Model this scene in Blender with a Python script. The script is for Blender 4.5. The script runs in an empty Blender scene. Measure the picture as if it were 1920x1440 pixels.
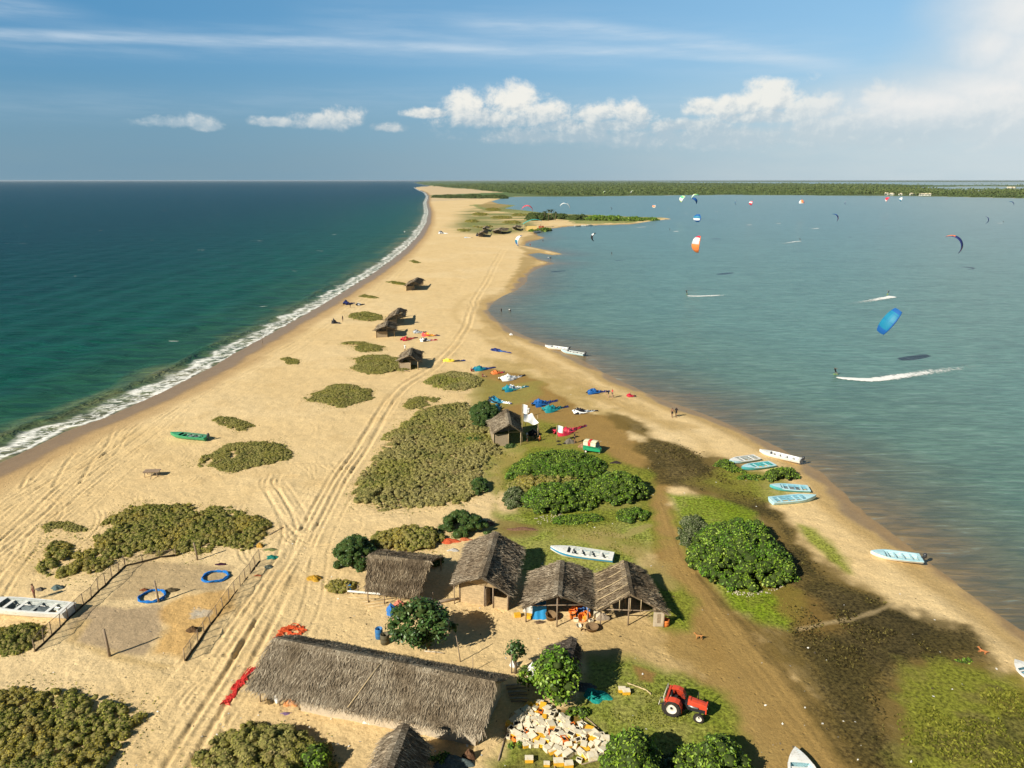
import bpy, bmesh, math, random
import numpy as np
from mathutils import Vector, Matrix
R = math.radians
rng = np.random.RandomState(7)
random.seed(7)
S = bpy.context.scene
COL = S.collection
# ---------------------------------------------------------------- camera
F = 1356.0; PITCH = R(15.73); CH = 38.0
SP, CP = math.sin(PITCH), math.cos(PITCH)
cd = bpy.data.cameras.new('camera'); cam = bpy.data.objects.new('camera', cd); COL.objects.link(cam)
cam.location = (0, 0, CH); cam.rotation_euler = (math.pi/2 - PITCH, 0, 0)
cd.sensor_width = 36; cd.lens = 36*F/1920; cd.clip_start = 0.5; cd.clip_end = 200000
S.camera = cam
# ---------------------------------------------------------------- light
SUN_EL = R(33.0)
SHX, SHY = math.cos(R(39.5)), math.sin(R(39.5))          # the way shadows fall on the ground
sd_ = bpy.data.lights.new('sun', 'SUN'); sun = bpy.data.objects.new('sun', sd_); COL.objects.link(sun)
sd_.energy = 5.0; sd_.angle = R(0.53); sd_.color = (1.0, 0.93, 0.79)
dv = Vector((SHX*math.cos(SUN_EL), SHY*math.cos(SUN_EL), -math.sin(SUN_EL)))
sun.rotation_euler = dv.to_track_quat('-Z', 'Y').to_euler(); sun.location = (-60, -60, 80)
S.view_settings.view_transform = 'Standard'; S.view_settings.look = 'None'
S.view_settings.exposure = 0.52; S.view_settings.gamma = 1.0

class NT:
    def __init__(s, tree): s.t = tree; s.n = tree.nodes; s.l = tree.links
    def put(s, sock, v):
        if v is None: return
        if isinstance(v, bpy.types.NodeSocket): s.l.new(v, sock)
        elif isinstance(v, (tuple, list)) and sock.type == 'RGBA' and len(v) == 3: sock.default_value = (*v, 1)
        else: sock.default_value = v
    def node(s, typ, ins=None, **props):
        n = s.n.new(typ)
        for k, v in props.items(): setattr(n, k, v)
        for k, v in (ins or {}).items(): s.put(n.inputs[k], v)
        return n
    def m(s, op, a, b=0.5, c=None, clamp=False):
        n = s.n.new('ShaderNodeMath'); n.operation = op; n.use_clamp = clamp
        s.put(n.inputs[0], a); s.put(n.inputs[1], b)
        if c is not None: s.put(n.inputs[2], c)
        return n.outputs[0]
    def ss(s, x, lo, hi, a=0.0, b=1.0):
        n = s.n.new('ShaderNodeMapRange'); n.interpolation_type = 'SMOOTHSTEP'
        s.put(n.inputs[0], x); s.put(n.inputs[1], lo); s.put(n.inputs[2], hi); s.put(n.inputs[3], a); s.put(n.inputs[4], b)
        return n.outputs[0]
    def lin(s, x, lo, hi, a=0.0, b=1.0):
        n = s.n.new('ShaderNodeMapRange')
        s.put(n.inputs[0], x); s.put(n.inputs[1], lo); s.put(n.inputs[2], hi); s.put(n.inputs[3], a); s.put(n.inputs[4], b)
        return n.outputs[0]
    def mix(s, f, a, b, mode='MIX'):
        n = s.n.new('ShaderNodeMix'); n.data_type = 'RGBA'; n.blend_type = mode; n.clamp_factor = True
        s.put(n.inputs[0], f); s.put(n.inputs[6], a); s.put(n.inputs[7], b)
        return n.outputs[2]
    def noise(s, vec, scale, detail=4, rough=0.55, dist=0.0):
        n = s.node('ShaderNodeTexNoise', {'Vector': vec, 'Scale': scale, 'Detail': detail, 'Roughness': rough, 'Distortion': dist})
        return n.outputs[0]
    def mapv(s, vec, scale=(1, 1, 1), rot=(0, 0, 0), loc=(0, 0, 0)):
        n = s.n.new('ShaderNodeMapping'); s.l.new(vec, n.inputs[0])
        n.inputs[1].default_value = loc; n.inputs[2].default_value = rot; n.inputs[3].default_value = scale
        return n.outputs[0]
    def ramp(s, x, stops):
        n = s.n.new('ShaderNodeValToRGB'); s.put(n.inputs[0], x)
        e = n.color_ramp.elements
        while len(e) < len(stops): e.new(0.5)
        for i, (p, c) in enumerate(stops): e[i].position = p; e[i].color = (*c, 1)
        return n.outputs[0]

# ---------------------------------------------------------------- world: physical sky with cloud layers laid out by direction
def AE(px, py):
    u = (px-960)/F; v = (py-720)/F
    d = Vector((u, CP - v*SP, -SP - v*CP)).normalized()
    return math.atan2(d.x, d.y), math.asin(d.z)
W = bpy.data.worlds.new('World'); S.world = W; W.use_nodes = True
wt = NT(W.node_tree); wt.n.clear()
sky = wt.node('ShaderNodeTexSky', sky_type='NISHITA', sun_disc=False, sun_elevation=SUN_EL,
              sun_rotation=math.atan2(-SHX, -SHY), altitude=10, air_density=1.0, dust_density=1.2, ozone_density=1.6)
tc = wt.node('ShaderNodeTexCoord')
sep = wt.node('ShaderNodeSeparateXYZ', {0: tc.outputs['Generated']})
X, Y, Z = sep.outputs
A_ = wt.m('ARCTAN2', X, Y); E_ = wt.m('ARCSINE', Z)
cv = wt.node('ShaderNodeCombineXYZ', {0: A_, 1: E_}).outputs[0]
SK = 0.10
skc = wt.node('ShaderNodeVectorMath', {0: sky.outputs[0], 1: (SK*0.62, SK*0.90, SK*1.02)}, operation='MULTIPLY').outputs[0]
# slightly paler on the right, and a grey-blue veil of distant moisture near the horizon
side = wt.ss(A_, -0.45, 0.75)
veilc = wt.mix(side, (0.150, 0.240, 0.300), (0.40, 0.465, 0.485))
veil = wt.ss(E_, 0.17, -0.01)
veiln = wt.noise(wt.mapv(cv, (2, 9, 1)), 3.0, 6, .6)
veil = wt.m('MULTIPLY', veil, wt.lin(veiln, 0.3, 0.7, 0.82, 1.0))
upc = wt.mix(wt.ss(A_, -0.75, 0.75), (0.034, 0.165, 0.33), (0.22, 0.39, 0.55))
base = wt.mix(0.72, skc, upc)
base = wt.mix(wt.m('MULTIPLY', veil, 0.93), base, veilc)
# thin high streaks
def streak(col, pts, width, op, seed, thr=(0.35, 0.7)):
    # pts: pixel polyline -> piecewise elevation as function of azimuth
    aes = [AE(*p) for p in pts]
    total = None
    for (a0, e0), (a1, e1) in zip(aes[:-1], aes[1:]):
        e = wt.lin(A_, a0, a1, e0, e1)
        inside = wt.m('MULTIPLY', wt.m('GREATER_THAN', A_, a0), wt.m('LESS_THAN', A_, a1))
        dd = wt.m('ABSOLUTE', wt.m('SUBTRACT', E_, e))
        k = wt.m('MULTIPLY', wt.ss(dd, width, 0.0), inside)
        total = k if total is None else wt.m('ADD', total, k)
    n = wt.noise(wt.mapv(cv, (3, 30, 1), loc=(seed, 0, 0)), 3.0, 5, 0.6)
    f = wt.m('MULTIPLY', wt.m('MULTIPLY', total, wt.ss(n, thr[0], thr[1], 0.35, 1.0)), op)
    ends = wt.m('MULTIPLY', wt.ss(A_, aes[-1][0], aes[-1][0]-0.15), wt.ss(A_, aes[0][0]-0.0, aes[0][0]+0.12)) 
    return wt.mix(wt.m('MULTIPLY', f, ends), col, (0.47, 0.54, 0.60))
base = streak(base, [(-300, 50), (250, 70), (620, 79), (1200, 96), (1640, 120)], 0.0085, 0.55, 1.0)
base = streak(base, [(-200, 66), (520, 78), (900, 90), (1300, 100)], 0.030, 0.22, 3.0)
base = streak(base, [(780, 36), (1080, 50), (1400, 92), (1680, 150)], 0.016, 0.45, 5.0)
base = streak(base, [(500, 40), (1080, 70), (1500, 110), (1800, 160)], 0.05, 0.16, 8.0)
base = streak(base, [(-320, 0), (60, 16), (240, 40)], 0.016, 0.45, 9.0)
base = streak(base, [(-300, 190), (500, 195), (900, 175), (1500, 210)], 0.03, 0.12, 11.0)
# cumulus
clouds = [(1350, 262, 300, 30), (1700, 250, 320, 50), (1060, 258, 200, 22),  # cx, cy, rx, ry
 (868, 208, 46, 38), (965, 196, 60, 42), (1010, 222, 66, 34), (905, 226, 80, 26), (810, 214, 60, 12), (1040, 240, 60, 20),
 (1120, 216, 52, 26), (1185, 218, 46, 28), (1150, 238, 90, 18), 
 (1320, 205, 44, 22), (1380, 205, 56, 26), (1455, 188, 60, 42), (1520, 206, 60, 32), (1440, 222, 120, 20), (1290, 238, 100, 16),
 (1650, 180, 40, 30), (1700, 205, 80, 30), (1790, 215, 80, 30), (1870, 205, 70, 40), (1960, 215, 80, 45), (1840, 232, 140, 18),
 (345, 231, 62, 15), (385, 240, 30, 10), (515, 230, 44, 12), (600, 230, 56, 20), (634, 226, 44, 27), (725, 240, 34, 12),
]
big = [(1905, 20, 130, 110), (1860, 85, 95, 80), (1960, 110, 190, 130), (1850, 165, 190, 60), (1740, 190, 200, 50)]
wn = wt.noise(wt.mapv(cv, (1, 1.15, 1)), 22.0, 9, 0.66, 0.15)
wn2 = wt.noise(wt.mapv(cv, (1, 1.15, 1), loc=(-0.006, 0.006, 0)), 22.0, 9, 0.66, 0.15)
wbig = wt.noise(cv, 9.0, 6, 0.55, 0.3)
def blob(lst, flat=True):
    tot = None
    for cx, cy, rx, ry in lst:
        a0, e0 = AE(cx, cy); ra = rx/F; re = ry/F
        dx = wt.m('DIVIDE', wt.m('SUBTRACT', A_, a0), ra)
        dy = wt.m('DIVIDE', wt.m('SUBTRACT', E_, e0), re)
        if flat: dy = wt.m('MAXIMUM', dy, wt.m('MULTIPLY', dy, -1.7))
        r2 = wt.m('SQRT', wt.m('ADD', wt.m('MULTIPLY', dx, dx), wt.m('MULTIPLY', dy, dy)))
        v = wt.m('SUBTRACT', 1.0, r2)
        tot = v if tot is None else wt.m('MAXIMUM', tot, v)
    return tot
cb = blob(clouds)
c1 = wt.m('ADD', cb, wt.m('MULTIPLY', wt.m('SUBTRACT', wn, 0.5), 2.4))
dens = wt.m('MULTIPLY', wt.ss(c1, -0.12, 0.55), wt.ss(cb, -0.8, 0.0))
relief = wt.m('MULTIPLY', wt.m('SUBTRACT', wn, wn2), 3.2)
lit = wt.m('ADD', wt.ss(E_, AE(960, 268)[1], AE(960, 165)[1]), relief)
ccol = wt.mix(wt.ss(lit, -0.1, 0.9), (0.34, 0.40, 0.44), (0.66, 0.64, 0.585))
ccol = wt.mix(wt.ss(A_, -0.1, -0.5), ccol, wt.mix(0.45, ccol, (0.35, 0.44, 0.50)))
base = wt.mix(wt.m('MULTIPLY', dens, wt.lin(wt.m('ADD', E_, wt.m('MULTIPLY', wn, 0.03)), 0.050, 0.11, 0.30, 0.90)), base, ccol)
milk = wt.m('MULTIPLY', wt.ss(A_, 0.05, 0.62), wt.ss(E_, 0.22, 0.03)); base = wt.mix(wt.m('MULTIPLY', milk, wt.lin(veiln, .3, .7, .25, .6)), base, (0.46, 0.51, 0.525))
bb = blob(big, False)
b1 = wt.m('ADD', bb, wt.m('MULTIPLY', wt.m('SUBTRACT', wbig, 0.5), 0.5))
bd = wt.ss(b1, -0.30, 0.95)
base = wt.mix(wt.m('MULTIPLY', bd, 0.93), base, wt.mix(wt.ss(wt.m('ADD', b1, wt.m('MULTIPLY', relief, .25)), 0.0, 1.2), (0.45, 0.50, 0.53), (0.60, 0.60, 0.59)))
# out-of-frame sky dimmed overhead and to the sides to cut fill light
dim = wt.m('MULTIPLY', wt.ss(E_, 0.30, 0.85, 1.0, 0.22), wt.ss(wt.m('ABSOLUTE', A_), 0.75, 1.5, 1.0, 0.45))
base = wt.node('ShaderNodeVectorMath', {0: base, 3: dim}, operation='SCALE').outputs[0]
base = wt.mix(wt.ss(E_, 0.0, -0.02), base, (0.10, 0.16, 0.18))
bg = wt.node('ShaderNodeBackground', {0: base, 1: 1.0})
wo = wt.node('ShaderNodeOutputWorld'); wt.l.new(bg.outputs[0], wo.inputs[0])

# ---------------------------------------------------------------- projection helpers
WZ = -0.45                       # water level
def G(px, py, z=0.0):
    u = (px-960)/F; v = (py-720)/F
    t = (CH-z)/(SP+v*CP)
    return Vector((u*t, t*(CP-v*SP), z))
def GP(pts, z=0.0): return np.array([G(p[0], p[1], z)[:2] for p in pts])
def mpp(px, py): return (G(px, py)-Vector((0, 0, CH))).length/F

# numpy noise
def vn(x, y, seed=0):
    xi = np.floor(x).astype(np.int64); yi = np.floor(y).astype(np.int64)
    fx = x-xi; fy = y-yi; fx = fx*fx*(3-2*fx); fy = fy*fy*(3-2*fy)
    def h(a, b):
        n = (a*374761393 + b*668265263 + seed*1442695041) & 0xffffffff
        n = ((n ^ (n >> 13))*1274126177) & 0xffffffff
        n = n ^ (n >> 16)
        return (n & 0xffff)/65535.0
    return (h(xi, yi)*(1-fx)+h(xi+1, yi)*fx)*(1-fy)+(h(xi, yi+1)*(1-fx)+h(xi+1, yi+1)*fx)*fy
def fbm(x, y, sc, oct=4, seed=0):
    t = 0; a = 0.5; s = 0
    for i in range(oct):
        t = t+a*vn(x*sc, y*sc, seed+i*17); s += a; a *= 0.5; sc *= 2.03
    return t/s
def segdist(x, y, P):
    d = np.full(x.shape, 1e18)
    for (x0, y0), (x1, y1) in zip(P[:-1], P[1:]):
        ex, ey = x1-x0, y1-y0; L = ex*ex+ey*ey+1e-12
        t = np.clip(((x-x0)*ex+(y-y0)*ey)/L, 0, 1)
        d = np.minimum(d, (x-x0-t*ex)**2+(y-y0-t*ey)**2)
    return np.sqrt(d)
def inpoly(x, y, P):
    ins = np.zeros(x.shape, bool); n = len(P)
    for i in range(n):
        x0, y0 = P[i]; x1, y1 = P[(i+1) % n]
        if y0 == y1: continue
        c = ((y0 > y) != (y1 > y)) & (x < (x1-x0)*(y-y0)/(y1-y0)+x0)
        ins ^= c
    return ins
def sdist(x, y, P, m=None):
    """signed distance (inside positive); evaluated only within m metres of the polygon's box"""
    P = np.asarray(P)
    if m is not None:
        out = np.full(x.shape, -float(m))
        k = (x > P[:, 0].min()-m) & (x < P[:, 0].max()+m) & (y > P[:, 1].min()-m) & (y < P[:, 1].max()+m)
        if k.any(): out[k] = sdist(x[k], y[k], P)
        return out
    d = segdist(x, y, np.vstack([P, P[:1]]))
    return np.where(inpoly(x, y, P), d, -d)
def sst(x, a, b):
    t = np.clip((x-a)/(b-a), 0, 1); return t*t*(3-2*t)

# ---------------------------------------------------------------- shorelines (traced, then laid on the ground)
sea_px = [(-700, 1230), (-400, 1065), (-200, 965), (0, 868), (60, 840), (130, 806), (200, 782), (260, 755), (300, 737), (350, 712), (400, 687), (440, 662), (500, 630),
          (550, 602), (600, 574), (650, 543), (700, 512), (735, 487), (760, 467), (785, 441), (799, 418), (803, 398), (799, 380), (803, 368), (797, 361), (784, 356), (777, 351.5), (792, 349.5), (810, 349), (790, 346), (776, 342.5), (790, 340.3)]
sea_line = GP(sea_px, WZ)
sea_poly = np.vstack([sea_line, [(-9000, 90000), (-90000, 90000), (-90000, -300), (-150, -300)]])
lag_px = [(2700, 1700), (2300, 1470), (2110, 1322), (2000, 1246), (1920, 1190), (1840, 1131), (1760, 1071), (1700, 1022), (1650, 985), (1622, 965), (1590, 935), (1560, 908), (1530, 884), (1500, 864), (1440, 832), (1380, 803),
          (1330, 782), (1260, 757), (1200, 732), (1150, 710), (1110, 687), (1075, 667), (1040, 653), (1000, 637), (960, 620), (930, 601), (913, 583), (921, 569), (940, 556), (965, 545), (985, 530), (990, 515), (1002, 506),
          (1022, 498), (1040, 494), (1022, 489), (1005, 484), (990, 477), (1010, 474), (1035, 478), (1056, 477), (1035, 471), (1005, 465), (984, 460.5), (986, 456), (1003, 451), (1023, 446), (1008, 441.5), (1005, 437),
          (1032, 429), (1047, 427), (1074, 424), (1106, 423), (1184, 420.5), (1221, 414.5), (1259, 410.7), (1244, 408), (1198, 407), (1130, 404), (1060, 401.5), (1014, 398.5), (987, 395), (946, 391), (967, 385), (934, 382), (921, 377.5), (935, 373.5), (953, 369.3),
          (1020, 368.8), (1106, 368.4), (1221, 366.9), (1364, 365.6), (1576, 367), (1672, 367.6), (1747, 368.6), (1916, 372), (2100, 377), (2700, 395), (4500, 470)]
lag_line = GP(lag_px, WZ)
lag_poly = np.vstack([lag_line, [(3000, 300), (600, -60)]])
lag2_poly = GP([(1700, 352.5), (1740, 350.5), (1850, 349.5), (1960, 351), (2300, 352), (2300, 360), (1960, 357), (1900, 359), (1850, 361), (1790, 361), (1742, 356)], WZ)
lag3_poly = GP([(1230, 341.0), (1600, 341.5), (2300, 341.5), (3000, 343.5), (2300, 346.3), (1900, 347.0), (1760, 346.8), (1690, 346), (1500, 344.0), (1300, 342.6)], WZ)

# ---------------------------------------------------------------- ground sheet
def axis_rows(step):
    r = list(np.arange(1560, 600, -step)) + list(np.arange(600, 420, -step*0.8)) + list(np.arange(420, 345, -step*0.55)) + [344.5, 344, 343.5, 343, 342.5, 342, 341.5, 341, 340.5, 340, 339.6, 339.2, 338.9, 338.7, 338.55, 338.48]
    return np.array(r, float)
def sheet(step_r, step_c, pad=420):
    rows = axis_rows(step_r)
    cols = np.concatenate([[-9000, -4000, -2400, -1700, -1200, -900, -700, -560], np.arange(-pad, 1920+pad+1, step_c), [2480, 2620, 2820, 3100, 3600, 4300, 6000, 11000]]).astype(float)
    v = (rows-720)/F; t = CH/(SP+v*CP); yy = t*(CP-v*SP)
    # coarse rows behind the viewer
    yb = np.array([-400, -150, -60, -20, 0, 12, 22, 30.0]); tb = np.full(len(yb), t[0])
    k = yb < yy[0]-1; yy = np.concatenate([yb[k], yy]); t = np.concatenate([tb[k], t])
    u = (cols-960)/F
    XX = t[:, None]*u[None, :]; YY = np.repeat(yy[:, None], len(cols), 1)
    return XX, YY
def grid_mesh(name, XX, YY, ZZ, attrs, mat, keep=None, smooth=True):
    nr, nc = XX.shape
    co = np.stack([XX, YY, ZZ], -1).reshape(-1, 3).astype(np.float32)
    i = np.arange(nr*nc).reshape(nr, nc)
    q = np.stack([i[:-1, :-1], i[:-1, 1:], i[1:, 1:], i[1:, :-1]], -1).reshape(-1, 4)
    if keep is not None: q = q[keep.reshape(-1)]
    used = np.zeros(nr*nc, bool); used[q] = True
    remap = np.cumsum(used)-1; q = remap[q]; co = co[used]
    me = bpy.data.meshes.new(name)
    me.vertices.add(len(co)); me.vertices.foreach_set('co', co.ravel())
    me.loops.add(len(q)*4); me.loops.foreach_set('vertex_index', q.ravel().astype(np.int32))
    me.polygons.add(len(q)); me.polygons.foreach_set('loop_start', (np.arange(len(q))*4).astype(np.int32))
    me.update(calc_edges=True)
    if smooth: me.polygons.foreach_set('use_smooth', np.ones(len(q), bool))
    for an, (typ, arr) in attrs.items():
        at = me.attributes.new(an, typ, 'POINT')
        if typ == 'FLOAT_COLOR':
            a = arr.reshape(-1, 3)[used]; a = np.hstack([a, np.ones((len(a), 1))]).astype(np.float32)
            at.data.foreach_set('color', a.ravel())
        else: at.data.foreach_set('value', arr.reshape(-1)[used].astype(np.float32))
    me.materials.append(mat)
    o = bpy.data.objects.new(name, me); COL.objects.link(o); return o

def newmat(name):
    m = bpy.data.materials.new(name); m.use_nodes = True
    t = NT(m.node_tree); t.n.clear()
    out = t.node('ShaderNodeOutputMaterial')
    return m, t, out

gx, gy = sheet(1.5, 3.0)
gs_sea = sdist(gx, gy, sea_poly)
gs_lag = np.maximum(np.maximum(sdist(gx, gy, lag_poly), sdist(gx, gy, lag2_poly)), sdist(gx, gy, lag3_poly))
rr = np.sqrt(gx**2+gy**2)
near = rr < 700
def FB(sc, oct=4, seed=0, lim=1200):
    out = np.full(gx.shape, 0.5); k = rr < lim
    out[k] = fbm(gx[k], gy[k], sc, oct, seed); return out
n1 = FB(0.9, 4, 1, 400); n2 = FB(0.22, 4, 2); n3 = FB(0.05, 4, 3, 5000); nf = FB(2.6, 3, 4, 260)
c = lambda *a: np.array(a, float)
SAND = c(.67, .49, .25)
col = np.empty(gx.shape+(3,)); col[:] = SAND
def lay(colr, k):
    global col
    col = col*(1-k[..., None])+np.asarray(colr)*k[..., None]
lay((.72, .55, .31), sst(n3, .45, .75)*.55)
lay((.55, .37, .16), sst(n2, .55, .8)*.28)
lay((.71, .53, .29), sst(n2, .45, .15)*.25)
def zone(px, colr, soft=1.0, amp=2.0, op=1.0, mott=0.0, sc='n2', world=False):
    P = GP(px) if not world else px
    s = sdist(gx, gy, P, amp*1.5+soft*2+3)
    nz = {'n1': n1, 'n2': n2, 'n3': n3}[sc]
    k = sst(s+(nz-.5)*2*amp+(n1-.5)*amp*.5, -soft, soft)*op
    if mott: k = k*np.clip(1-mott*sst(n1*.5+n2*.5, .42, .62), 0, 1)
    lay(colr, k); return k
# far land
far = sst(rr, 2350, 2450)*(gy > 500)
lay((.085, .125, .04), far*(gs_sea < 0)*(gs_lag < 0))
# far sand coast and dunes
zone([(776, 352), (820, 347), (870, 352), (900, 357), (960, 362), (940, 370), (930, 372), (800, 378)], (.58, .44, .26), 6, 10, 1, 0)
zone([(806, 347.5), (960, 344.5), (1200, 343.5), (1000, 349), (930, 356), (850, 353)], (.085, .125, .04), 20, 30, 1)
zone([(800, 366), (960, 360), (960, 371), (880, 372), (815, 369)], (.10, .15, .045), 6, 10, 1)
zone([(880, 384), (960, 381), (1100, 402), (1245, 408), (1180, 418), (1080, 420), (1060, 412), (960, 400), (900, 392)], (.15, .20, .05), 2, 8, .9, 0.2)
zone([(955, 368.9), (1106, 368.1), (1221, 366.6), (1364, 365.4), (1576, 366.7), (1672, 367.3), (1747, 368.3), (1916, 371.6), (2700, 394), (2700, 355), (955, 355)], (.11, .145, .05), 3, 8, 1)
GR = (.150, .200, .014)
# thin dune grass in streaks
dn = np.full(gx.shape, .5); kk = (gy > 350) & (gy < 2200); dn[kk] = fbm(gx[kk]*0.35, gy[kk], 0.045, 4, 21)
P = GP([(858, 398), (900, 388), (945, 386), (1010, 400), (1000, 415), (1000, 432), (930, 440), (870, 436), (850, 425), (870, 410)])
s = sdist(gx, gy, P, 60); lay((.20, .205, .07), sst(s, -15, 15)*sst(dn, .38, .52)*.95)
for pts in [[(855, 418), (1000, 412), (1000, 427), (880, 430)], [(878, 402), (960, 399), (985, 407), (900, 406)]]:
    zone(pts, (.17, .19, .06), 4, 8, .7, .3)
# damp sand beside the lagoon shoals
for pts in [[(975, 462), (1050, 478), (1010, 484), (985, 476)], [(978, 480), (1010, 486), (1000, 500), (985, 512), (965, 528), (945, 545), (955, 525), (975, 500)], [(975, 446), (1003, 440), (1015, 446), (985, 458)], [(920, 377), (960, 384), (925, 392), (895, 386)]]:
    zone(pts, (.34, .235, .09), 1.5, 3, .75)
# seaward wet sand
w1 = sst(-gs_sea+(n2-.5)*2.2, 6.2, 3.6)*(rr < 3000)
lay((.40, .255, .115), sst(-gs_sea+(n2-.5)*3, 11, 6)*.75*(rr < 3000))
lay((.270, .175, .085), w1)
# lagoon-side damp bands
ld = -gs_lag+(n2-.5)*3.0+(n3-.5)*6
lk = (rr < 700)
lay((.46, .30, .11), sst(ld, 5.5, 2.2)*.7*lk)
lay((.30, .19, .075), sst(ld, 2.0, .5)*lk)
band = np.exp(-((ld-10)/1.2)**2)*.30
lay((.40, .27, .10), band*lk*sst(rr, 300, 220))
zone([(905, 600), (955, 640), (1060, 690), (1170, 745), (1290, 800), (1260, 812), (1130, 755), (1010, 700), (930, 655), (900, 630)], (.36, .235, .075), 2, 4, .55, .3)
zone([(900, 670), (940, 672), (1020, 700), (1110, 745), (1180, 790), (1160, 800), (1060, 760), (950, 720)], (.38, .27, .095), 2, 4, .8, .2)
# dark firm dirt: the road and the yard of the kite camp
DIRT = (.285, .175, .050)
zone([(905, 690), (985, 700), (1080, 760), (1160, 790), (1215, 840), (1240, 900), (1300, 990), (1330, 1080), (1400, 1160), (1510, 1280), (1640, 1440), (1690, 1520), (1500, 1600), (1330, 1600), (1340, 1400), (1290, 1280), (1250, 1210), (1240, 1120), (1215, 1030), (1205, 960), (1190, 900), (1100, 870), (1000, 850), (910, 800), (900, 740)], DIRT, .8, 2.2, .95, .0)
zone([(1225, 920), (1262, 930), (1300, 1040), (1380, 1150), (1510, 1290), (1600, 1400), (1660, 1500), (1480, 1520), (1420, 1330), (1330, 1180), (1260, 1080), (1228, 1000)], (.36, .245, .09), 1, 1.5, .35, .2)
zone([(1150, 1150), (1300, 1180), (1420, 1330), (1440, 1440), (1330, 1420), (1300, 1290), (1180, 1240), (1060, 1240), (1060, 1200)], (.36, .245, .088), 1.5, 2, .6)
# black peat and dried weed
MUD = (.062, .048, .015)
zone([(1140, 775), (1200, 790), (1260, 830), (1340, 850), (1420, 880), (1440, 930), (1490, 960), (1510, 990), (1540, 1030), (1600, 1080), (1680, 1130), (1760, 1160), (1850, 1215), (1900, 1260), (1960, 1300), (2020, 1600), (1720, 1600), (1640, 1440), (1500, 1290), (1415, 1190), (1355, 1115), (1390, 1080), (1340, 960), (1270, 905), (1230, 900), (1200, 840)], (.155, .105, .028), 1.2, 3, .97, .15)
zone([(1200, 800), (1250, 830), (1330, 850), (1350, 880), (1330, 920), (1250, 905), (1215, 860)], MUD, 1.2, 2.5, .92, .2)
zone([(1330, 900), (1420, 915), (1480, 965), (1500, 1010), (1570, 1090), (1640, 1120), (1700, 1135), (1810, 1190), (1860, 1230), (1780, 1250), (1700, 1250), (1660, 1330), (1680, 1460), (1650, 1440), (1560, 1330), (1480, 1210), (1485, 1080), (1450, 980), (1370, 950)], MUD, 1.2, 2.5, .96, .12)
zone([(1560, 1130), (1700, 1130), (1800, 1200), (1650, 1260), (1590, 1200)], (.035, .028, .012), 2, 4, .7, .4)
# grass
GRB = (.155, .215, .012); GRY = (.25, .23, .028)
zone([(1250, 925), (1330, 930), (1420, 960), (1420, 1060), (1495, 1110), (1500, 1160), (1480, 1182), (1420, 1165), (1370, 1140), (1310, 1060), (1270, 990)], GRB, .8, 1.2, .95, .15)
zone([(1425, 1085), (1490, 1100), (1560, 1180), (1500, 1190)], (.21, .13, .035), 1.2, 2, .85, .1)
zone([(1485, 975), (1520, 985), (1560, 1020), (1590, 1060), (1610, 1080), (1590, 1078), (1540, 1040), (1500, 1005)], (.20, .23, .025), .6, 1, .9)
zone([(1400, 880), (1470, 890), (1480, 930), (1480, 960), (1440, 945), (1330, 905), (1340, 870)], (.19, .205, .025), .8, 2, .85, .3)
zone([(1340, 880), (1420, 920), (1440, 950), (1350, 930), (1290, 905)], (.20, .17, .03), 1, 2, .6, .4)
zone([(1680, 1245), (1760, 1230), (1860, 1250), (1960, 1290), (2050, 1440), (2020, 1600), (1740, 1580), (1700, 1440), (1665, 1330)], (.175, .185, .022), 1, 2.4, .93, .3)
zone([(1850, 1320), (1960, 1300), (1990, 1420), (1900, 1470), (1800, 1440), (1760, 1460), (1740, 1430)], (.05, .045, .015), 1.0, 3.2, .85, .5, 'n1')
zone([(1880, 1260), (1990, 1290), (1960, 1340), (1900, 1320)], (.24, .19, .035), 1, 2, .6, .3)
zone([(930, 965), (1080, 955), (1215, 965), (1240, 1010), (1200, 1060), (1240, 1080), (1290, 1120), (1290, 1180), (1250, 1180), (1180, 1080), (1000, 1090), (960, 1050), (930, 1000)], GR, 1, 2, .9, .15)
zone([(1040, 985), (1120, 990), (1215, 1010), (1225, 1040), (1160, 1020), (1050, 1008)], (.31, .25, .075), 1, 2, .7, .2)
zone([(1100, 1010), (1210, 1030), (1250, 1060), (1260, 1100), (1180, 1045)], (.36, .27, .10), .8, 1.5, .8, .1)
zone([(930, 975), (1010, 985), (1000, 1000), (940, 1005)], (.22, .11, .05), .8, 1.5, .7, .3)
zone([(890, 700), (950, 720), (1010, 715), (1020, 740), (970, 760), (920, 770), (880, 765)], (.27, .24, .06), 1, 2, .8, .2)
zone([(880, 790), (960, 780), (1060, 790), (1080, 830), (1150, 880), (1060, 860), (960, 900), (930, 960), (900, 900), (880, 850)], (.20, .21, .03), 1, 2, .85, .25)
zone([(930, 850), (1010, 850), (990, 900), (950, 950), (920, 900)], (.34, .25, .07), 1, 2, .55, .2)
zone([(1110, 1245), (1180, 1240), (1290, 1262), (1370, 1300), (1380, 1340), (1400, 1440), (1380, 1560), (920, 1560), (930, 1430), (990, 1330), (1060, 1330), (1090, 1300)], (.145, .185, .016), .8, 1.6, .92, .12)
zone([(1020, 1325), (1075, 1325), (1100, 1370), (1040, 1350)], (.20, .09, .025), .6, 1, .8, .3)
zone([(1190, 1250), (1230, 1262), (1225, 1280), (1200, 1275)], (.30, .14, .06), .3, .8, .7, .1)
zone([(940, 1440), (1000, 1400), (1120, 1440), (1120, 1540), (920, 1540)], (.13, .12, .025), .6, 1.2, .8, .3)
zone([(945, 880), (1000, 840), (1130, 845), (1215, 890), (1225, 960), (1100, 985), (1000, 985), (950, 950)], (.15, .175, .018), .8, 1.5, .92, .1)
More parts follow.
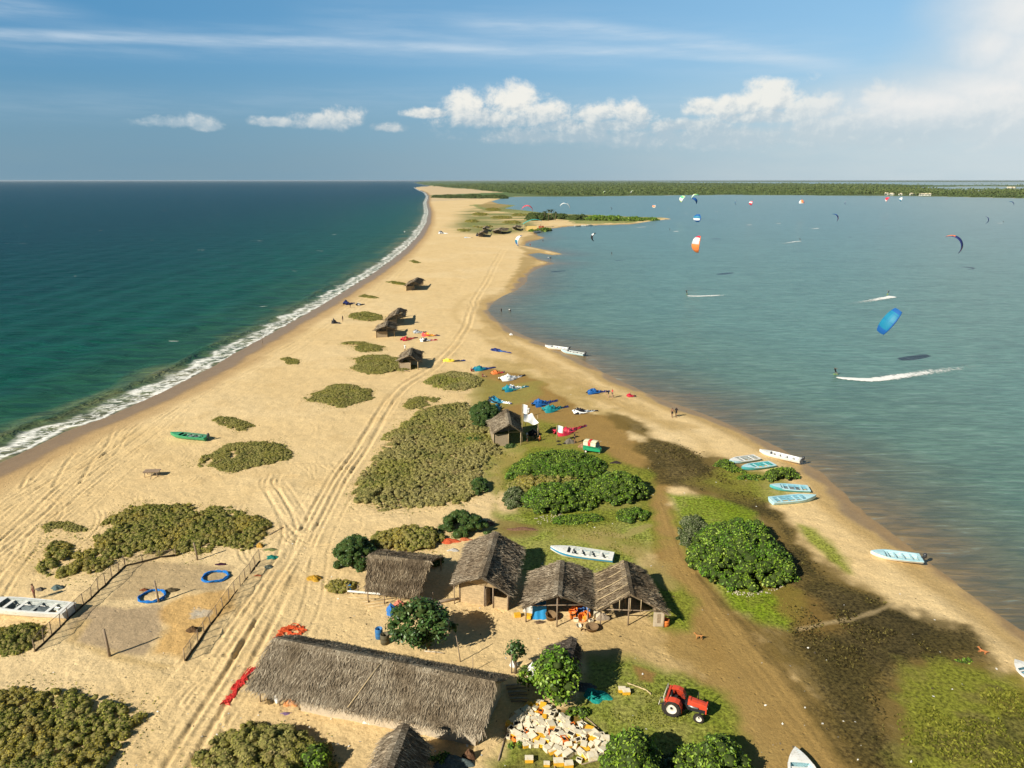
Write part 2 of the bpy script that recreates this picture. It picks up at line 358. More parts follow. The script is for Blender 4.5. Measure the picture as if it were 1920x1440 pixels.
# sand worn tracks through the grass
for pts in [[(1110, 1375), (1180, 1330)],]:
    pass
def strip(px, w, colr, op=1.0, soft=.3, amp=.4):
    P = GP(px); s = w-segdist_l(P, w+amp+soft+1)
    lay(colr, sst(s+(n1-.5)*amp, -soft, soft)*op)
def segdist_l(P, m):
    out = np.full(gx.shape, 1e3)
    k = (gx > P[:, 0].min()-m) & (gx < P[:, 0].max()+m) & (gy > P[:, 1].min()-m) & (gy < P[:, 1].max()+m)
    if k.any(): out[k] = segdist(gx[k], gy[k], P)
    return out
strip([(1676, 1131), (1640, 1148), (1600, 1162), (1560, 1168), (1500, 1180)], .22, (.36, .27, .14), .75, .2)
strip([(1310, 1080), (1380, 1160), (1450, 1240), (1520, 1320), (1590, 1420)], .35, (.13, .09, .03), .7, .4, .8)
strip([(1215, 985), (1170, 1005), (1120, 1000)], .5, (.38, .29, .12), .6)
# drying ground spread with fine net and fish
zone([(262, 1052), (440, 1062), (425, 1095), (415, 1112), (330, 1110), (250, 1125), (200, 1128), (235, 1085)], (.41, .30, .165), .5, .6, .85, .05)
zone([(160, 1150), (200, 1140), (300, 1135), (312, 1180), (275, 1235), (215, 1228), (130, 1205)], (.40, .295, .18), .4, 1.4, .95, .0)
zone([(312, 1128), (345, 1115), (415, 1112), (430, 1120), (350, 1243), (272, 1232), (300, 1190)], (.55, .33, .11), .6, 1.6, .8, .0)
zone([(122, 1205), (150, 1165), (170, 1165), (145, 1205), (270, 1236), (340, 1248), (300, 1256), (200, 1236)], (.54, .38, .17), .4, .5, .8)
zone([(362, 1145), (402, 1140), (392, 1158), (358, 1160)], (.45, .43, .38), .3, 1.2, .8, .3, 'n1')
# litter of dead leaves beneath bushes is part of each shrub
# ---------------------------------------------------------------- tyre ruts and footprints as real relief
H_ = np.zeros(gx.shape)
dune = (n3-.5)*.55*sst(rr, 30, 90)+(n2-.5)*.16
sandk = sst(col[..., 0], .30, .50)*(gs_lag < -2)*(gs_sea < -9)*(rr < 900)
H_ += dune*sst(-np.maximum(gs_sea, gs_lag), 4, 16)
H_ += (nf-.5)*.075*sandk+(n1-.5)*.13*sandk
def smoothline(px, n=8):
    P = GP(px); out = []
    Q = np.vstack([2*P[0]-P[1], P, 2*P[-1]-P[-2]])
    for i in range(1, len(Q)-2):
        for t in np.linspace(0, 1, n, endpoint=False):
            p0, p1, p2, p3 = Q[i-1], Q[i], Q[i+1], Q[i+2]
            out.append(.5*((2*p1)+(-p0+p2)*t+(2*p0-5*p1+4*p2-p3)*t*t+(-p0+3*p1-3*p2+p3)*t**3))
    out.append(P[-1]); return np.array(out)
def offset(P, d):
    T = np.gradient(P, axis=0); T /= np.linalg.norm(T, axis=1)[:, None]+1e-9
    if np.ndim(d) == 0: d = np.full(len(P), d)
    return P+np.stack([-T[:, 1], T[:, 0]], 1)*d[:, None]
def rut(P, w=.16, dep=.10):
    m = w*4
    k = (gx > P[:, 0].min()-m) & (gx < P[:, 0].max()+m) & (gy > P[:, 1].min()-m) & (gy < P[:, 1].max()+m)
    if not k.any(): return
    xs, ys = gx[k], gy[k]
    # cut the polyline in runs to keep the boxes small
    d = np.full(xs.shape, 99.)
    for i in range(0, len(P)-1, 6):
        Q = P[i:i+7]; kk = (xs > Q[:, 0].min()-m) & (xs < Q[:, 0].max()+m) & (ys > Q[:, 1].min()-m) & (ys < Q[:, 1].max()+m)
        if kk.any(): d[kk] = np.minimum(d[kk], segdist(xs[kk], ys[kk], Q))
    ww = np.maximum(w, 0.35*rr[k]*0.003)
    dep *= .62; fb_ = (.1+1.5*n1[k]); H_[k] += fb_*(-dep*np.exp(-(d/ww)**2)+dep*.55*np.exp(-((d-ww*2.0)/(ww*.8))**2))*sst(rr[k], 900, 500)
def track(px, lanes=(0,), gauge=1.55, w=.16, dep=.10, wob=.25, seed=0):
    P = smoothline(px); s = np.concatenate([[0], np.cumsum(np.linalg.norm(np.diff(P, axis=0), axis=1))])
    for j, l in enumerate(lanes):
        wv = l+wob*np.sin(s*.09+seed+j*1.7)+wob*.5*np.sin(s*.23+j)
        for sgn in (-.5, .5): rut(offset(P, wv+sgn*gauge), w, dep*(.7+.5*((j*37+seed) % 5)/5))
main = [(300, 1520), (345, 1440), (400, 1340), (445, 1265), (495, 1170), (540, 1085), (575, 1015), (605, 955), (640, 895), (683, 835), (722, 770), (758, 725), (812, 690), (845, 655), (872, 620), (885, 585), (893, 560), (912, 530), (932, 490), (945, 468)]
track(main, (0, .45), 1.6, .2, .16, .2, 1); H0 = H_.copy(); track(main[6:], (0, .2), 1.7, .24, .18, .25, 1); y0_ = G(575, 1000).y; H_ = H0+(H_-H0)*sst(gy, y0_, y0_+30)
track(main[:9], (-2.2, 1.9), 1.6, .15, .07, .9, 3)
track(main[:6], (-4.2, 3.6, 5.4), 1.6, .13, .045, 1.6, 5)
track([(430, 1230), (500, 1120), (545, 1040), (560, 985), (540, 935), (520, 900), (560, 895)], (0, 1.1), 1.5, .16, .11, .3, 2)
track([(600, 960), (570, 1000), (535, 965), (505, 915), (515, 890)], (0,), 1.5, .17, .12, .3, 4)
track([(560, 1020), (600, 990), (700, 975), (800, 965)], (0, 1.8), 1.5, .15, .07, .4, 6)
track([(905, 625), (880, 600), (887, 575), (910, 590), (950, 640), (1010, 680), (1090, 730), (1170, 770)], (0, 2.2), 1.5, .16, .08, .4, 7)
beach = [(-160, 1130), (-60, 1060), (0, 1012), (60, 962), (130, 905), (200, 856), (270, 806), (340, 760), (420, 716), (500, 676), (580, 632), (640, 595), (700, 550), (735, 520), (790, 470)]
track(beach, (-1.8, -.2, 1.5, 3.8), 1.6, .18, .12, .5, 2)
track(beach[:9], (-3.6, 5.8, 7.5), 1.5, .13, .05, 1.4, 8)
track([(-100, 1010), (0, 950), (90, 905), (190, 855), (240, 800), (330, 745), (420, 700), (500, 665), (600, 605), (700, 530)], (-.5, 1.0), 1.5, .17, .12, .3, 3)
for q in [[(60, 900), (100, 860), (150, 850)], [(100, 912), (125, 868), (140, 850)], [(150, 905), (165, 880), (178, 858), (200, 835), (215, 800)], [(40, 915), (60, 880), (95, 862)]]:
    rut(smoothline(q), .2, .17)
track([(-60, 1250), (0, 1090), (40, 1030), (60, 1000), (130, 950), (250, 905), (330, 890)], (0, 1.6), 1.5, .16, .09, .5, 9)
# turning arcs
for k in range(46):
    cx, cy, rad = [(560, 930, 5), (420, 875, 6), (20, 1010, 6), (600, 1000, 5), (300, 880, 5), (500, 800, 7), (860, 620, 6), (470, 1330, 4), (620, 860, 6), (480, 920, 6), (250, 840, 5)][k % 11]
    g = G(cx+random.uniform(-70, 70), cy+random.uniform(-30, 30)); r0 = rad*random.uniform(.5, 1.5); a0 = random.uniform(0, 6.3); al = random.uniform(.7, 2.4)
    P = np.array([(g.x+r0*math.cos(a0+al*t), g.y+r0*1.3*math.sin(a0+al*t)) for t in np.linspace(0, 1, 14)])
    for j in range(random.choice((1, 2, 3))): rut(P+j*np.array([.55, .2]), .13, .055+.03*random.random())
for k in range(40):      # straight passes along the beach
    px0 = random.uniform(0, 1); i = int(px0*(len(beach)-4)); a, b = beach[i], beach[i+3]
    o = random.uniform(-12, 60)
    rut(smoothline([(a[0]+o, a[1]+o*.5), ((a[0]+b[0])/2+o+4, (a[1]+b[1])/2+o*.45), (b[0]+o, b[1]+o*.3)]), .13, random.uniform(.03, .08))
# road ruts
for o in (0, 26, 70, 98): track([(1236+o*.2, 940), (1262+o*.4, 1040), (1330+o*.7, 1150), (1440+o, 1290), (1560+o, 1440)], (0,), 1.6, .16, .035, .2, o)
# slopes to the water
lagn = gs_lag+(n2-.5)*1.2*(rr < 900)
H_ = np.where(gs_sea > -9, np.minimum(H_, 0)*sst(-gs_sea, 3, 9)-sst(gs_sea, -9, 0)*.42, H_)
H_ = np.where(gs_sea > 0, -.42-gs_sea*.12-.06, H_)
H_ = np.where((lagn > -5) & (gs_sea < 0), H_*sst(-lagn, 1, 5)-sst(lagn, -5, 0)*.42, H_)
H_ = np.where(lagn > 0, -.42-lagn*.10, H_)
H_ = np.maximum(H_, -3.0)
H_ = np.where(rr > 2600, np.where((gs_sea > 0) | (gs_lag > 0), -3.0, H_+.5), H_)
wetk = np.clip(w1+sst(ld, 2.6, .8)*lk, 0, 1)
grassk = np.clip(sst(col[..., 1]-col[..., 0], -.045, .02)+sst(col[..., 0], .18, .10), 0, 1)

mg, t, out = newmat('ground_sand_and_grass')
att = t.node('ShaderNodeAttribute', attribute_name='gcol').outputs[0]
wa = t.node('ShaderNodeAttribute', attribute_name='wet').outputs[2]
ga = t.node('ShaderNodeAttribute', attribute_name='grass').outputs[2]
geo = t.node('ShaderNodeNewGeometry'); pos = geo.outputs['Position']
f1 = t.noise(pos, 3.3, 6, 0.7); f2 = t.noise(pos, 0.5, 4, 0.6); f3 = t.noise(pos, 14.0, 3, 0.6)
k = t.m('ADD', t.lin(f1, .25, .75, .80, 1.18), t.lin(f2, .3, .7, -.07, .07))
gk = t.lin(f1, .36, .64, .35, 1.75)
kk_ = t.m('ADD', t.m('MULTIPLY', k, t.m('SUBTRACT', 1.0, ga)), t.m('MULTIPLY', gk, ga))
kk_ = t.m('MULTIPLY', kk_, t.lin(t.noise(pos, 7.0, 3, .6), .3, .7, .90, 1.10)); kv = t.node('ShaderNodeCombineXYZ', {0: kk_, 1: kk_, 2: kk_}).outputs[0]
colr = t.node('ShaderNodeVectorMath', {0: att, 1: kv}, operation='MULTIPLY').outputs[0]
# scattered debris specks
vor = t.node('ShaderNodeTexVoronoi', {'Vector': pos, 'Scale': 0.9}); spk = t.m('LESS_THAN', vor.outputs[0], 0.055)
colr = t.mix(t.m('MULTIPLY', spk, .55), colr, (.10, .07, .035))
v2 = t.node('ShaderNodeTexVoronoi', {'Vector': t.mapv(pos, (1, 1, 1)), 'Scale': 1.7}); ft = t.m('MULTIPLY', t.ss(v2.outputs[0], 0.0, .32, -.06, 0), t.ss(f2, .48, .6)); bh = t.m('ADD', t.m('ADD', t.m('MULTIPLY', f1, .10), t.m('MULTIPLY', f3, .03)), ft)
bump = t.node('ShaderNodeBump', {'Height': bh, 'Strength': t.lin(wa, 0, 1, .85, .12), 'Distance': 1.0}).outputs[0]
bs = t.node('ShaderNodeBsdfPrincipled', {'Base Color': colr, 'Roughness': t.lin(wa, 0, 1, .95, .38), 'Specular IOR Level': t.lin(wa, 0, 1, .12, .22), 'Normal': bump})
t.l.new(bs.outputs[0], out.inputs[0])
ground = grid_mesh('ground', gx, gy, H_, {'gcol': ('FLOAT_COLOR', col), 'wet': ('FLOAT', wetk), 'grass': ('FLOAT', grassk)}, mg)
ground['kind'] = 'structure'

# ---------------------------------------------------------------- water
wx, wy = sheet(3.2, 7.0)
ws = sdist(wx, wy, sea_poly); wl = np.maximum(np.maximum(sdist(wx, wy, lag_poly), sdist(wx, wy, lag2_poly)), sdist(wx, wy, lag3_poly)); wr = np.sqrt(wx**2+wy**2)
def keepmask(s, m):
    a = s > -m
    return a[:-1, :-1] | a[1:, :-1] | a[:-1, 1:] | a[1:, 1:]
# arc length along the shore drives where each roller breaks
def arcparam(x, y, L):
    d = np.full(x.shape, 1e18); s = np.zeros(x.shape); acc = 0
    for (x0, y0), (x1, y1) in zip(L[:-1], L[1:]):
        ex, ey = x1-x0, y1-y0; ln = math.hypot(ex, ey)
        tt = np.clip(((x-x0)*ex+(y-y0)*ey)/(ln*ln), 0, 1); dd = (x-x0-tt*ex)**2+(y-y0-tt*ey)**2
        k = dd < d; d = np.where(k, dd, d); s = np.where(k, acc+tt*ln, s); acc += ln
    return s
sarc = arcparam(wx, wy, sea_line)
nn = np.where(wr < 2500, fbm(wx, wy, .03, 3, 5), .5)
swell = np.sin(ws*.42+nn*7)*.16*sst(wr, 900, 300)*sst(ws, 1, 12)
roll = .35*np.exp(-((ws-8.5-(nn-.5)*6)/1.0)**2)*sst(wr, 700, 300)
def water_mat(name, sea):
    m, t, out = newmat(name)
    sdv = t.node('ShaderNodeAttribute', attribute_name='sd').outputs[2]
    arc = t.node('ShaderNodeAttribute', attribute_name='arc').outputs[2]
    pos = t.node('ShaderNodeNewGeometry').outputs['Position']
    sp = t.node('ShaderNodeSeparateXYZ', {0: pos}); 
    dist = t.node('ShaderNodeVectorMath', {0: pos}, operation='LENGTH').outputs[1]
    if sea:
        rotz = R(-28)
        p1 = t.mapv(pos, (.12, .5, 1), (0, 0, R(8))); p2 = t.mapv(pos, (.035, .14, 1), (0, 0, R(14)))
    else:
        p1 = t.mapv(pos, (.26, 1.35, 1), (0, 0, R(14))); p2 = t.mapv(pos, (.05, .16, 1), (0, 0, R(10)))
    a = t.noise(p1, 1.0, 5, .6, .4); b = t.noise(p2, 1.0, 4, .6, .4)
    if sea:
        cn = t.noise(t.mapv(pos, (.02, .05, 1)), 1.0, 4)
        s1 = t.m('ADD', sdv, t.lin(cn, .3, .7, -6, 6))
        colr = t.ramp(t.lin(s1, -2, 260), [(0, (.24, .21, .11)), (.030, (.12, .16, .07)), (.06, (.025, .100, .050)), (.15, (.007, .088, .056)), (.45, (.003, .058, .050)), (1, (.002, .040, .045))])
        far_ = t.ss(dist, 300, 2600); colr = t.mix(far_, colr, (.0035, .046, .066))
        colr = t.mix(t.lin(a, .38, .62, 0, .85), colr, t.mix(.62, colr, (.0, .012, .014)), 'MIX')  # ripple shading painted into the colour, darkened by the wave noise
        colr = t.mix(t.ss(b, .5, .7, 0, .5), colr, t.mix(.5, colr, (.01, .09, .09)))
        # foam: swash edge, the breaking roller and lace between
        lace = t.noise(t.mapv(pos, (.55, .8, 1), (0, 0, R(-30))), 1.0, 6, .68, 1.2)
        brk = t.noise(t.node('ShaderNodeCombineXYZ', {0: t.m('MULTIPLY', arc, .035)}).outputs[0], 1.0, 2, .5)
        brk2 = t.noise(t.node('ShaderNodeCombineXYZ', {0: t.m('MULTIPLY', arc, .028), 1: 9.0}).outputs[0], 1.0, 2, .5)
        wob = t.lin(t.noise(pos, .16, 3), .3, .7, -1.6, 1.6)
        se = t.m('ADD', sdv, wob)
        e1 = t.m('MULTIPLY', t.ss(t.m('ABSOLUTE', t.m('SUBTRACT', se, .7)), 1.0, .1), t.ss(lace, .34, .5))
        w2 = t.m('MULTIPLY', t.ss(t.m('ABSOLUTE', t.m('SUBTRACT', se, t.lin(brk2, .3, .7, 3.2, 5.2))), t.lin(brk, .35, .6, .4, 2.2), .05), t.ss(brk, .38, .52))
        w2 = t.m('MULTIPLY', w2, t.ss(lace, .36, .52))
        lc = t.m('MULTIPLY', t.m('MULTIPLY', t.ss(se, 6.5, 3.5), t.ss(se, -.5, .6)), t.ss(lace, .46, .56, 0, .8))
        w3 = t.m('MULTIPLY', t.ss(t.m('ABSOLUTE', t.m('SUBTRACT', se, 13.0)), .55, .1), t.ss(brk2, .60, .66))
        # open-water whitecaps
        wc = t.noise(t.mapv(pos, (.05, .22, 1), (0, 0, R(10))), 1.0, 3, .55, .6)
        wcf = t.m('MULTIPLY', t.ss(wc, .745, .775), .8)
        foam = t.m('MAXIMUM', t.m('MAXIMUM', t.m('MAXIMUM', e1, w2), t.m('MAXIMUM', lc, w3)), wcf)
        rough, spec, bd = .26, .07, 1.0
        hgt = t.m('ADD', t.m('MULTIPLY', a, .8), t.m('MULTIPLY', b, 1.6))
        colr = t.mix(foam, colr, (.80, .79, .74))
        rgh = t.lin(foam, 0, 1, .35, .9); strn = .9
    else:
        cn = t.noise(t.mapv(pos, (.03, .10, 1)), 1.0, 4)
        s1 = t.m('ADD', sdv, t.lin(cn, .3, .7, -2.5, 2.5))
        colr = t.ramp(t.lin(s1, -1, 60), [(0, (.28, .19, .085)), (.07, (.195, .150, .085)), (.16, (.140, .155, .105)), (.36, (.125, .225, .175)), (1, (.130, .262, .222))])
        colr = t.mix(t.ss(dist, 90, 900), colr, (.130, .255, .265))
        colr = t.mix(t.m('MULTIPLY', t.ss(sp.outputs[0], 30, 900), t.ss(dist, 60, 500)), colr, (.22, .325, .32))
        colr = t.mix(t.lin(a, .40, .60, 0, .85), colr, t.mix(.52, colr, (.01, .04, .04))); colr = t.mix(t.ss(a, .40, .28, 0, .5), colr, (.26, .36, .33))  # dark and bright ripple lines painted into the colour
        colr = t.mix(t.ss(b, .42, .68, 0, .25), colr, (.03, .075, .07))
        wc = t.noise(t.mapv(pos, (.10, .6, 1), (0, 0, R(10))), 1.0, 3, .55, .6)
        wcf = t.m('MULTIPLY', t.m('MULTIPLY', t.ss(wc, .755, .79), .5), t.ss(dist, 120, 300))
        colr = t.mix(wcf, colr, (.6, .62, .6))
        hgt = t.m('ADD', t.m('MULTIPLY', a, .32), t.m('MULTIPLY', b, .35)); rgh = .28; spec = .30; strn = .8
    bump = t.node('ShaderNodeBump', {'Height': hgt, 'Strength': strn, 'Distance': 1.0}).outputs[0]
    bs = t.node('ShaderNodeBsdfPrincipled', {'Base Color': colr, 'Roughness': rgh, 'Specular IOR Level': spec, 'IOR': 1.33, 'Normal': bump})
    t.l.new(bs.outputs[0], out.inputs[0])
    return m
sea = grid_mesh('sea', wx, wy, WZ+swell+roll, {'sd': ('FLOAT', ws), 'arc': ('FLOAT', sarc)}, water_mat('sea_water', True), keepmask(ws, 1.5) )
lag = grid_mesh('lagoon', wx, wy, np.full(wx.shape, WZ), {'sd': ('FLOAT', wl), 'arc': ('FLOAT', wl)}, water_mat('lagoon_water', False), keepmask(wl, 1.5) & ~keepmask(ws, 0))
for o in (sea, lag): o['kind'] = 'structure'
# ================================================================ object helpers
def tag(o, label=None, cat=None, group=None, kind=None):
    if label: o['label'] = label
    if cat: o['category'] = cat
    if group: o['group'] = group
    if kind: o['kind'] = kind
    return o
def empty(name, loc, rz=0, label=None, cat=None, group=None):
    o = bpy.data.objects.new(name, None); COL.objects.link(o); o.empty_display_size = .3
    o.location = loc; o.rotation_euler = (0, 0, rz); return tag(o, label, cat, group)
def copy_tree(o, parent=None):
    c_ = o.copy(); COL.objects.link(c_)
    for k in ('label', 'group', 'category'): pass
    c_.parent = parent
    for ch in list(o.children): copy_tree(ch, c_)
    return c_
def gz(x, y):
    x = np.array([x], float); y = np.array([y], float); r = math.hypot(x[0], y[0])
    return float(((fbm(x, y, .05, 4, 3)-.5)*.55*sst(np.array([r]), 30, 90)+(fbm(x, y, .22, 4, 2)-.5)*.16)[0])
def GG(px, py):
    g = G(px, py); z = gz(g.x, g.y) if g.length < 700 else 0
    g = G(px, py, z); return g
_mats = {}
def pmat(name, colr, rough=.8, spec=.25, var=.12, scale=3.0, metal=0, bump=0, bscale=8.0, var2=None, coat=0):
    """painted / plain material with real-surface variation"""
    if name in _mats: return _mats[name]
    m, t, out = newmat(name)
    oc = t.node('ShaderNodeTexCoord').outputs['Object']
    n = t.noise(oc, scale, 5, .6)
    lo = tuple(x*(1-var) for x in colr); hi = tuple(min(1, x*(1+var)) for x in colr)
    cc = t.mix(t.lin(n, .3, .7), lo, hi)
    if var2: cc = t.mix(t.ss(t.noise(oc, scale*1.7, 5, .65), .52, .66, 0, .8), cc, var2)
    ins = {'Base Color': cc, 'Roughness': rough, 'Specular IOR Level': spec, 'Metallic': metal}
    if coat: ins['Coat Weight'] = coat
    if bump:
        ins['Normal'] = t.node('ShaderNodeBump', {'Height': t.noise(oc, bscale, 4, .6), 'Strength': bump, 'Distance': .05}).outputs[0]
    bs = t.node('ShaderNodeBsdfPrincipled', ins); t.l.new(bs.outputs[0], out.inputs[0])
    _mats[name] = m; return m
def vmat(name, stops, trans=0.0, rough=.85, spec=.12, patch=None, pscale=.25):
    """colour ramp driven by a per-leaf random value plus slow variation across the plant"""
    if name in _mats: return _mats[name]
    m, t, out = newmat(name)
    v = t.node('ShaderNodeAttribute', attribute_name='v').outputs[2]
    cc = t.ramp(v, stops)
    if patch:
        pos = t.node('ShaderNodeNewGeometry').outputs['Position']
        cc = t.mix(t.ss(t.noise(pos, pscale, 4, .6), .45, .62, 0, .85), cc, t.mix(v, patch[0], patch[1]))
        if 'scrub' in name:
            cc = t.mix(t.ss(t.noise(t.mapv(pos, loc=(31, 7, 0)), pscale*2.4, 4, .65), .50, .64, 0, .75), cc, t.mix(v, (.05, .075, .018), (.17, .21, .05)))
            cc = t.mix(t.ss(t.noise(t.mapv(pos, loc=(5, 77, 0)), pscale*3.1, 4, .65), .55, .68, 0, .65), cc, t.mix(v, (.16, .095, .04), (.48, .36, .20)))
    bs = t.node('ShaderNodeBsdfPrincipled', {'Base Color': cc, 'Roughness': rough, 'Specular IOR Level': spec})
    if trans:
        tr = t.node('ShaderNodeBsdfTranslucent', {'Color': cc})
        mx = t.node('ShaderNodeMixShader', {0: trans}); t.l.new(bs.outputs[0], mx.inputs[1]); t.l.new(tr.outputs[0], mx.inputs[2])
        t.l.new(mx.outputs[0], out.inputs[0])
    else: t.l.new(bs.outputs[0], out.inputs[0])
    _mats[name] = m; return m
class MB:
    def __init__(s): s.v = []; s.f = []; s.mi = []; s.mats = []; s.sm = []
    def slot(s, m):
        if m not in s.mats: s.mats.append(m)
        return s.mats.index(m)
    def add(s, vs, fs, m=None, smooth=False):
        b = len(s.v); s.v += [tuple(x) for x in vs]; k = s.slot(m)
        for f in fs: s.f.append(tuple(b+i for i in f)); s.mi.append(k); s.sm.append(smooth)
    def box(s, c_, sz, m=None, rot=None, taper=1.0):
        hx, hy, hz = sz[0]/2, sz[1]/2, sz[2]/2
        vs = [Vector((x*hx*(taper if z > 0 else 1), y*hy*(taper if z > 0 else 1), z*hz)) for z in (-1, 1) for y in (-1, 1) for x in (-1, 1)]
        if rot is not None:
            Mx = rot if isinstance(rot, Matrix) else Matrix.Rotation(rot, 3, 'Z')
            vs = [Mx @ v for v in vs]
        c_ = Vector(c_); vs = [v+c_ for v in vs]
        s.add(vs, [(0, 2, 3, 1), (4, 5, 7, 6), (0, 1, 5, 4), (2, 6, 7, 3), (0, 4, 6, 2), (1, 3, 7, 5)], m)
    def tube(s, pts, rad, m=None, n=6, cap=True):
        pts = [Vector(p) for p in pts]; rads = rad if isinstance(rad, (list, tuple)) else [rad]*len(pts)
        vs = []; fs = []
        for i, p in enumerate(pts):
            d = (pts[min(i+1, len(pts)-1)]-pts[max(i-1, 0)])
            if d.length < 1e-6: d = Vector((0, 0, 1))
            d.normalize(); a = d.orthogonal().normalized() if abs(d.z) > .9 else d.cross(Vector((0, 0, 1))).normalized(); b = d.cross(a)
            for k in range(n):
                w = 2*math.pi*k/n; vs.append(p+(a*math.cos(w)+b*math.sin(w))*rads[i])
        for i in range(len(pts)-1):
            for k in range(n): fs.append((i*n+k, i*n+(k+1) % n, (i+1)*n+(k+1) % n, (i+1)*n+k))
        if cap: fs += [tuple(range(n))[::-1], tuple((len(pts)-1)*n+k for k in range(n))]
        s.add(vs, fs, m, n > 5)
    def lathe(s, prof, c_, m=None, n=14, axis=None, cap=True):
        vs = []; fs = []; c_ = Vector(c_)
        Mx = Vector((0, 0, 1)).rotation_difference(Vector(axis)).to_matrix() if axis is not None else Matrix.Identity(3)
        for r, z in prof:
            for k in range(n):
                w = 2*math.pi*k/n; vs.append(c_+Mx @ Vector((r*math.cos(w), r*math.sin(w), z)))
        for i in range(len(prof)-1):
            for k in range(n): fs.append((i*n+k, i*n+(k+1) % n, (i+1)*n+(k+1) % n, (i+1)*n+k))
        if cap and prof[0][0] > 0: fs.append(tuple(range(n))[::-1])
        if cap and prof[-1][0] > 0: fs.append(tuple((len(prof)-1)*n+k for k in range(n)))
        s.add(vs, fs, m, True)
    def grid(s, fn, nu, nv, m=None, smooth=True):
        vs = [fn(i/nu, j/nv) for j in range(nv+1) for i in range(nu+1)]
        s.add(vs, [(j*(nu+1)+i, j*(nu+1)+i+1, (j+1)*(nu+1)+i+1, (j+1)*(nu+1)+i) for j in range(nv) for i in range(nu)], m, smooth)
    def build(s, name, parent=None, loc=None, mods=None):
        me = bpy.data.meshes.new(name); me.from_pydata(s.v, [], s.f); me.update()
        for m in s.mats:
            if m: me.materials.append(m)
        me.polygons.foreach_set('material_index', s.mi); me.polygons.foreach_set('use_smooth', s.sm)
        o = bpy.data.objects.new(name, me); COL.objects.link(o)
        if parent: o.parent = parent
        if loc: o.location = loc
        return o
def mb(): return MB()
def quads_object(name, V, vals, mats, core=None, parent=None, mat_idx=None):
    """V (N,4,3) quads with a value per quad; core = (verts, faces) in slot 1"""
    N = len(V); co = V.reshape(-1, 3); nf = N; lv = np.arange(N*4); ls = np.arange(N)*4
    vv = np.repeat(vals, 4); mi = np.zeros(N, np.int32) if mat_idx is None else mat_idx.astype(np.int32)
    if core is not None:
        cv_, cf = core; lv = np.concatenate([lv, (cf+N*4).ravel()]); ls = np.concatenate([ls, N*4+np.arange(len(cf))*cf.shape[1]])
        co = np.vstack([co, cv_]); vv = np.concatenate([vv, np.full(len(cv_), .12)]); mi = np.concatenate([mi, np.full(len(cf), len(mats)-1, np.int32)]); nf += len(cf)
    me = bpy.data.meshes.new(name)
    me.vertices.add(len(co)); me.vertices.foreach_set('co', co.astype(np.float32).ravel())
    me.loops.add(len(lv)); me.loops.foreach_set('vertex_index', lv.astype(np.int32))
    me.polygons.add(nf); me.polygons.foreach_set('loop_start', ls.astype(np.int32))
    for m in mats: me.materials.append(m)
    me.update(calc_edges=True); me.polygons.foreach_set('material_index', mi)
    at = me.attributes.new('v', 'FLOAT', 'POINT'); at.data.foreach_set('value', vv.astype(np.float32))
    o = bpy.data.objects.new(name, me); COL.objects.link(o)
    if parent: o.parent = parent
    return o
def nrmz(a): return a/(np.linalg.norm(a, axis=1)[:, None]+1e-9)
def leafquads(P, Nn, sz, asp=.55, tilt=.6):
    n = len(P); Nn = nrmz(Nn+rng.normal(0, tilt, (n, 3)))
    r = rng.normal(0, 1, (n, 3)); T = nrmz(np.cross(Nn, r)); B = np.cross(Nn, T)
    a = sz[:, None]*.5; b = sz[:, None]*.5*asp
    return np.stack([P-T*a, P-B*b+T*a*.1, P+T*a, P+B*b+T*a*.1], 1)
# a low icosphere
_bm = bmesh.new(); bmesh.ops.create_icosphere(_bm, subdivisions=2, radius=1.0); _bm.verts.ensure_lookup_table()
ICO_V = np.array([v.co[:] for v in _bm.verts]); ICO_F = np.array([[v.index for v in f.verts] for f in _bm.faces]); _bm.free()
def lumps_to_mesh(C, Rr, leaf, dens, zmin=-.35, core=.92, flat=.80):
    """leaf quads over the outsides of a cluster of balls, and a dim inner core"""
    Q = []; 
    L = len(C)
    area = 2.6*math.pi*Rr**2; cnt = np.maximum(6, (area*dens).astype(int)); idx = np.repeat(np.arange(L), cnt)
    d = nrmz(rng.normal(0, 1, (len(idx), 3))); d[:, 2] = np.where(d[:, 2] < zmin, -d[:, 2], d[:, 2])
    P = C[idx]+d*Rr[idx, None]*np.array([1, 1, flat])*(rng.uniform(.86, 1.12, (len(idx), 1))+.35*(rng.uniform(0, 1, (len(idx), 1)) > .93)*rng.uniform(0, 1, (len(idx), 1)))
    # drop what is buried in neighbouring balls
    if L > 1 and L < 1500:
        keep = np.ones(len(P), bool)
        for s in range(0, len(P), 4000):
            D = np.linalg.norm((P[s:s+4000, None, :]-C[None])/np.array([1, 1, flat]), axis=2)/Rr[None]
            D[np.arange(len(D)), idx[s:s+4000]] = 9
            keep[s:s+4000] = D.min(1) > .84
        P, d, idx = P[keep], d[keep], idx[keep]
    sz = leaf*rng.uniform(.65, 1.35, len(P))
    Nn = d*np.array([1, 1, 1])+np.array([0, 0, .55])
    V = leafquads(P, Nn, sz)
    lv = rng.uniform(0, 1, L); vals = np.clip(rng.uniform(0, 1, len(P))*.75+lv[idx]*.25, 0, 1)
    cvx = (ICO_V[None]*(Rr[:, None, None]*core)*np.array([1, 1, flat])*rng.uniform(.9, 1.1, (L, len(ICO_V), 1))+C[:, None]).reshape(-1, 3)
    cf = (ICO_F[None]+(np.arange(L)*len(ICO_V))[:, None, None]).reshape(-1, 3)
    return V, vals, (cvx, cf)
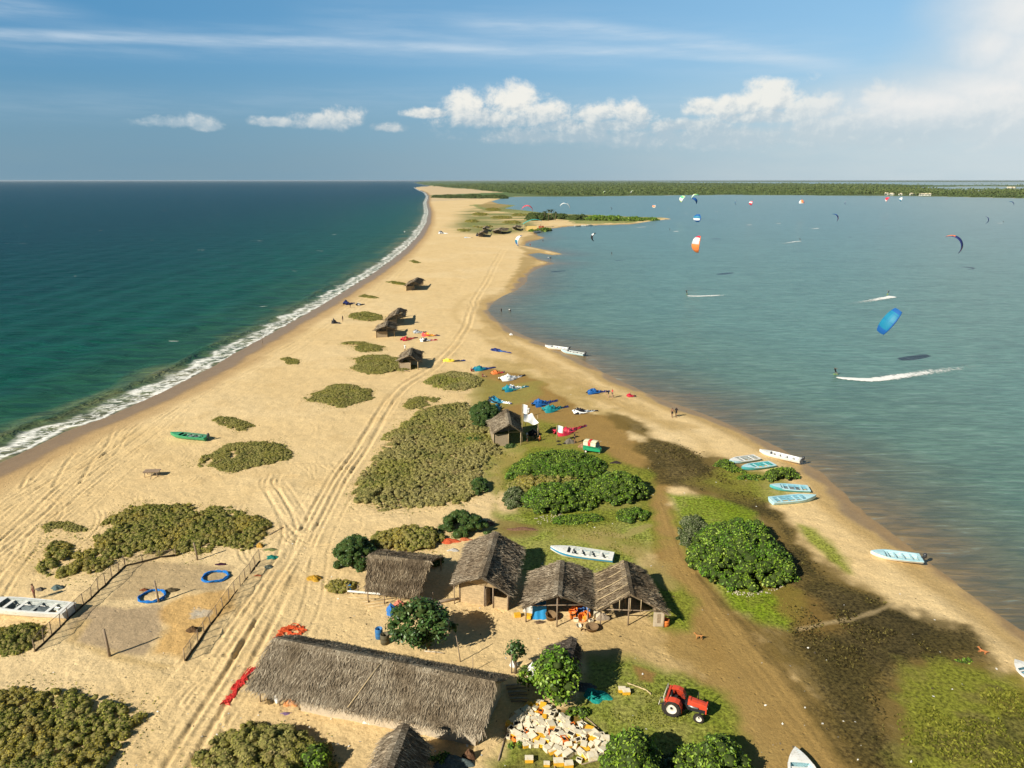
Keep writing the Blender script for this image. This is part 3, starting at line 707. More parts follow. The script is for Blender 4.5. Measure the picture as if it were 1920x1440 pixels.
LEAF = {
 'scrub': vmat('beach_scrub_leaves', [(0, (.10, .095, .030)), (.35, (.21, .205, .055)), (.7, (.34, .325, .09)), (1, (.52, .46, .18))], .15, patch=((.13, .13, .02), (.36, .33, .06)), pscale=.3),
 'scrubdry': vmat('dry_scrub_leaves', [(0, (.14, .12, .045)), (.35, (.27, .24, .085)), (.7, (.40, .355, .14)), (1, (.56, .49, .26))], .12, patch=((.13, .15, .02), (.36, .36, .06)), pscale=.09),
 'scrubgreen': vmat('green_scrub_leaves', [(0, (.045, .06, .014)), (.35, (.125, .155, .024)), (.7, (.27, .29, .045)), (1, (.56, .50, .12))], .25, patch=((.22, .15, .03), (.56, .45, .08)), pscale=.28),
 'dense': vmat('dense_bush_leaves', [(0, (.065, .115, .014)), (.4, (.155, .27, .020)), (.75, (.29, .42, .034)), (1, (.50, .60, .14))], .25, .5, .35, patch=((.06, .16, .012), (.18, .38, .02)), pscale=.3),
 'dark': vmat('dark_tree_leaves', [(0, (.022, .050, .014)), (.4, (.050, .115, .024)), (.75, (.085, .170, .034)), (1, (.20, .29, .09))], .22, .45, .4),
 'pale': vmat('pale_bush_leaves', [(0, (.09, .10, .05)), (.5, (.20, .23, .12)), (1, (.36, .37, .22))], .2),
 'far': vmat('far_leaves', [(0, (.045, .065, .022)), (.5, (.095, .135, .045)), (1, (.17, .19, .07))], .15),
}
CORE = pmat('inner_twigs', (.045, .065, .018), .95, .05, .3)  # opaque dark core that blocks the view through bushes and crowns
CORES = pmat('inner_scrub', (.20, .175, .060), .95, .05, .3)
def inside_pts(P, n):
    lo, hi = P.min(0), P.max(0); out = np.zeros((0, 2))
    while len(out) < n:
        q = rng.uniform(lo, hi, (n*3, 2)); q = q[inpoly(q[:, 0], q[:, 1], P)]; out = np.vstack([out, q])
    return out[:n]
def parea(P): x, y = P[:, 0], P[:, 1]; return abs(np.dot(x, np.roll(y, -1))-np.dot(y, np.roll(x, -1)))/2
def shrub(px, H=.7, r=.55, leaf=.2, dens=26, kind='scrub', name='scrub_patch', label='', cat='shrub', gap=.0, pack=1.3, group=None, rise=0.5, edge=2.5, gapsc=.35):
    ys = [p[1] for p in px]; y0, y1 = min(ys), max(ys)
    if 'scrub' in kind and name != 'bush' and y0 > 600: r *= .66; leaf *= .78; H *= .8; dens *= 1.7
    P = np.array([G(p[0], p[1], H*rise*(y1-p[1])/(y1-y0+1e-6))[:2] for p in px])
    A = parea(P); n = max(6, int(A/(r*r*math.pi)*pack*3.0)); n = min(n, 9000)
    q = inside_pts(P, n); sd0 = sdist(q[:, 0], q[:, 1], P)
    if gap:
        g = fbm(q[:, 0], q[:, 1], gapsc, 3, 31+len(px)); k = (g+.12*np.clip(sd0/3, 0, 1) > gap); q = q[k]; sd0 = sd0[k]
    if 'scrub' in kind and len(q) > 20:
        e_ = fbm(q[:, 0], q[:, 1], .45, 3, 91); k = sd0 > (e_-.32)*min(3.5, math.sqrt(A)*.22); q = q[k]; sd0 = sd0[k]
    hn = .45+1.1*fbm(q[:, 0], q[:, 1], .28, 3, 57) if len(q) else 1
    env = np.sqrt(np.clip(sd0/edge, 0, 1))*.8+.2
    if 'scrub' in kind: env = env*hn
    rr_ = r*np.clip(rng.lognormal(-.05, .33, len(q)), .4, 2.0)*(.6+.4*env)
    zz = np.array([gz(a, b) for a, b in q])+np.maximum(env*H*rng.uniform(.75, 1.12, len(q))-rr_, -rr_*.35)
    C = np.stack([q[:, 0], q[:, 1], zz], 1)
    V, vals, core = lumps_to_mesh(C, rr_, leaf, dens)
    # fallen leaves and runners round the foot
    if 'scrub' in kind and y0 > 560:
        m_ = 1.5; lo, hi = P.min(0)-m_, P.max(0)+m_; nq = int(min(60000, (hi[0]-lo[0])*(hi[1]-lo[1])*14)); w = rng.uniform(lo, hi, (nq, 2)); s_ = sdist(w[:, 0], w[:, 1], P)
        k = rng.uniform(0, 1, nq) < sst(s_-(fbm(w[:, 0], w[:, 1], .6, 3, 12)-.5)*3.5, -1.3, .9)*.9; w = w[k]
        Pz = np.column_stack([w, [gz(a, b)+.03 for a, b in w]]); Vf = leafquads(Pz, np.tile([0, 0, 1.], (len(w), 1)), leaf*rng.uniform(.5, 1.5, len(w)), .6, .45)
        V = np.concatenate([V, Vf]); vals = np.concatenate([vals, rng.uniform(0, .85, len(w))])
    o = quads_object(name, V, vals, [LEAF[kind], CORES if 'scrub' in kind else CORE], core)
    return tag(o, label, cat, group)
SG = 'low scrub patches spread over the sand'
shrub([(345, 868), (360, 858), (395, 850), (425, 828), (470, 823), (520, 824), (548, 836), (553, 850), (540, 862), (505, 872), (470, 882), (440, 891), (415, 890), (405, 878), (370, 874)], .6, .45, .20, 30, label='wide olive scrub patch between the green boat and the wooden cart', gap=.42, group=SG)
shrub([(395, 788), (412, 779), (440, 782), (465, 790), (480, 798), (462, 808), (445, 810), (420, 800)], .6, .45, .2, 30, label='small olive scrub patch beside the stern of the green boat', gap=.35, group=SG)
shrub([(568, 745), (590, 734), (605, 722), (640, 716), (680, 720), (708, 732), (700, 748), (670, 757), (640, 766), (618, 768), (600, 756), (575, 752)], .7, .5, .22, 30, label='olive scrub patch alone on open sand left of the tyre tracks', gap=.36, group=SG)
shrub([(523, 672), (540, 668), (564, 675), (560, 684), (540, 684)], .5, .4, .22, 26, label='smallest lone scrub patch on the sand between surf and tyre tracks', group=SG)
shrub([(634, 644), (655, 638), (680, 639), (722, 649), (720, 658), (690, 662), (668, 660), (660, 650)], .6, .45, .24, 26, label='scrub strip just seaward of the red and grey kites laid on the sand', gap=.35, group=SG)
shrub([(655, 690), (668, 680), (660, 672), (690, 663), (730, 664), (750, 668), (778, 684), (790, 690), (765, 694), (720, 702), (690, 702), (672, 696)], .7, .5, .24, 26, label='scrub patch growing against the thatched beach hut nearest the camera', gap=.36, group=SG)
shrub([(788, 716), (810, 702), (845, 692), (880, 696), (908, 710), (905, 722), (870, 732), (830, 734), (808, 722)], .7, .5, .24, 28, 'scrubdry', label='dry grey green scrub patch beside the turquoise and orange kites', gap=.33, group=SG)
shrub([(752, 762), (765, 746), (785, 739), (832, 744), (812, 756), (790, 766), (770, 768)], .6, .45, .22, 28, 'scrub', label='small scrub patch beside the tyre tracks above the large scrub field', gap=.33, group=SG)
shrub([(652, 593), (658, 586), (690, 584), (716, 590), (720, 598), (695, 604), (670, 600)], .6, .5, .28, 22, 'scrub', label='scrub patch left of the paired thatched beach huts', gap=.3, group=SG)
shrub([(672, 556), (683, 551), (718, 560), (700, 560)], .4, .45, .3, 20, 'scrub', label='thin scrub streak above the dark blue kite pile', gap=.2, group=SG)
shrub([(724, 528), (740, 526), (762, 531), (760, 535), (742, 533)], .5, .45, .32, 20, 'scrubgreen', label='scrub tuft against the farthest lone thatched hut', group=SG)
shrub([(768, 489), (776, 487), (788, 493), (778, 494)], .5, .5, .35, 18, 'scrub', label='tiny far scrub tuft between lone hut and far settlement', group=SG)
shrub([(648, 930), (660, 905), (680, 880), (700, 850), (720, 815), (742, 790), (790, 765), (840, 752), (885, 748), (905, 770), (935, 800), (945, 840), (930, 870), (915, 900), (905, 930), (870, 950), (820, 955), (760, 962), (700, 962), (660, 950)], .8, .55, .22, 22, 'scrubdry', name='scrub_field', label='large dry scrub field left of the kite hut', gap=.30, pack=.75, group=SG)
shrub([(48, 1050), (70, 1025), (90, 1003), (125, 1010), (160, 1025), (175, 1000), (205, 960), (240, 943), (300, 941), (360, 940), (430, 947), (490, 965), (520, 990), (500, 1020), (480, 1035), (420, 1030), (370, 1050), (320, 1045), (260, 1040), (235, 1060), (160, 1090), (110, 1085), (60, 1070)], .75, .5, .21, 26, 'scrubgreen', name='scrub_field', label='long green scrub field behind the fenced drying ground', gap=.36, pack=.8, group=SG)
shrub([(70, 985), (95, 973), (130, 974), (165, 990), (155, 1000), (130, 998), (110, 990), (85, 998)], .5, .4, .2, 26, 'scrub', label='thin curved scrub strip beyond the long green scrub field', gap=.3, group=SG)
shrub([(-80, 1330), (-40, 1290), (30, 1276), (100, 1280), (180, 1290), (240, 1305), (283, 1325), (270, 1370), (240, 1410), (220, 1470), (180, 1560), (-80, 1560)], .9, .5, .2, 30, 'scrubgreen', name='scrub_field', label='yellow green scrub mound in the bottom left corner', gap=.33, pack=.8, group=SG)
shrub([(-60, 1185), (0, 1170), (40, 1166), (80, 1172), (86, 1188), (60, 1215), (30, 1230), (-60, 1235)], .8, .5, .2, 30, 'scrubgreen', label='yellow green scrub clump below the white boat at the left edge', gap=.2, group=SG)
shrub([(352, 1410), (375, 1375), (410, 1350), (470, 1338), (540, 1342), (590, 1355), (620, 1385), (628, 1420), (600, 1500), (560, 1560), (380, 1560), (345, 1470)], 1.4, .6, .22, 30, 'scrub', name='scrub_mound', label='grey green scrub mound with litter below the long thatched shed', gap=.15, pack=.9, rise=.9, group=SG)
BG = 'rounded leafy green bushes'
def bush(px, H, r, leaf, label, kind='dense', rise=.8, dens=None, group=BG, **k):
    return shrub(px, H, r*.62, leaf*.80, dens or 1.9/(leaf*leaf)*.85, kind, 'bush', label, 'bush', rise=rise, group=group, edge=k.pop('edge', r*2.6), **k)
bush([(1288, 1050), (1292, 1010), (1320, 970), (1375, 952), (1430, 960), (1450, 985), (1465, 1020), (1488, 1050), (1490, 1085), (1450, 1102), (1410, 1112), (1350, 1102), (1315, 1085)], 3.2, 1.0, .30, 'biggest dark green bush, a round mound beside the dirt road', edge=4.5)
bush([(1272, 985), (1285, 965), (1320, 962), (1330, 985), (1300, 1010), (1290, 1030), (1270, 1010)], .8, .5, .2, 'pale dry brushwood and weeds at the left foot of the biggest bush', 'pale', rise=.4, gap=.3)
bush([(950, 895), (960, 868), (990, 845), (1030, 835), (1075, 835), (1120, 848), (1138, 870), (1120, 890), (1080, 905), (1040, 912), (985, 910)], 1.6, .85, .26, 'broad green bush directly below the green three wheeler', edge=3)
bush([(1098, 925), (1105, 895), (1135, 880), (1175, 878), (1205, 895), (1218, 920), (1200, 942), (1150, 950), (1110, 945)], 2.3, .8, .28, 'round bright bush at the edge of the dirt road below the broad bush')
bush([(1040, 925), (1050, 900), (1085, 893), (1120, 900), (1130, 930), (1110, 955), (1070, 960), (1045, 945)], 1.5, .7, .26, 'low leafy bush filling the gap between the two round bright bushes')
bush([(950, 905), (965, 888), (1010, 885), (1070, 890), (1100, 893), (1080, 915), (1000, 925), (960, 920)], 1.3, .7, .26, 'low olive green bush between broad bush and left round bush', 'scrubgreen')
bush([(980, 935), (990, 908), (1030, 898), (1075, 905), (1098, 925), (1090, 955), (1050, 965), (1000, 965)], 2.2, .8, .28, 'round bright bush just left of the roadside bush')
bush([(942, 935), (950, 912), (975, 905), (985, 925), (975, 950), (955, 955)], 1.0, .55, .22, 'pale grey green bush beside the sandy gap', 'pale')
bush([(1155, 970), (1160, 950), (1195, 945), (1218, 955), (1210, 975), (1180, 982)], 1.1, .55, .24, 'small green bush in the grass at the bend of the dirt road')
bush([(1015, 975), (1060, 962), (1110, 960), (1150, 955), (1150, 970), (1100, 980), (1050, 985)], .7, .5, .22, 'low ragged green growth along the foot of the round bright bushes', gap=.4)
bush([(880, 775), (885, 755), (905, 748), (930, 752), (938, 770), (925, 790), (905, 805), (890, 800)], 2.0, .7, .26, 'dark bush behind the thatched kite hut', 'dark')
bush([(880, 912), (885, 893), (900, 888), (915, 898), (912, 920), (895, 930)], 1.6, .6, .24, 'small dark bush on the right rim of the dry scrub field', 'dark')
bush([(866, 828), (875, 816), (900, 818), (912, 826), (890, 832)], .7, .4, .22, 'low dark plant on the grass left of the kite hut', 'dark')
bush([(943, 836), (955, 828), (970, 832), (962, 840), (950, 841)], .5, .35, .2, 'tiny low plant in front of the kite hut', 'dark')
bush([(826, 985), (832, 965), (850, 950), (880, 950), (905, 962), (918, 985), (905, 1003), (870, 1008), (840, 1000)], 2.4, .8, .27, 'dark round bush behind the tall plank walled hut', 'dark')
bush([(690, 1010), (705, 990), (760, 978), (820, 985), (832, 1005), (810, 1030), (760, 1035), (710, 1035)], 1.1, .55, .22, 'brownish scrub between two dark bushes behind the open left shelter', 'scrubgreen')
bush([(622, 1045), (632, 1010), (660, 993), (690, 998), (705, 1020), (700, 1050), (670, 1070), (640, 1075)], 2.2, .7, .26, 'dark bush at the back left corner of the open left shelter', 'dark')
bush([(760, 1040), (790, 1028), (830, 1032), (832, 1050), (815, 1062), (770, 1055)], 1.6, .6, .26, 'dark bush peeping over the ridge of the open left shelter', 'dark')
bush([(605, 1100), (620, 1080), (645, 1076), (668, 1085), (670, 1105), (640, 1115), (612, 1112)], .9, .42, .2, 'spiky yellow green bush left of the open left shelter', 'scrubgreen')
bush([(1432, 895), (1440, 875), (1465, 868), (1490, 874), (1498, 888), (1480, 903), (1450, 905)], 1.6, .7, .28, 'green bush between the boats pulled up on the lagoon shore', 'dense')
bush([(1340, 868), (1350, 856), (1372, 858), (1380, 872), (1400, 888), (1370, 885)], .9, .5, .26, 'small green bush left of the pale blue boats', 'dense')
bush([(1376, 893), (1400, 884), (1430, 886), (1432, 900), (1400, 900)], .8, .5, .25, 'low green bush below the turquoise boats', 'dense')
bush([(1132, 1430), (1135, 1380), (1150, 1345), (1180, 1330), (1215, 1345), (1228, 1385), (1240, 1440), (1235, 1520), (1140, 1520)], 3.8, .9, .30, 'tall bush at the bottom edge between foam boxes and tractor', edge=2.6)
bush([(1255, 1500), (1262, 1420), (1275, 1385), (1320, 1350), (1360, 1352), (1395, 1395), (1412, 1440), (1400, 1520)], 2.6, .8, .26, 'yellowish bush at the bottom edge just below the tractor', edge=2.4)
bush([(1225, 1440), (1235, 1400), (1260, 1400), (1275, 1440), (1260, 1500), (1230, 1500)], 1.2, .5, .24, 'shaded low bush between the two bottom edge bushes', 'dark')
bush([(1058, 1340), (1062, 1322), (1080, 1314), (1100, 1322), (1108, 1335), (1090, 1345)], .9, .4, .22, 'leafy sapling beside the heap of foam boxes', 'dense', gap=.25)
bush([(556, 1420), (565, 1398), (590, 1378), (612, 1385), (622, 1410), (610, 1450), (575, 1470), (555, 1450)], 1.9, .6, .24, 'bright green bush growing out of the grey green scrub mound', 'dense')
bush([(799, 1425), (803, 1405), (818, 1394), (835, 1398), (842, 1415), (830, 1432), (810, 1436)], 1.6, .5, .25, 'small bright bush against the bottom hut', 'dense')
bush([(955, 1402), (958, 1388), (975, 1383), (985, 1392), (975, 1404)], .6, .3, .18, 'small weeds at the left foot of the foam box heap', 'dense', gap=.25)
bush([(1790, 1235), (1812, 1228), (1828, 1234), (1812, 1242), (1795, 1242)], .5, .35, .22, 'bright green weed at the top of the yellow green lawn', 'dense', gap=.2)
# spit of land in the lagoon
fg = 'bushes on the far sand spit'
for i, (cx, cy, w, h, H) in enumerate([(1010, 409, 26, 6, 7), (1048, 407, 22, 5, 5), (1085, 409, 24, 5, 5), (1120, 410, 26, 5, 4.5), (1152, 411, 24, 5, 4.5), (1185, 412, 26, 4, 4), (1216, 411, 20, 3, 3), (1000, 432, 12, 3, 4), (1020, 430, 14, 4, 4)]):
    P = [(cx+w*math.cos(a), cy+h*math.sin(a)*.8) for a in np.linspace(0, 6.28, 10)[:-1]]
    names = ['at the root of the spit, nearest the palms', 'second along the spit from the palms', 'third along the spit from the palms', 'in the middle of the spit', 'just past the middle of the spit', 'second from the tip of the spit', 'at the tip of the spit', 'just left of the turquoise canopy', 'on the shore right of the turquoise canopy']
    shrub(P, H, 3.0, 1.1, .9, 'dense' if i > 2 else 'far', 'bush', 'low green bush mass '+names[i], 'bush', rise=.4, group=fg, edge=6, pack=.8)
for i, (x0, x1, yy_, H) in enumerate([(808, 868, 370, 5), (862, 905, 370.5, 7), (900, 950, 370.5, 6)]):
    shrub([(x0, yy_), ((x0+x1)/2, yy_-3.2), (x1, yy_-2), (x1, yy_+1.5), ((x0+x1)/2, yy_+1.8)], H, 5, 3, .3, 'far', 'bush', ['dark far bush belt at the seaward end of the lagoon head', 'dark far bush belt in the middle of the lagoon head', 'dark far bush belt at the water end of the lagoon head'][i], 'bush', rise=.3, group='bush belt at the head of the lagoon', edge=9)
# ---------------------------------------------------------------- trees
BARK = pmat('grey_bark', (.16, .12, .075), .95, .1, .35, 9, bump=.6)
def tree(px, py, H, rad, label, kind='dark', leaf=.3, r=.75, n=26, low=.25, lean=(0, 0), name='tree', parentless=True, dens=None):
    g = GG(px, py); root = empty(name, g, 0, label, 'tree')
    C = []
    for i in range(n):
        d = Vector((random.gauss(0, 1), random.gauss(0, 1), random.gauss(.25, .8))).normalized()
        k = random.uniform(.45, .8)
        C.append((lean[0]+d.x*rad[0]*k, lean[1]+d.y*rad[1]*k, H*low+(H*(1-low))*.5+d.z*(H*(1-low)*.5-r*.5)*random.uniform(.6, 1)))
    C = np.array(C); Rr = r*rng.uniform(.7, 1.25, n)
    V, vals, core = lumps_to_mesh(C, Rr, leaf*.85, dens or 2.0/(leaf*leaf), zmin=-.8, core=.62)
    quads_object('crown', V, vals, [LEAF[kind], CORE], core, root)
    b = mb(); top = Vector((lean[0]*.6, lean[1]*.6, H*.55))
    b.tube([(0, 0, -.3), (.05, .04, H*.2), tuple(top*.7), tuple(top)], [H*.045, H*.036, H*.026, H*.015], BARK, 8)
    for i in range(7):
        a = i*.9+.3; q = C[i % n]; s = top*random.uniform(.35, .8)
        b.tube([s, s.lerp(Vector(q), .5)+Vector((0, 0, .1)), Vector(q)], [H*.018, H*.012, H*.005], BARK, 6)
    b.build('trunk', root)
    return root
tree(802, 1214, 4.2, (3.5, 2.8), 'round dark green tree on the open sand beside the blue barrel', 'dark', .34, .62, 80, .04, (-.5, .2))
tree(1042, 1318, 4.4, (1.9, 2.0), 'leafy tree standing in front of the dark thatched hut', 'dense', .30, .55, 75, .04, (0, .1))
tree(966, 1262, 2.9, (.9, .8), 'thin young tree by the upright pole left of the dark thatched hut', 'dark', .30, .38, 12, .3)
tree(990, 1290, 1.9, (.9, .9), 'small leafy shrub tree over the timber pile', 'dense', .28, .4, 10, .1)
# palms at the far camp
PALM = vmat('palm_fronds', [(0, (.03, .045, .015)), (.6, (.07, .09, .03)), (1, (.13, .13, .05))], .15)
def palm(px, py, H, label):
    g = G(px, py); root = empty('palm_tree', g, 0, label, 'palm tree', 'palms beside the turquoise canopy')
    b = mb(); b.tube([(0, 0, -.2), (.2, 0, H*.5), (.5, .1, H)], [.28, .2, .15], BARK, 6); b.build('trunk', root)
    Q = []
    for k in range(15):
        a = k*2.4; el = random.uniform(-.3, .9); L = random.uniform(3.2, 4.2); prev = Vector((.5, .1, H))
        for j in range(5):
            e = el-j*.33; nx = prev+Vector((math.cos(a)*math.cos(e), math.sin(a)*math.cos(e), math.sin(e)))*L/5
            w = Vector((-math.sin(a), math.cos(a), 0))*(.55*(1-.15*j)); Q.append([prev-w, nx-w, nx+w, prev+w]); prev = nx
    quads_object('crown', np.array([[list(v) for v in q] for q in Q]), rng.uniform(0, 1, len(Q)), [PALM], None, root)
for i, (x, y, h) in enumerate([(1020, 413, 8), (1028, 414, 10), (1034, 412, 9), (1041, 413, 7.5)]):
    palm(x, y, h, ['shortest palm, nearest the turquoise canopy', 'tallest palm of the far camp', 'bushy palm just right of the tallest palm', 'palm of the far camp nearest the spit bushes'][i])
# ---------------------------------------------------------------- the far palm forest: one mass
def forest():
    polys = [GP([(806, 349.0), (930, 345.2), (1200, 343.2), (1500, 344.6), (1640, 346.8), (1742, 350.2), (1700, 353), (1742, 357), (1800, 362), (1930, 360), (2400, 364), (2400, 371), (1916, 370.8), (1747, 367.4), (1672, 366.5), (1576, 366.0), (1364, 364.7), (1221, 365.8), (1106, 367.4), (1020, 367.6), (960, 362), (900, 357), (840, 352)]),
             GP([(1690, 347.6), (1900, 347.8), (2400, 347.2), (2400, 351), (1960, 350.2), (1850, 348.8)]), GP([(1930, 352.5), (2400, 353), (2400, 359), (1960, 356), (1900, 358)])]
    Q = []; vals = []
    for pi, P in enumerate(polys):
        N = [26000, 1500, 900][pi]
        py = rng.uniform(342.5, 371, N*6); px = rng.uniform(780, 2400, N*6)
        g = np.array([G(a, b)[:2] for a, b in zip(px, py)]); k = inpoly(g[:, 0], g[:, 1], P); g = g[k][:N]
        dist = np.linalg.norm(g, axis=1)
        dens = fbm(g[:, 0], g[:, 1], .006, 3, 77)
        lowland = np.clip((dens-.42)*6, 0.15, 1)*np.where((g[:, 0] > 1700) & (dist < 2900), .35, 1)
        H = (5+8*rng.uniform(0, 1, len(g)))*lowland
        for j in range(5):
            off = rng.normal(0, 1, (len(g), 3))*np.array([2.2, 2.2, 1.3]); C = np.column_stack([g, H])+off*(dist/2500)[:, None]**.5
            C[:, 2] = np.maximum(C[:, 2], 1.2)
            Q.append(leafquads(C, np.tile([0, -.5, .9], (len(g), 1)), rng.uniform(3.5, 6.5, len(g))*(dist/2500)**.5, .6, .7)); vals.append(np.clip(.5*rng.uniform(0, 1, len(g))+.5*dens, 0, 1))
        # pale trunks of the front palms
        f = rng.uniform(0, 1, len(g)) < .25; a = g[f]; hh = H[f]
        w = np.array([.45, 0, 0]); z0 = np.column_stack([a, np.zeros(len(a))]); z1 = np.column_stack([a, hh])
        Q.append(np.stack([z0-w, z0+w, z1+w, z1-w], 1)); vals.append(np.full(len(a), 1.0))
    o = quads_object('forest', np.concatenate(Q), np.concatenate(vals), [LEAF['far']])
    tag(o, 'distant palm forest across the lagoon', 'forest', None, 'stuff')
forest()
# ================================================================ thatched huts
THATCH = {
 'grey': vmat('grey_thatch', [(0, (0.101, 0.076, 0.054)), (.35, (0.224, 0.179, 0.125)), (.7, (0.347, 0.286, 0.207)), (1, (0.538, 0.459, 0.347))], 0, .95, .05, patch=((0.090, 0.065, 0.043), (0.291, 0.224, 0.151)), pscale=.35),
 'brown': vmat('brown_thatch', [(0, (0.101, 0.073, 0.045)), (.35, (0.235, 0.174, 0.110)), (.7, (0.370, 0.291, 0.190)), (1, (0.560, 0.459, 0.325))], 0, .95, .05, patch=((0.067, 0.047, 0.028), (0.224, 0.168, 0.112)), pscale=.5),
 'dark': vmat('dark_thatch', [(0, (0.028, 0.022, 0.018)), (.4, (0.078, 0.063, 0.050)), (.8, (0.146, 0.118, 0.095)), (1, (0.246, 0.207, 0.168))], 0, .95, .05),
 'pale': vmat('pale_thatch', [(0, (0.134, 0.105, 0.072)), (.35, (0.280, 0.224, 0.157)), (.7, (0.403, 0.336, 0.241)), (1, (0.582, 0.504, 0.381))], 0, .95, .05, patch=((0.090, 0.067, 0.043), (0.291, 0.224, 0.146)), pscale=.22),
}
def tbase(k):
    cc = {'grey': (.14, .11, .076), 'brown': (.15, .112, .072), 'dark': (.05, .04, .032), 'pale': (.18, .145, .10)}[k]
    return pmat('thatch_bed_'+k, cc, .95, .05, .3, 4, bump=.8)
WOOD = pmat('weathered_wood', (.30, .23, .155), .9, .1, .25, 5, bump=.4)
PLANK = pmat('pale_planks', (.44, .325, .185), .9, .1, .22, 3, bump=.3)
POLE = pmat('bare_poles', (.27, .205, .145), .9, .1, .25, 6)
BAMBOO = pmat('bamboo_slats', (.44, .34, .20), .8, .2, .2, 4)
DARK = pmat('dark_interior', (.03, .026, .022), .95, .05, .2)  # near-black for hollows and openings, no cloth
WHITEWALL = pmat('limewashed_wall', (.50, .42, .31), .9, .1, .12, 2, var2=(.36, .31, .25))
def bil(a, b, c_, d, s, t): return (a*(1-s)+b*s)*(1-t)+(d*(1-s)+c_*s)*t
def slope(Q, V_, vals, K, r0, r1, e1, e0, kind, dens=70, slen=.75, w=.05, sag=.10, thick=.16, rows=9, seed=0):
    """one thatched slope r0-r1 (ridge) to e0-e1 (eave): slab into builder K, straws appended to V_"""
    r0, r1, e1, e0 = map(np.array, (r0, r1, e1, e0))
    nrm = np.cross(r1-r0, e0-r0); nrm = nrm/np.linalg.norm(nrm)
    if nrm[2] < 0: nrm = -nrm
    L = np.linalg.norm(r1-r0); Wd = np.linalg.norm(e0-r0)
    nu, nv = max(4, int(L/.7)), max(4, int(Wd/.6))
    def surf(s, t, up=0.0):
        p = bil(r0, r1, e1, e0, s, t)
        z = -sag*math.sin(math.pi*s)*(.4+.6*t)+.11*math.sin(s*L*1.3+seed)*math.cos(t*Wd*1.1+seed*2)
        return p+np.array([0, 0, z])+nrm*up
    K.grid(lambda s, t: surf(s, t, 0), nu, nv, tbase(kind))
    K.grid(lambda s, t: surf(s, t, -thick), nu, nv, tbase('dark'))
    for (fa, fb) in (((0, 0), (1, 0)), ((0, 1), (1, 1)), ((0, 0), (0, 1)), ((1, 0), (1, 1))):
        K.grid(lambda s, t: surf(fa[0]+(fb[0]-fa[0])*s, fa[1]+(fb[1]-fa[1])*s, -thick*t), 8, 1, tbase(kind), False)
    n = int(L*Wd*dens); s = rng.uniform(-.01, 1.01, n); t = rng.uniform(0, 1, n)
    t = (np.floor(t*rows)+rng.beta(1.2, 2.0, n))/rows*1.0
    P = bil(r0[None], r1[None], e1[None], e0[None], s[:, None], t[:, None])
    P[:, 2] += -sag*np.sin(np.pi*s)*(.4+.6*t)+.11*np.sin(s*L*1.3+seed)*np.cos(t*Wd*1.1+seed*2)
    dn = nrmz((e0-r0)[None]*(1-s[:, None])+(e1-r1)[None]*s[:, None]); side = np.cross(nrm[None], dn)
    ang = rng.normal(0, .30, n)[:, None]; D = dn*np.cos(ang)+side*np.sin(ang); Sd = -dn*np.sin(ang)+side*np.cos(ang)
    ln = slen*rng.uniform(.5, 1.25, n)[:, None]; ww = w*rng.uniform(.5, 1.4, n)[:, None]
    up0 = rng.uniform(-.02, .05, n)[:, None]; up1 = rng.uniform(.0, .15, n)[:, None]
    tw = nrm[None]*rng.normal(0, .6, n)[:, None]; Sd = nrmz(Sd+tw)
    a = P+nrm*up0; b = P+D*ln+nrm*up1
    V_.append(np.stack([a-Sd*ww/2, b-Sd*ww*.35, b+Sd*ww*.35, a+Sd*ww/2], 1))
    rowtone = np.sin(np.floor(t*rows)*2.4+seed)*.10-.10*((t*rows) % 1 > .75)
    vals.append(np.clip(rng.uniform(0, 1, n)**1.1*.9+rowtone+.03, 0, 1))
def roof(parent, slopes, kind, name='thatch_roof', ridges=(), **kw):
    kw = {**dict(dens=110, slen=.55, w=.04), **kw}
    K = mb(); V_ = []; vals = []
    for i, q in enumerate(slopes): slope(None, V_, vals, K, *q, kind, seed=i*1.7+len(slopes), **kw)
    for a, b in ridges:       # straws folded over the ridge
        a, b = np.array(a), np.array(b); L = np.linalg.norm(b-a); n = int(L*70); s = rng.uniform(0, 1, n)[:, None]
        ax = (b-a)/L; sd = np.cross(ax, [0, 0, 1]); sg = np.where(rng.uniform(0, 1, n) < .5, -1, 1)[:, None]
        P = a+(b-a)*s+np.array([0, 0, .06]); D = sd*sg*.4+np.array([0, 0, -.16])+ax*rng.normal(0, .18, n)[:, None]
        W_ = ax*.03
        V_.append(np.stack([P-W_, P+D-W_, P+D+W_, P+W_], 1)); vals.append(rng.uniform(.3, 1, n))
    V = np.concatenate(V_); vals = np.concatenate(vals)
    # merge slab (as triangles) with straws in one mesh
    tri = []; 
    for f in K.f: tri += [(f[0], f[1], f[2]), (f[0], f[2], f[3])]
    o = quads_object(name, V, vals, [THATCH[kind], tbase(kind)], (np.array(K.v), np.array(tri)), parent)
    return o
def wall_planks(p, q, z0, z1, m, n, thick=.05, gap=.02, name='plank_wall', parent=None, slope_top=None):
    """horizontal planks between p and q"""
    b = mb(); p = Vector(p); q = Vector(q); d = (q-p).to_2d(); L = d.length; a = math.atan2(d.y, d.x); h = (z1-z0)/n
    for i in range(n):
        zz = z0+h*(i+.5); cx = (p+q)/2
        b.box((cx.x, cx.y, zz), (L+random.uniform(-.06, .06), thick+random.uniform(0, .03), h-gap), m, a)
    return b.build(name, parent)
def post(parent, x, y, z0, z1, r=.06, m=None, name='post', lean=(0, 0)):
    b = mb(); b.tube([(x, y, z0-.3), (x+lean[0]*.5, y+lean[1]*.5, (z0+z1)/2+.02), (x+lean[0], y+lean[1], z1)], [r, r*.95, r*.85], m or POLE, 7)
    return b.build(name, parent)
def LW(root, p): return Vector(p)-root.location
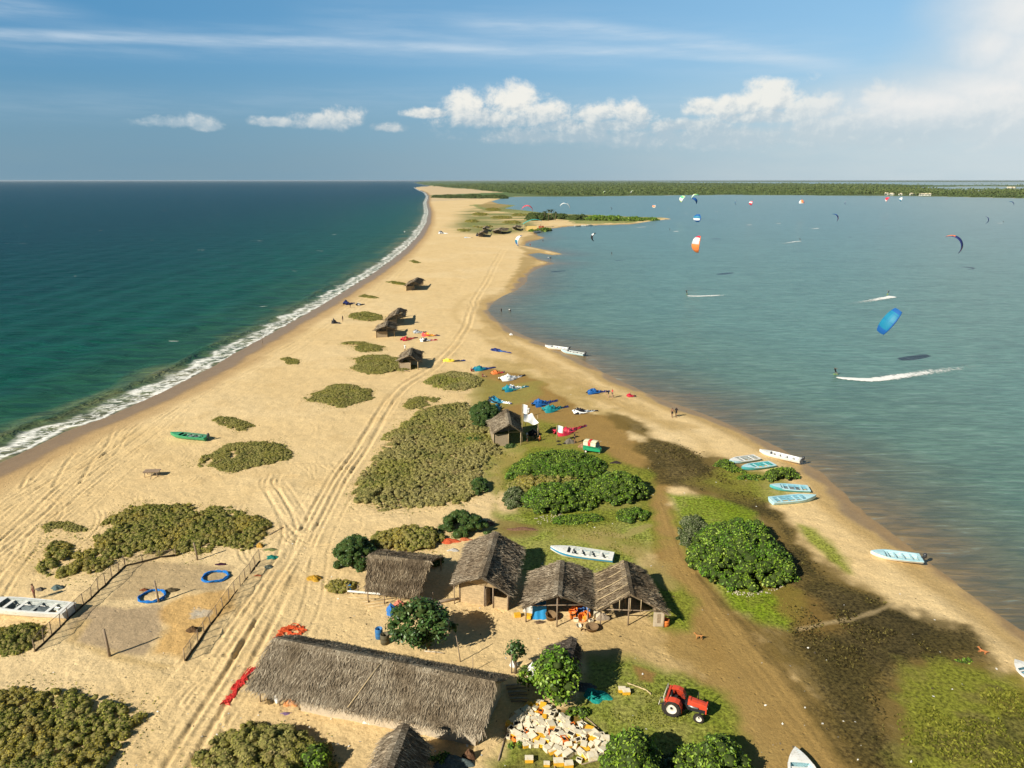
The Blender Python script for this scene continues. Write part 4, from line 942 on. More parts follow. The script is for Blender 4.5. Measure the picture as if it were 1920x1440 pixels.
def gable(name, rf, rb, elf, elb, erf, erb, hr, he, kind, label, cat='hut', group=None, **kw):
    """corner pixels: ridge front/back at hr, left/right eaves front/back at he"""
    RF, RB = G(*rf, hr), G(*rb, hr); LF, LB = G(*elf, he), G(*elb, he); RFt, RBk = G(*erf, he), G(*erb, he)
    base = (LF+LB+RFt+RBk)/4; base.z = 0
    root = empty(name, base, 0, label, cat, group)
    f = lambda p: p-base
    roof(root, [(f(RF), f(RB), f(LB), f(LF)), (f(RF), f(RB), f(RBk), f(RFt))], kind, ridges=[(f(RF), f(RB))], **kw)
    print(name, 'len', round((RF-RB).length, 1), 'wl', round((LF-RF).length, 1), 'wr', round((RFt-RF).length, 1), 'bk', round((LB-RB).length, 1), round((RBk-RB).length, 1))
    return root, f(RF), f(RB), f(LF), f(LB), f(RFt), f(RBk)
# --- long shed
def long_shed():
    hr, he = 3.45, 1.45
    RL, RR = G(513, 1197, hr), G(929, 1278.5, hr); EL, ER = G(465, 1292, he), G(901, 1378.5, he)
    ax = (RR-RL); ax.z = 0; ax.normalize(); nb = Vector((-ax.y, ax.x, 0))
    wN = ((RL-EL).dot(nb)+(RR-ER).dot(nb))/2; print('shed half width', wN, 'len', (RR-RL).length)
    FL, FR = RL+nb*wN, RR+nb*wN; FL.z = FR.z = he
    base = (EL+ER+FL+FR)/4; base.z = 0; f = lambda p: p-base
    root = empty('thatched_shed', base, 0, 'longest grey thatched shed, low and windowless, beside the tyre tracks', 'shed')
    roof(root, [(f(RL), f(RR), f(ER), f(EL)), (f(RL), f(RR), f(FR), f(FL))], 'pale', ridges=[(f(RL), f(RR))], dens=120, rows=9, slen=.6, w=.04)
    # walls stand in from the eaves
    def wp(side, s): 
        e = (EL.lerp(ER, s) if side == 0 else FL.lerp(FR, s)); e = e+(nb if side == 0 else -nb)*.55; return f(Vector((e.x, e.y, 0)))
    b = mb()
    def wall(p, q, z1, m, t=.12):
        d = q-p; b.box(((p.x+q.x)/2, (p.y+q.y)/2, z1/2-.1), (d.length, t, z1+.2), m, math.atan2(d.y, d.x))
    wall(wp(0, .22), wp(0, .97), 1.55, WHITEWALL); wall(wp(1, .06), wp(1, .97), 1.5, WHITEWALL)
    b.build('mud_wall', root)
    for nm, s in (('end_wall', .97), ('end_wall', .06)):
        b = mb(); p, q = wp(0, s), wp(1, s); r = f(RL.lerp(RR, s)); r.z = hr-.3
        b.add([p, q, (q.x, q.y, 1.5), r, (p.x, p.y, 1.5)], [(0, 1, 2, 3, 4)], WHITEWALL)
        off = ax*.1; n0 = [Vector(v)+off for v in b.v]; b.add(n0, [(4, 3, 2, 1, 0)], WHITEWALL); b.build(nm, root)
    for s in (.03, .12, .21): 
        w = wp(0, s); post(root, w.x, w.y, 0, 1.7)
    # bamboo rods lying on the roof
    for s0, s1 in ((.52, .45),):
        a = f(RL.lerp(RR, s0)); c_ = f(EL.lerp(ER, s1)); a.z += .08; c_.z += .12
        bb = mb(); bb.tube([a, a.lerp(c_, .5)+Vector((0, 0, .02)), c_], .045, BAMBOO, 6); bb.build('roof_rod', root)
    return root
long_shed()
HG = 'thatched huts of the fishing camp'
# --- plank hut
r_, RF, RB, LF, LB, RFt, RBk = gable('plank_hut', (903, 1082), (929, 997), (848, 1096), (874, 1020), (958, 1118), (981, 1026), 3.9, 2.0, 'grey', 'tall thatched hut with pale plank front wall and open doorway', group=HG, dens=110, sag=.15, rows=8, w=.045)
fl, fr = LF.lerp(LB, .09), RFt.lerp(RBk, .09); fl = fl.lerp(fr, .10); fr = fr.lerp(fl, .08)
d = (fr-fl); D1, D2 = fl.lerp(fr, .52), fl.lerp(fr, .70)
wall_planks(fl, D1, -.1, 2.0, PLANK, 9, parent=r_); wall_planks(D2, fr, -.1, 1.15, PLANK, 5, parent=r_)
b = mb(); ap = RF.lerp(RB, .09); b.add([(fl.x, fl.y, 2.0), (fr.x, fr.y, 2.0), (ap.x, ap.y, ap.z-.25)], [(0, 1, 2)], PLANK); b.add([(fl.x, fl.y+.05, 2.0), (fr.x, fr.y+.05, 2.0), (ap.x, ap.y+.05, ap.z-.25)], [(2, 1, 0)], PLANK); b.build('gable_boards', r_)
bl, brr = LB.lerp(LF, .08).lerp(RBk, .1), RBk.lerp(RFt, .08).lerp(LB, .1)
wall_planks(fl, bl, -.1, 1.9, WOOD, 7, parent=r_); wall_planks(fr, brr, -.1, 1.9, WOOD, 7, parent=r_); wall_planks(bl, brr, -.1, 1.9, WOOD, 7, parent=r_)
for p in (fl, D1, D2, fr): post(r_, p.x, p.y-.06, 0, 2.05, .07)
b = mb(); b.box(((D1.x+D2.x)/2-.1, (D1.y+D2.y)/2+.35, .9), (.8, .05, 1.8), WOOD, 1.1); b.build('door', r_)
post(r_, LF.x+.15, LF.y+.1, 0, LF.z, .05)
# --- open gable shelters
def shelter(rf, rb, elf, elb, erf, erb, hr, he, kind, label, rods=0, **kw):
    r_, RF, RB, LF, LB, RFt, RBk = gable('thatched_shelter', rf, rb, elf, elb, erf, erb, hr, he, kind, label, group=HG, **kw)
    for a, b_, h in ((LF, LB, he), (RFt, RBk, he), (RF, RB, hr)):
        for s in (.04, .5, .95):
            p = a.lerp(b_, s)
            if h == he: c_ = RF.lerp(RB, s); p = p.lerp(Vector((c_.x, c_.y, p.z)), .10)
            post(r_, p.x, p.y, 0, p.z-.08+(.1 if h == he else 0), .065)
    bm_ = mb(); p, q = LF.lerp(LB, .04), RFt.lerp(RBk, .04); bm_.tube([(p.x, p.y, he+.1), (q.x, q.y, he+.1)], .05, POLE, 6)
    bm_.build('tie_beam', r_); bm_ = mb(); p, q = LF.lerp(LB, .95), RFt.lerp(RBk, .95); bm_.tube([(p.x, p.y, he+.1), (q.x, q.y, he+.1)], .05, POLE, 6); bm_.build('tie_beam', r_)
    for i in range(rods):
        s = .03+i*(.9/max(1, rods-1)); a = RF.lerp(RB, s); c_ = LF.lerp(LB, s); b2 = mb()
        b2.tube([a+Vector((0, 0, .13)), a.lerp(c_, .5)+Vector((0, 0, .11-.05)), c_.lerp(a, .02)+Vector((0, 0, .13))], .045, BAMBOO, 6); b2.build('roof_rod', r_)
    return r_, RF, RB, LF, LB, RFt, RBk
sh1 = shelter((1045, 1115), (1051, 1051), (979, 1140), (995, 1071), (1109, 1139), (1110, 1070), 3.3, 1.5, 'grey', 'middle thatched shelter, open in front, full of orange and blue tubs', rows=8)
sh2 = shelter((1181, 1113), (1169, 1051), (1121, 1147), (1116, 1077), (1255, 1152), (1210, 1069), 3.3, 1.5, 'brown', 'right thatched shelter with pale bamboo rods laid down its roof', rods=5, rows=8)
r2 = sh2[0]; RF, LF, RFt = sh2[1], sh2[3], sh2[5]
for s in (.3, .45, .6): b = mb(); a = LF.lerp(RFt, s); tp = RF.z-.25-abs(s-.5)*1.6; b.tube([(a.x, a.y, 1.6), (a.x, a.y, max(tp, 1.9))], .035, BAMBOO, 6); b.build('gable_strut', r2)
b = mb(); p = RFt.lerp(sh2[6], .06); b.box((p.x-.75, p.y, .7), (.95, .05, 1.4), WHITEWALL); b.box((p.x-.75, p.y-.03, .8), (.3, .03, .9), WOOD); b.build('cloth_panel', r2)
# back wall mats so the insides stay dark as in the photograph
for S_ in (sh1, sh2):
    _, RF, RB, LF, LB, RFt, RBk = S_
    wall_planks(LB.lerp(RBk, .06), RBk.lerp(LB, .06), 0, 1.5, WOOD, 6, parent=S_[0], name='back_wall')
    wall_planks(RFt.lerp(RBk, .3).lerp(LF.lerp(LB, .3), .08), RBk.lerp(LB, .07), 0, 1.3, WOOD, 5, parent=S_[0], name='side_wall')
# --- open left shelter: a single broad slope seen from the front, low back
def lean_shelter():
    hr, he = 2.9, 1.45
    RL, RR = G(692, 1040, hr), G(808, 1053, hr); EL, ER = G(684, 1106, he), G(784, 1118, he)
    ax = (RR-RL).normalized(); nb = Vector((-ax.y, ax.x, 0)); w = (RL-EL).dot(nb); FL, FR = RL+nb*w, RR+nb*w; FL.z = FR.z = he
    print('lean shelter', (RR-RL).length, w)
    base = (EL+ER+FL+FR)/4; base.z = 0; f = lambda p: p-base
    root = empty('thatched_shelter', base, 0, 'leftmost thatched shelter with a fence of short posts in front', 'hut', HG)
    roof(root, [(f(RL), f(RR), f(ER), f(EL)), (f(RL), f(RR), f(FR), f(FL))], 'brown', ridges=[(f(RL), f(RR))], dens=85, rows=7)
    for e0, e1 in ((EL, ER), (FL, FR)):
        for s in (.04, .35, .66, .96): p = f(e0.lerp(e1, s)); post(root, p.x, p.y+(.25 if e0 is EL else -.25), 0, he+.05, .055)
lean_shelter()
# low rail fence in front
def rail_fence(px0, px1, n, h, label):
    a, b_ = GG(*px0), GG(*px1); root = empty('low_fence', a, 0, label, 'fence'); d = b_-a
    for i in range(n):
        p = d*(i/(n-1)); post(root, p.x, p.y, 0, h*random.uniform(.8, 1.15), .05)
    bb = mb(); bb.tube([Vector((0, 0, .28)), d*.5+Vector((0, 0, .3)), d+Vector((0, 0, .27))], .10, pmat('pale_pipe', (.62, .60, .55), .7), 8); bb.build('rail', root)
rail_fence((652, 1113), (812, 1128), 9, .9, 'low fence of short posts and a pale rail before the leftmost shelter')
# --- dark hut behind the tree
r_, RF, RB, LF, LB, RFt, RBk = gable('dark_hut', (1064, 1228), (1074, 1195), (1013, 1246), (1025, 1209), (1085, 1250), (1090, 1214), 3.6, 2.0, 'dark', 'dark thatched hut with white canvas side, half hidden by the leafy tree', group=HG, dens=60)
wall_planks(LF.lerp(RFt, .08), RFt.lerp(LF, .08), 0, 2, WOOD, 7, parent=r_); wall_planks(LB.lerp(RBk, .08), RBk.lerp(LB, .08), 0, 2, WOOD, 7, parent=r_)
wall_planks(RFt.lerp(LF, .08), RBk.lerp(LB, .08), 0, 2, WOOD, 7, parent=r_)
CANV = pmat('white_canvas', (.78, .77, .73), .85, .15, .08, 2, bump=.3)
b = mb(); b.grid(lambda s, t: LF.lerp(LB, s*.95)+Vector((-.25-.5*t*t, -.1, -.15-1.75*t+.05*math.sin(s*9))), 8, 5, CANV); b.build('canvas_side', r_)
# --- bottom hut, cut by the frame
r_, RF, RB, LF, LB, RFt, RBk = gable('grey_hut', (715, 1465), (758, 1354), (662, 1500), (716, 1388), (778, 1535), (806, 1398), 3.7, 2.1, 'grey', 'dark grey thatched hut cut by the bottom edge of the picture', group=HG, dens=75)
wall_planks(LB.lerp(RBk, .1), RBk.lerp(LB, .1), 0, 2.1, WOOD, 7, parent=r_); wall_planks(RFt.lerp(LF, .1), RBk.lerp(LB, .1), 0, 2.1, WOOD, 7, parent=r_)
wall_planks(LF.lerp(RFt, .1), LB.lerp(RBk, .1), 0, 2.1, WOOD, 7, parent=r_)
# --- kite hut
r_, RF, RB, LF, LB, RFt, RBk = gable('kite_hut', (955, 795), (949, 767), (924, 813), (915, 788), (979, 811), (975, 779), 3.9, 2.2, 'pale', 'small thatched hut of the kite camp with woven front wall', cat='hut', dens=60)
MAT_ = pmat('woven_mat', (.34, .27, .18), .95, .08, .2, 12, bump=.5)
a_, c_ = LF.lerp(LB, .08).lerp(RFt, .04), RFt.lerp(RBk, .08).lerp(LF, .04); mid = a_.lerp(c_, .55)
wall_planks(a_, mid, -.1, 1.9, MAT_, 8, parent=r_, name='woven_wall', gap=.01)
for p, q in ((a_, LB.lerp(RBk, .06)), (LB.lerp(RBk, .06), RBk.lerp(LB, .06))): wall_planks(p, q, -.1, 2.0, MAT_, 8, parent=r_, name='woven_wall', gap=.01)
for p in (a_, mid, c_): post(r_, p.x, p.y-.08, 0, (3.0 if p is mid else 2.3), .07, BAMBOO)
b = mb(); b.tube([(mid.x, mid.y-.1, 2.15), (c_.x, c_.y-.1, 2.15)], .05, BAMBOO); b.build('tie_beam', r_)
# --- beach huts
def bhut(rf, rb, elf, elb, erf, erb, hr, he, label, wallm=MAT_, kd='grey'):
    r_, RF, RB, LF, LB, RFt, RBk = gable('beach_hut', rf, rb, elf, elb, erf, erb, hr, he, kd, label, 'hut', 'small thatched huts along the beach', dens=26, w=.09, slen=1.0, rows=5)
    a_, c_ = LF.lerp(LB, .08).lerp(RFt, .06), RFt.lerp(RBk, .08).lerp(LF, .06)
    wall_planks(a_, a_.lerp(c_, .6), -.1, 1.5, wallm, 4, parent=r_, name='woven_wall')
    wall_planks(a_, LB.lerp(RBk, .06), -.1, 1.6, wallm, 4, parent=r_, name='woven_wall')
    wall_planks(LB.lerp(RBk, .06), RBk.lerp(LB, .06), -.1, 1.6, wallm, 4, parent=r_, name='woven_wall')
    for p in (a_, a_.lerp(c_, .6), c_, RBk.lerp(LB, .06)): post(r_, p.x, p.y-.05, 0, he+.2, .08, BAMBOO)
    return r_
bhut((767, 666), (771, 652), (745, 677), (755, 660), (785, 678), (794, 659), 3.5, 1.9, 'thatched beach hut nearest the camera, scrub at its foot')
bhut((723, 611), (726, 601), (702, 620), (710, 608), (741, 618), (745, 606), 3.3, 1.9, 'front hut of the overlapping pair, plank walled, beside the red kites')
bhut((742, 589), (747, 577), (722, 601), (733, 588), (757, 592), (762, 581), 3.5, 1.9, 'rear hut of the overlapping pair with white sheet on its roof')
bhut((775, 528), (783, 520), (759, 536), (769, 526), (787, 533), (795, 524), 3.5, 1.9, 'lone hut farthest up the empty beach')
bhut((905, 434.5), (908, 431), (896, 439), (900, 434), (913, 438), (916, 433), 4.0, 2.0, 'dark lone hut in front of the far settlement')
bhut((934, 431), (939, 426.5), (922, 433), (930, 428.5), (950, 432.5), (954, 428), 3.4, 2.0, 'long low far hut beside the turquoise canopy camp', kd='pale')
bhut((966, 425), (968, 422), (960, 426.5), (963, 423.5), (975, 427), (978, 423.5), 3.6, 2.0, 'far hut directly left of the turquoise canopy', kd='pale')
bhut((909, 426.5), (911, 424), (904, 428), (907, 425), (916, 428), (918, 425), 3.4, 2.0, 'farthest small hut at the edge of the dune grass', kd='pale')
# ================================================================ boats
WHITE = pmat('boat_white_gelcoat', (.78, .77, .73), .42, .45, .05, 1.5, var2=(.60, .57, .50))
PALEB = pmat('boat_pale_blue', (.42, .66, .72), .42, .45, .07, 1.5, var2=(.55, .70, .72))
TURQ = pmat('boat_turquoise', (.09, .42, .44), .42, .45, .08, 1.5)
BLUE = pmat('boat_blue', (.03, .27, .50), .4, .45, .08, 1.5)
GREEN = pmat('boat_green', (.05, .32, .15), .45, .4, .12, 1.5, var2=(.10, .38, .20))
DGREEN = pmat('boat_dark_green', (.02, .12, .06), .5, .4, .12, 1.5)
REDP = pmat('boat_red_trim', (.52, .07, .04), .45, .4, .1)
INSIDE = pmat('boat_inside_grey', (.40, .43, .41), .7, .2, .15, 3, var2=(.25, .24, .20))
INBLUE = pmat('boat_inside_blue', (.20, .42, .52), .7, .2, .15, 3)
BLK = pmat('black_rubber', (.02, .02, .022), .7, .3, .2, 9)
ENG = pmat('outboard_cowl', (.035, .037, .042), .35, .5, .1)
METAL = pmat('dull_metal', (.42, .42, .42), .45, .5, .1, 5, metal=.7)
NETG = pmat('grey_net', (.16, .19, .20), .95, .1, .4, 20, bump=1)
def boat(bow, stern, label, top=WHITE, side=WHITE, deck=None, inner=INSIDE, beam=None, motor=False, net=False, heel=0, z=0, trim=None, cover=None, gz_=True, group='boats pulled up on the sand and grass'):
    a, b_ = G(*bow, .3), G(*stern, .3); L = (a-b_).length; mid = (a+b_)/2; h = gz(mid.x, mid.y)
    # land by the water slopes down
    P2 = np.array([[mid.x]]), np.array([[mid.y]]); ls = float(sdist(P2[0], P2[1], lag_poly)[0, 0]); 
    if ls > -5: h = -sst(np.array(ls), -5, 0)*.42
    root = empty('fishing_boat', (mid.x, mid.y, h+z-.05), math.atan2(a.y-b_.y, a.x-b_.x), label, 'boat', group)
    B = beam or L*.27; D = L*.115; deck = deck or top
    def hb(s): 
        k = max(0, (s-.50)/.5); return B/2*(1-k**2.3)*(.90+.10*min(1, s/.3))
    def sh(s): return D*(.86+.34*s**2.4)
    def kl(s): return D*.62*max(0, (s-.72)/.28)**2
    def X_(s): return (s-.5)*L
    prof = [(0, 0), (.55, .10), (.82, .40), (.93, .72), (1.0, 1.0)]
    ns = 18; ss_ = [i/ns for i in range(ns+1)]
    def pt(s, k, sg, inset=0, lift=0):
        f, zz = prof[k]; zk = kl(s); w = max(hb(s)-inset, .0)
        return Vector((X_(s)-(.0 if inset == 0 else 0), sg*w*f, zk+lift*(1-zz)+(sh(s)-zk)*zz))
    hull = mb()
    for sg in (-1, 1):
        for i in range(ns):
            for k in range(4):
                m_ = side if k in (2, 3) else top
                if trim is not None and k == 3: m_ = trim
                vs = [pt(ss_[i], k, sg), pt(ss_[i+1], k, sg), pt(ss_[i+1], k+1, sg), pt(ss_[i], k+1, sg)]
                hull.add(vs, [(0, 1, 2, 3) if sg > 0 else (3, 2, 1, 0)], m_, True)
    hull.add([pt(0, k, 1) for k in range(5)]+[pt(0, k, -1) for k in range(4, 0, -1)], [tuple(range(9))], side)
    hull.build('hull', root)
    inn = mb(); s0, s1 = .05, .74; ri = .13*B/1.7
    for sg in (-1, 1):
        n2 = 14
        for i in range(n2):
            sa, sb = s0+(s1-s0)*i/n2, s0+(s1-s0)*(i+1)/n2
            for k in range(4):
                vs = [pt(sa, k, sg, ri, D*.18), pt(sb, k, sg, ri, D*.18), pt(sb, k+1, sg, ri), pt(sa, k+1, sg, ri)]
                inn.add(vs, [(3, 2, 1, 0) if sg > 0 else (0, 1, 2, 3)], inner, True)
    for s in (s0, s1):
        inn.add([pt(s, k, 1, ri, D*.18) for k in range(5)]+[pt(s, k, -1, ri, D*.18) for k in range(4, 0, -1)], [tuple(range(9)), tuple(range(9))[::-1]], inner)
    inn.build('cockpit', root)
    for sg in (-1, 1):
        gw = mb()
        for i in range(ns):
            sa, sb = ss_[i], ss_[i+1]
            if sb > s1+.01: continue
            o0, o1 = pt(sa, 4, sg), pt(sb, 4, sg); i0, i1 = pt(max(sa, s0), 4, sg, ri), pt(max(sb, s0), 4, sg, ri)
            up = Vector((0, 0, .012)); vs = [o0+up+Vector((0, sg*.03, 0)), o1+up+Vector((0, sg*.03, 0)), i1+up, i0+up]
            gw.add(vs, [(0, 1, 2, 3) if sg < 0 else (3, 2, 1, 0)], deck)
            gw.add([o0+Vector((0, sg*.03, -.07)), o1+Vector((0, sg*.03, -.07)), vs[1], vs[0]], [(0, 1, 2, 3) if sg < 0 else (3, 2, 1, 0)], deck)
        gw.build('gunwale', root)
    dk = mb()
    ds = [s1-.02+(1-s1+.02)*i/8 for i in range(9)]
    for i in range(8):
        a0, a1 = ds[i], ds[i+1]; cz = .05
        for sg in (-1, 1):
            vs = [Vector((X_(a0), 0, sh(a0)+cz)), Vector((X_(a1), 0, sh(a1)+cz*(1-i/8))), pt(a1, 4, sg)+Vector((0, 0, .014)), pt(a0, 4, sg)+Vector((0, 0, .014))]
            dk.add(vs, [(0, 1, 2, 3) if sg < 0 else (3, 2, 1, 0)], deck, True)
    dk.build('foredeck', root)
    ad = mb(); ad.add([(X_(0), -hb(0), sh(0)+.015), (X_(.07), -hb(.07), sh(.07)+.015), (X_(.07), hb(.07), sh(.07)+.015), (X_(0), hb(0), sh(0)+.015)], [(0, 1, 2, 3)], deck); ad.build('stern_deck', root)
    if cover is None:
        for s in (.20, .36, .52, .66):
            w = (hb(s)-ri)*1.9; bb = mb(); bb.box((X_(s), 0, sh(s)*.80), (L*.035, w, .05), deck if s != .36 else inner); bb.build('thwart', root)
    if net:
        b = mb(); V0 = [random.random()*6 for _ in range(4)]
        b.grid(lambda s, t: Vector(((s-.72)*L*.36-.1*L*0, (t-.5)*B*.62, D*.45+D*.32*math.sin(math.pi*s)*math.sin(math.pi*t)*(1+.3*math.sin(s*21+V0[0])*math.sin(t*17)))), 16, 10, NETG); b.build('net_heap', root)
    if motor:
        b = mb(); b.lathe([(.0, 0), (.17, .02), (.20, .2), (.17, .42), (.08, .50), (0, .51)], (X_(0)-.28, 0, D*.95), ENG, 10); b.box((X_(0)-.22, 0, D*.55), (.16, .14, D*.9), ENG); b.box((X_(0)-.1, 0, D*.95), (.3, .2, .1), ENG); b.build('outboard_motor', root)
    return root
boat((320, 816), (388, 822), 'green boat alone on the sea beach with dark green stern', GREEN, GREEN, GREEN, DGREEN, motor=True, net=True, beam=1.7)
boat((-42, 1140), (132, 1152), 'white boat cut by the left edge beside the fenced drying ground', WHITE, WHITE, WHITE, INSIDE, beam=2.0, net=True)
boat((1032, 1032), (1150, 1047), 'white and blue boat on the grass behind the thatched shelters', WHITE, BLUE, WHITE, INSIDE, beam=1.75, trim=WHITE)
boat((1022, 647), (1066, 652), 'white boat at the lagoon edge, the farther of two afloat by the shore', WHITE, WHITE, WHITE, WHITE, motor=True, beam=1.7)
boat((1052, 655), (1096, 662), 'pale green white boat at the lagoon edge, the nearer of two by the shore', WHITE, PALEB, WHITE, INSIDE, motor=True, beam=1.7)
boat((1424, 845), (1502, 862), 'long white boat with black outboard afloat beside the turquoise boats', WHITE, WHITE, WHITE, WHITE, motor=True, beam=1.6)
boat((1367, 866), (1420, 857), 'pale blue boat, left of the pair above the lagoon bushes', PALEB, PALEB, WHITE, INSIDE, beam=1.8)
boat((1390, 878), (1449, 869), 'turquoise boat, right of the pair above the lagoon bushes', TURQ, TURQ, PALEB, TURQ, beam=1.8)
boat((1443, 912), (1517, 916), 'turquoise hulled boat with crossed white seats, above the pale blue one', TURQ, TURQ, PALEB, INBLUE, beam=1.95, net=True)
boat((1530, 933), (1446, 939), 'pale blue boat with red keel line, below the turquoise hulled boat', PALEB, PALEB, PALEB, INBLUE, beam=1.8, trim=PALEB)
boat((1632, 1036), (1728, 1046), 'white boat with pale blue foredeck alone on the lagoon sand', WHITE, WHITE, PALEB, PALEB, motor=True, beam=1.9)
boat((1902, 1238), (1975, 1290), 'white boat cut by the right edge on the lagoon sand', WHITE, WHITE, WHITE, INBLUE, beam=2.0)
boat((1490, 1408), (1530, 1520), 'white and pale blue boat cut by the bottom edge on the dirt road', WHITE, PALEB, WHITE, PALEB, beam=1.9)
for i, (x0, y0, x1, y1, l) in enumerate([(1076, 423.5, 1088, 423, 'far white boat moored by the spit, leftmost'), (1090, 422, 1100, 422.5, 'far white boat moored by the spit, middle one'), (1101, 421.5, 1110, 421, 'far white boat moored by the spit, rightmost')]):
    boat((x0, y0), (x1, y1), l, motor=False, beam=2.4, group='white boats moored by the spit')
boat((1000, 436), (1012, 434), 'small white boat on the shore under the turquoise canopy', beam=2.2)
# ================================================================ people
SKIN = pmat('skin', (.23, .125, .075), .6, .3, .08); SKINL = pmat('light_skin', (.45, .28, .19), .6, .3, .08)
HAIR = pmat('dark_hair', (.015, .012, .01), .6, .3, .2)
CL = lambda n, cc: pmat('cloth_'+n, cc, .9, .1, .12, 6)
CW, CK, CR, CB, CM, CO = CL('white', (.75, .74, .70)), CL('black', (.02, .02, .025)), CL('red', (.55, .05, .05)), CL('blue', (.05, .14, .42)), CL('maroon', (.20, .03, .04)), CL('orange', (.70, .22, .04))
def person(px, py, label, pose='stand', face=0.0, shirt=CW, short=CK, skin=SKIN, z=None, h=1.72):
    g = GG(px, py)
    if z is not None: g = G(px, py, z)
    k = h/1.72
    J = {'hip': (0, 0, .92), 'chest': (0, .0, 1.30), 'neck': (0, .01, 1.46), 'head': (0, .03, 1.60), 'crown': (0, .03, 1.70)}
    for s, n in ((-1, 'l'), (1, 'r')):
        J['sh'+n] = (s*.18, 0, 1.40); J['el'+n] = (s*.24, .02, 1.13); J['wr'+n] = (s*.25, .12, .90); J['hd'+n] = (s*.25, .16, .82)
        J['th'+n] = (s*.10, 0, .88); J['kn'+n] = (s*.11, .03, .49); J['an'+n] = (s*.12, 0, .09); J['to'+n] = (s*.13, .18, .03)
    if pose == 'walk':
        J['knl'] = (-.11, .16, .50); J['anl'] = (-.11, .22, .10); J['tol'] = (-.11, .40, .05); J['knr'] = (.11, -.02, .48); J['anr'] = (.11, -.28, .14); J['tor'] = (.11, -.14, .03)
        J['ell'] = (-.24, -.12, 1.15); J['wrl'] = (-.25, -.10, .92); J['hdl'] = (-.25, -.08, .84)
    if pose == 'bend':
        J['chest'] = (0, .32, 1.12); J['neck'] = (0, .46, 1.16); J['head'] = (0, .58, 1.12); J['crown'] = (0, .66, 1.14)
        for s, n in ((-1, 'l'), (1, 'r')): J['sh'+n] = (s*.18, .40, 1.12); J['el'+n] = (s*.22, .44, .84); J['wr'+n] = (s*.18, .52, .60); J['hd'+n] = (s*.17, .55, .52)
    if pose == 'sit':
        dz = -.78
        for q in ('hip', 'chest', 'neck', 'head', 'crown'): J[q] = (J[q][0], J[q][1]-.05, J[q][2]+dz)
        for s, n in ((-1, 'l'), (1, 'r')):
            J['sh'+n] = (s*.18, -.05, .62); J['el'+n] = (s*.26, .10, .42); J['wr'+n] = (s*.16, .32, .40); J['hd'+n] = (s*.12, .38, .38)
            J['th'+n] = (s*.10, 0, .12); J['kn'+n] = (s*.18, .40, .42); J['an'+n] = (s*.16, .62, .07); J['to'+n] = (s*.16, .80, .03)
    if pose == 'ride':      # leaning back on a board
        J['chest'] = (-.30, 0, 1.16); J['neck'] = (-.40, 0, 1.30); J['head'] = (-.44, .02, 1.43); J['crown'] = (-.47, .02, 1.52); J['hip'] = (-.16, 0, .80)
        for s, n in ((-1, 'l'), (1, 'r')):
            J['sh'+n] = (-.34, s*.18, 1.26); J['el'+n] = (-.12, s*.22, 1.26); J['wr'+n] = (.10, s*.18, 1.36); J['hd'+n] = (.18, s*.17, 1.40)
            J['th'+n] = (-.14, s*.1, .76); J['kn'+n] = (.02, s*.24, .46); J['an'+n] = (.06, s*.30, .10); J['to'+n] = (.20, s*.34, .05)
    names = list(J); idx = {n: i for i, n in enumerate(names)}
    rad = {'hip': (.15, .12), 'chest': (.165, .12), 'neck': (.06, .06), 'head': (.095, .10), 'crown': (.07, .08)}
    rl = {'sh': .065, 'el': .045, 'wr': .033, 'hd': .04, 'th': .088, 'kn': .062, 'an': .042, 'to': .035}
    E = [('hip', 'chest'), ('chest', 'neck'), ('neck', 'head'), ('head', 'crown')]
    for n in 'lr': E += [('chest', 'sh'+n), ('sh'+n, 'el'+n), ('el'+n, 'wr'+n), ('wr'+n, 'hd'+n), ('hip', 'th'+n), ('th'+n, 'kn'+n), ('kn'+n, 'an'+n), ('an'+n, 'to'+n)]
    me = bpy.data.meshes.new('person'); me.from_pydata([tuple(c_*k for c_ in J[n]) for n in names], [(idx[a], idx[b]) for a, b in E], [])
    o = bpy.data.objects.new('person', me); COL.objects.link(o)
    md = o.modifiers.new('s', 'SKIN'); me.skin_vertices or me.attributes
    for n in names:
        r_ = rad.get(n) or (rl[n[:2]],)*2; me.skin_vertices[0].data[idx[n]].radius = (r_[0]*k, r_[1]*k)
    me.skin_vertices[0].data[idx['hip']].use_root = True
    sb = o.modifiers.new('b', 'SUBSURF'); sb.levels = 1; sb.render_levels = 1
    dg = bpy.context.evaluated_depsgraph_get(); dg.update(); m2 = bpy.data.meshes.new_from_object(o.evaluated_get(dg)); o.modifiers.clear(); o.data = m2; m2.name = 'person'
    for m_ in (skin, shirt, short, HAIR): m2.materials.append(m_)
    Jv = np.array([J[n] for n in names])*k; zone_of = {'hip': 2, 'th': 2, 'chest': 1, 'sh': 1, 'neck': 1, 'head': 0, 'crown': 3}
    for p in m2.polygons:
        cpt = np.array(p.center); i = int(np.argmin(np.linalg.norm(Jv-cpt, axis=1))); n = names[i]
        zn = zone_of.get(n, zone_of.get(n[:2], 0)) if not n.startswith('hd') else 0
        p.material_index = zn; p.use_smooth = True
    o.location = (g.x, g.y, g.z); o.rotation_euler = (0, 0, face)
    return tag(o, label, 'person')
person(66, 1124, 'bare chested person standing behind the white boat at the left edge', 'stand', 2.5, SKIN, CM)
person(643, 603, 'person in dark clothes standing alone seaward of the beach huts', 'stand', 1.2, CK, CK)
person(759.5, 659, 'person in white standing behind the nearest beach hut', 'stand', 0, CW, CW)
person(657, 577, 'person in black beside the dark blue kite pile on the sea beach', 'bend', 1.0, CK, CK)
person(1148, 746, 'person standing over the blue kite near the lagoon', 'stand', 2.0, CR, CK, SKINL)
person(1141, 745, 'person bending down over the blue kite near the lagoon', 'bend', 1.6, CK, CK, SKINL)
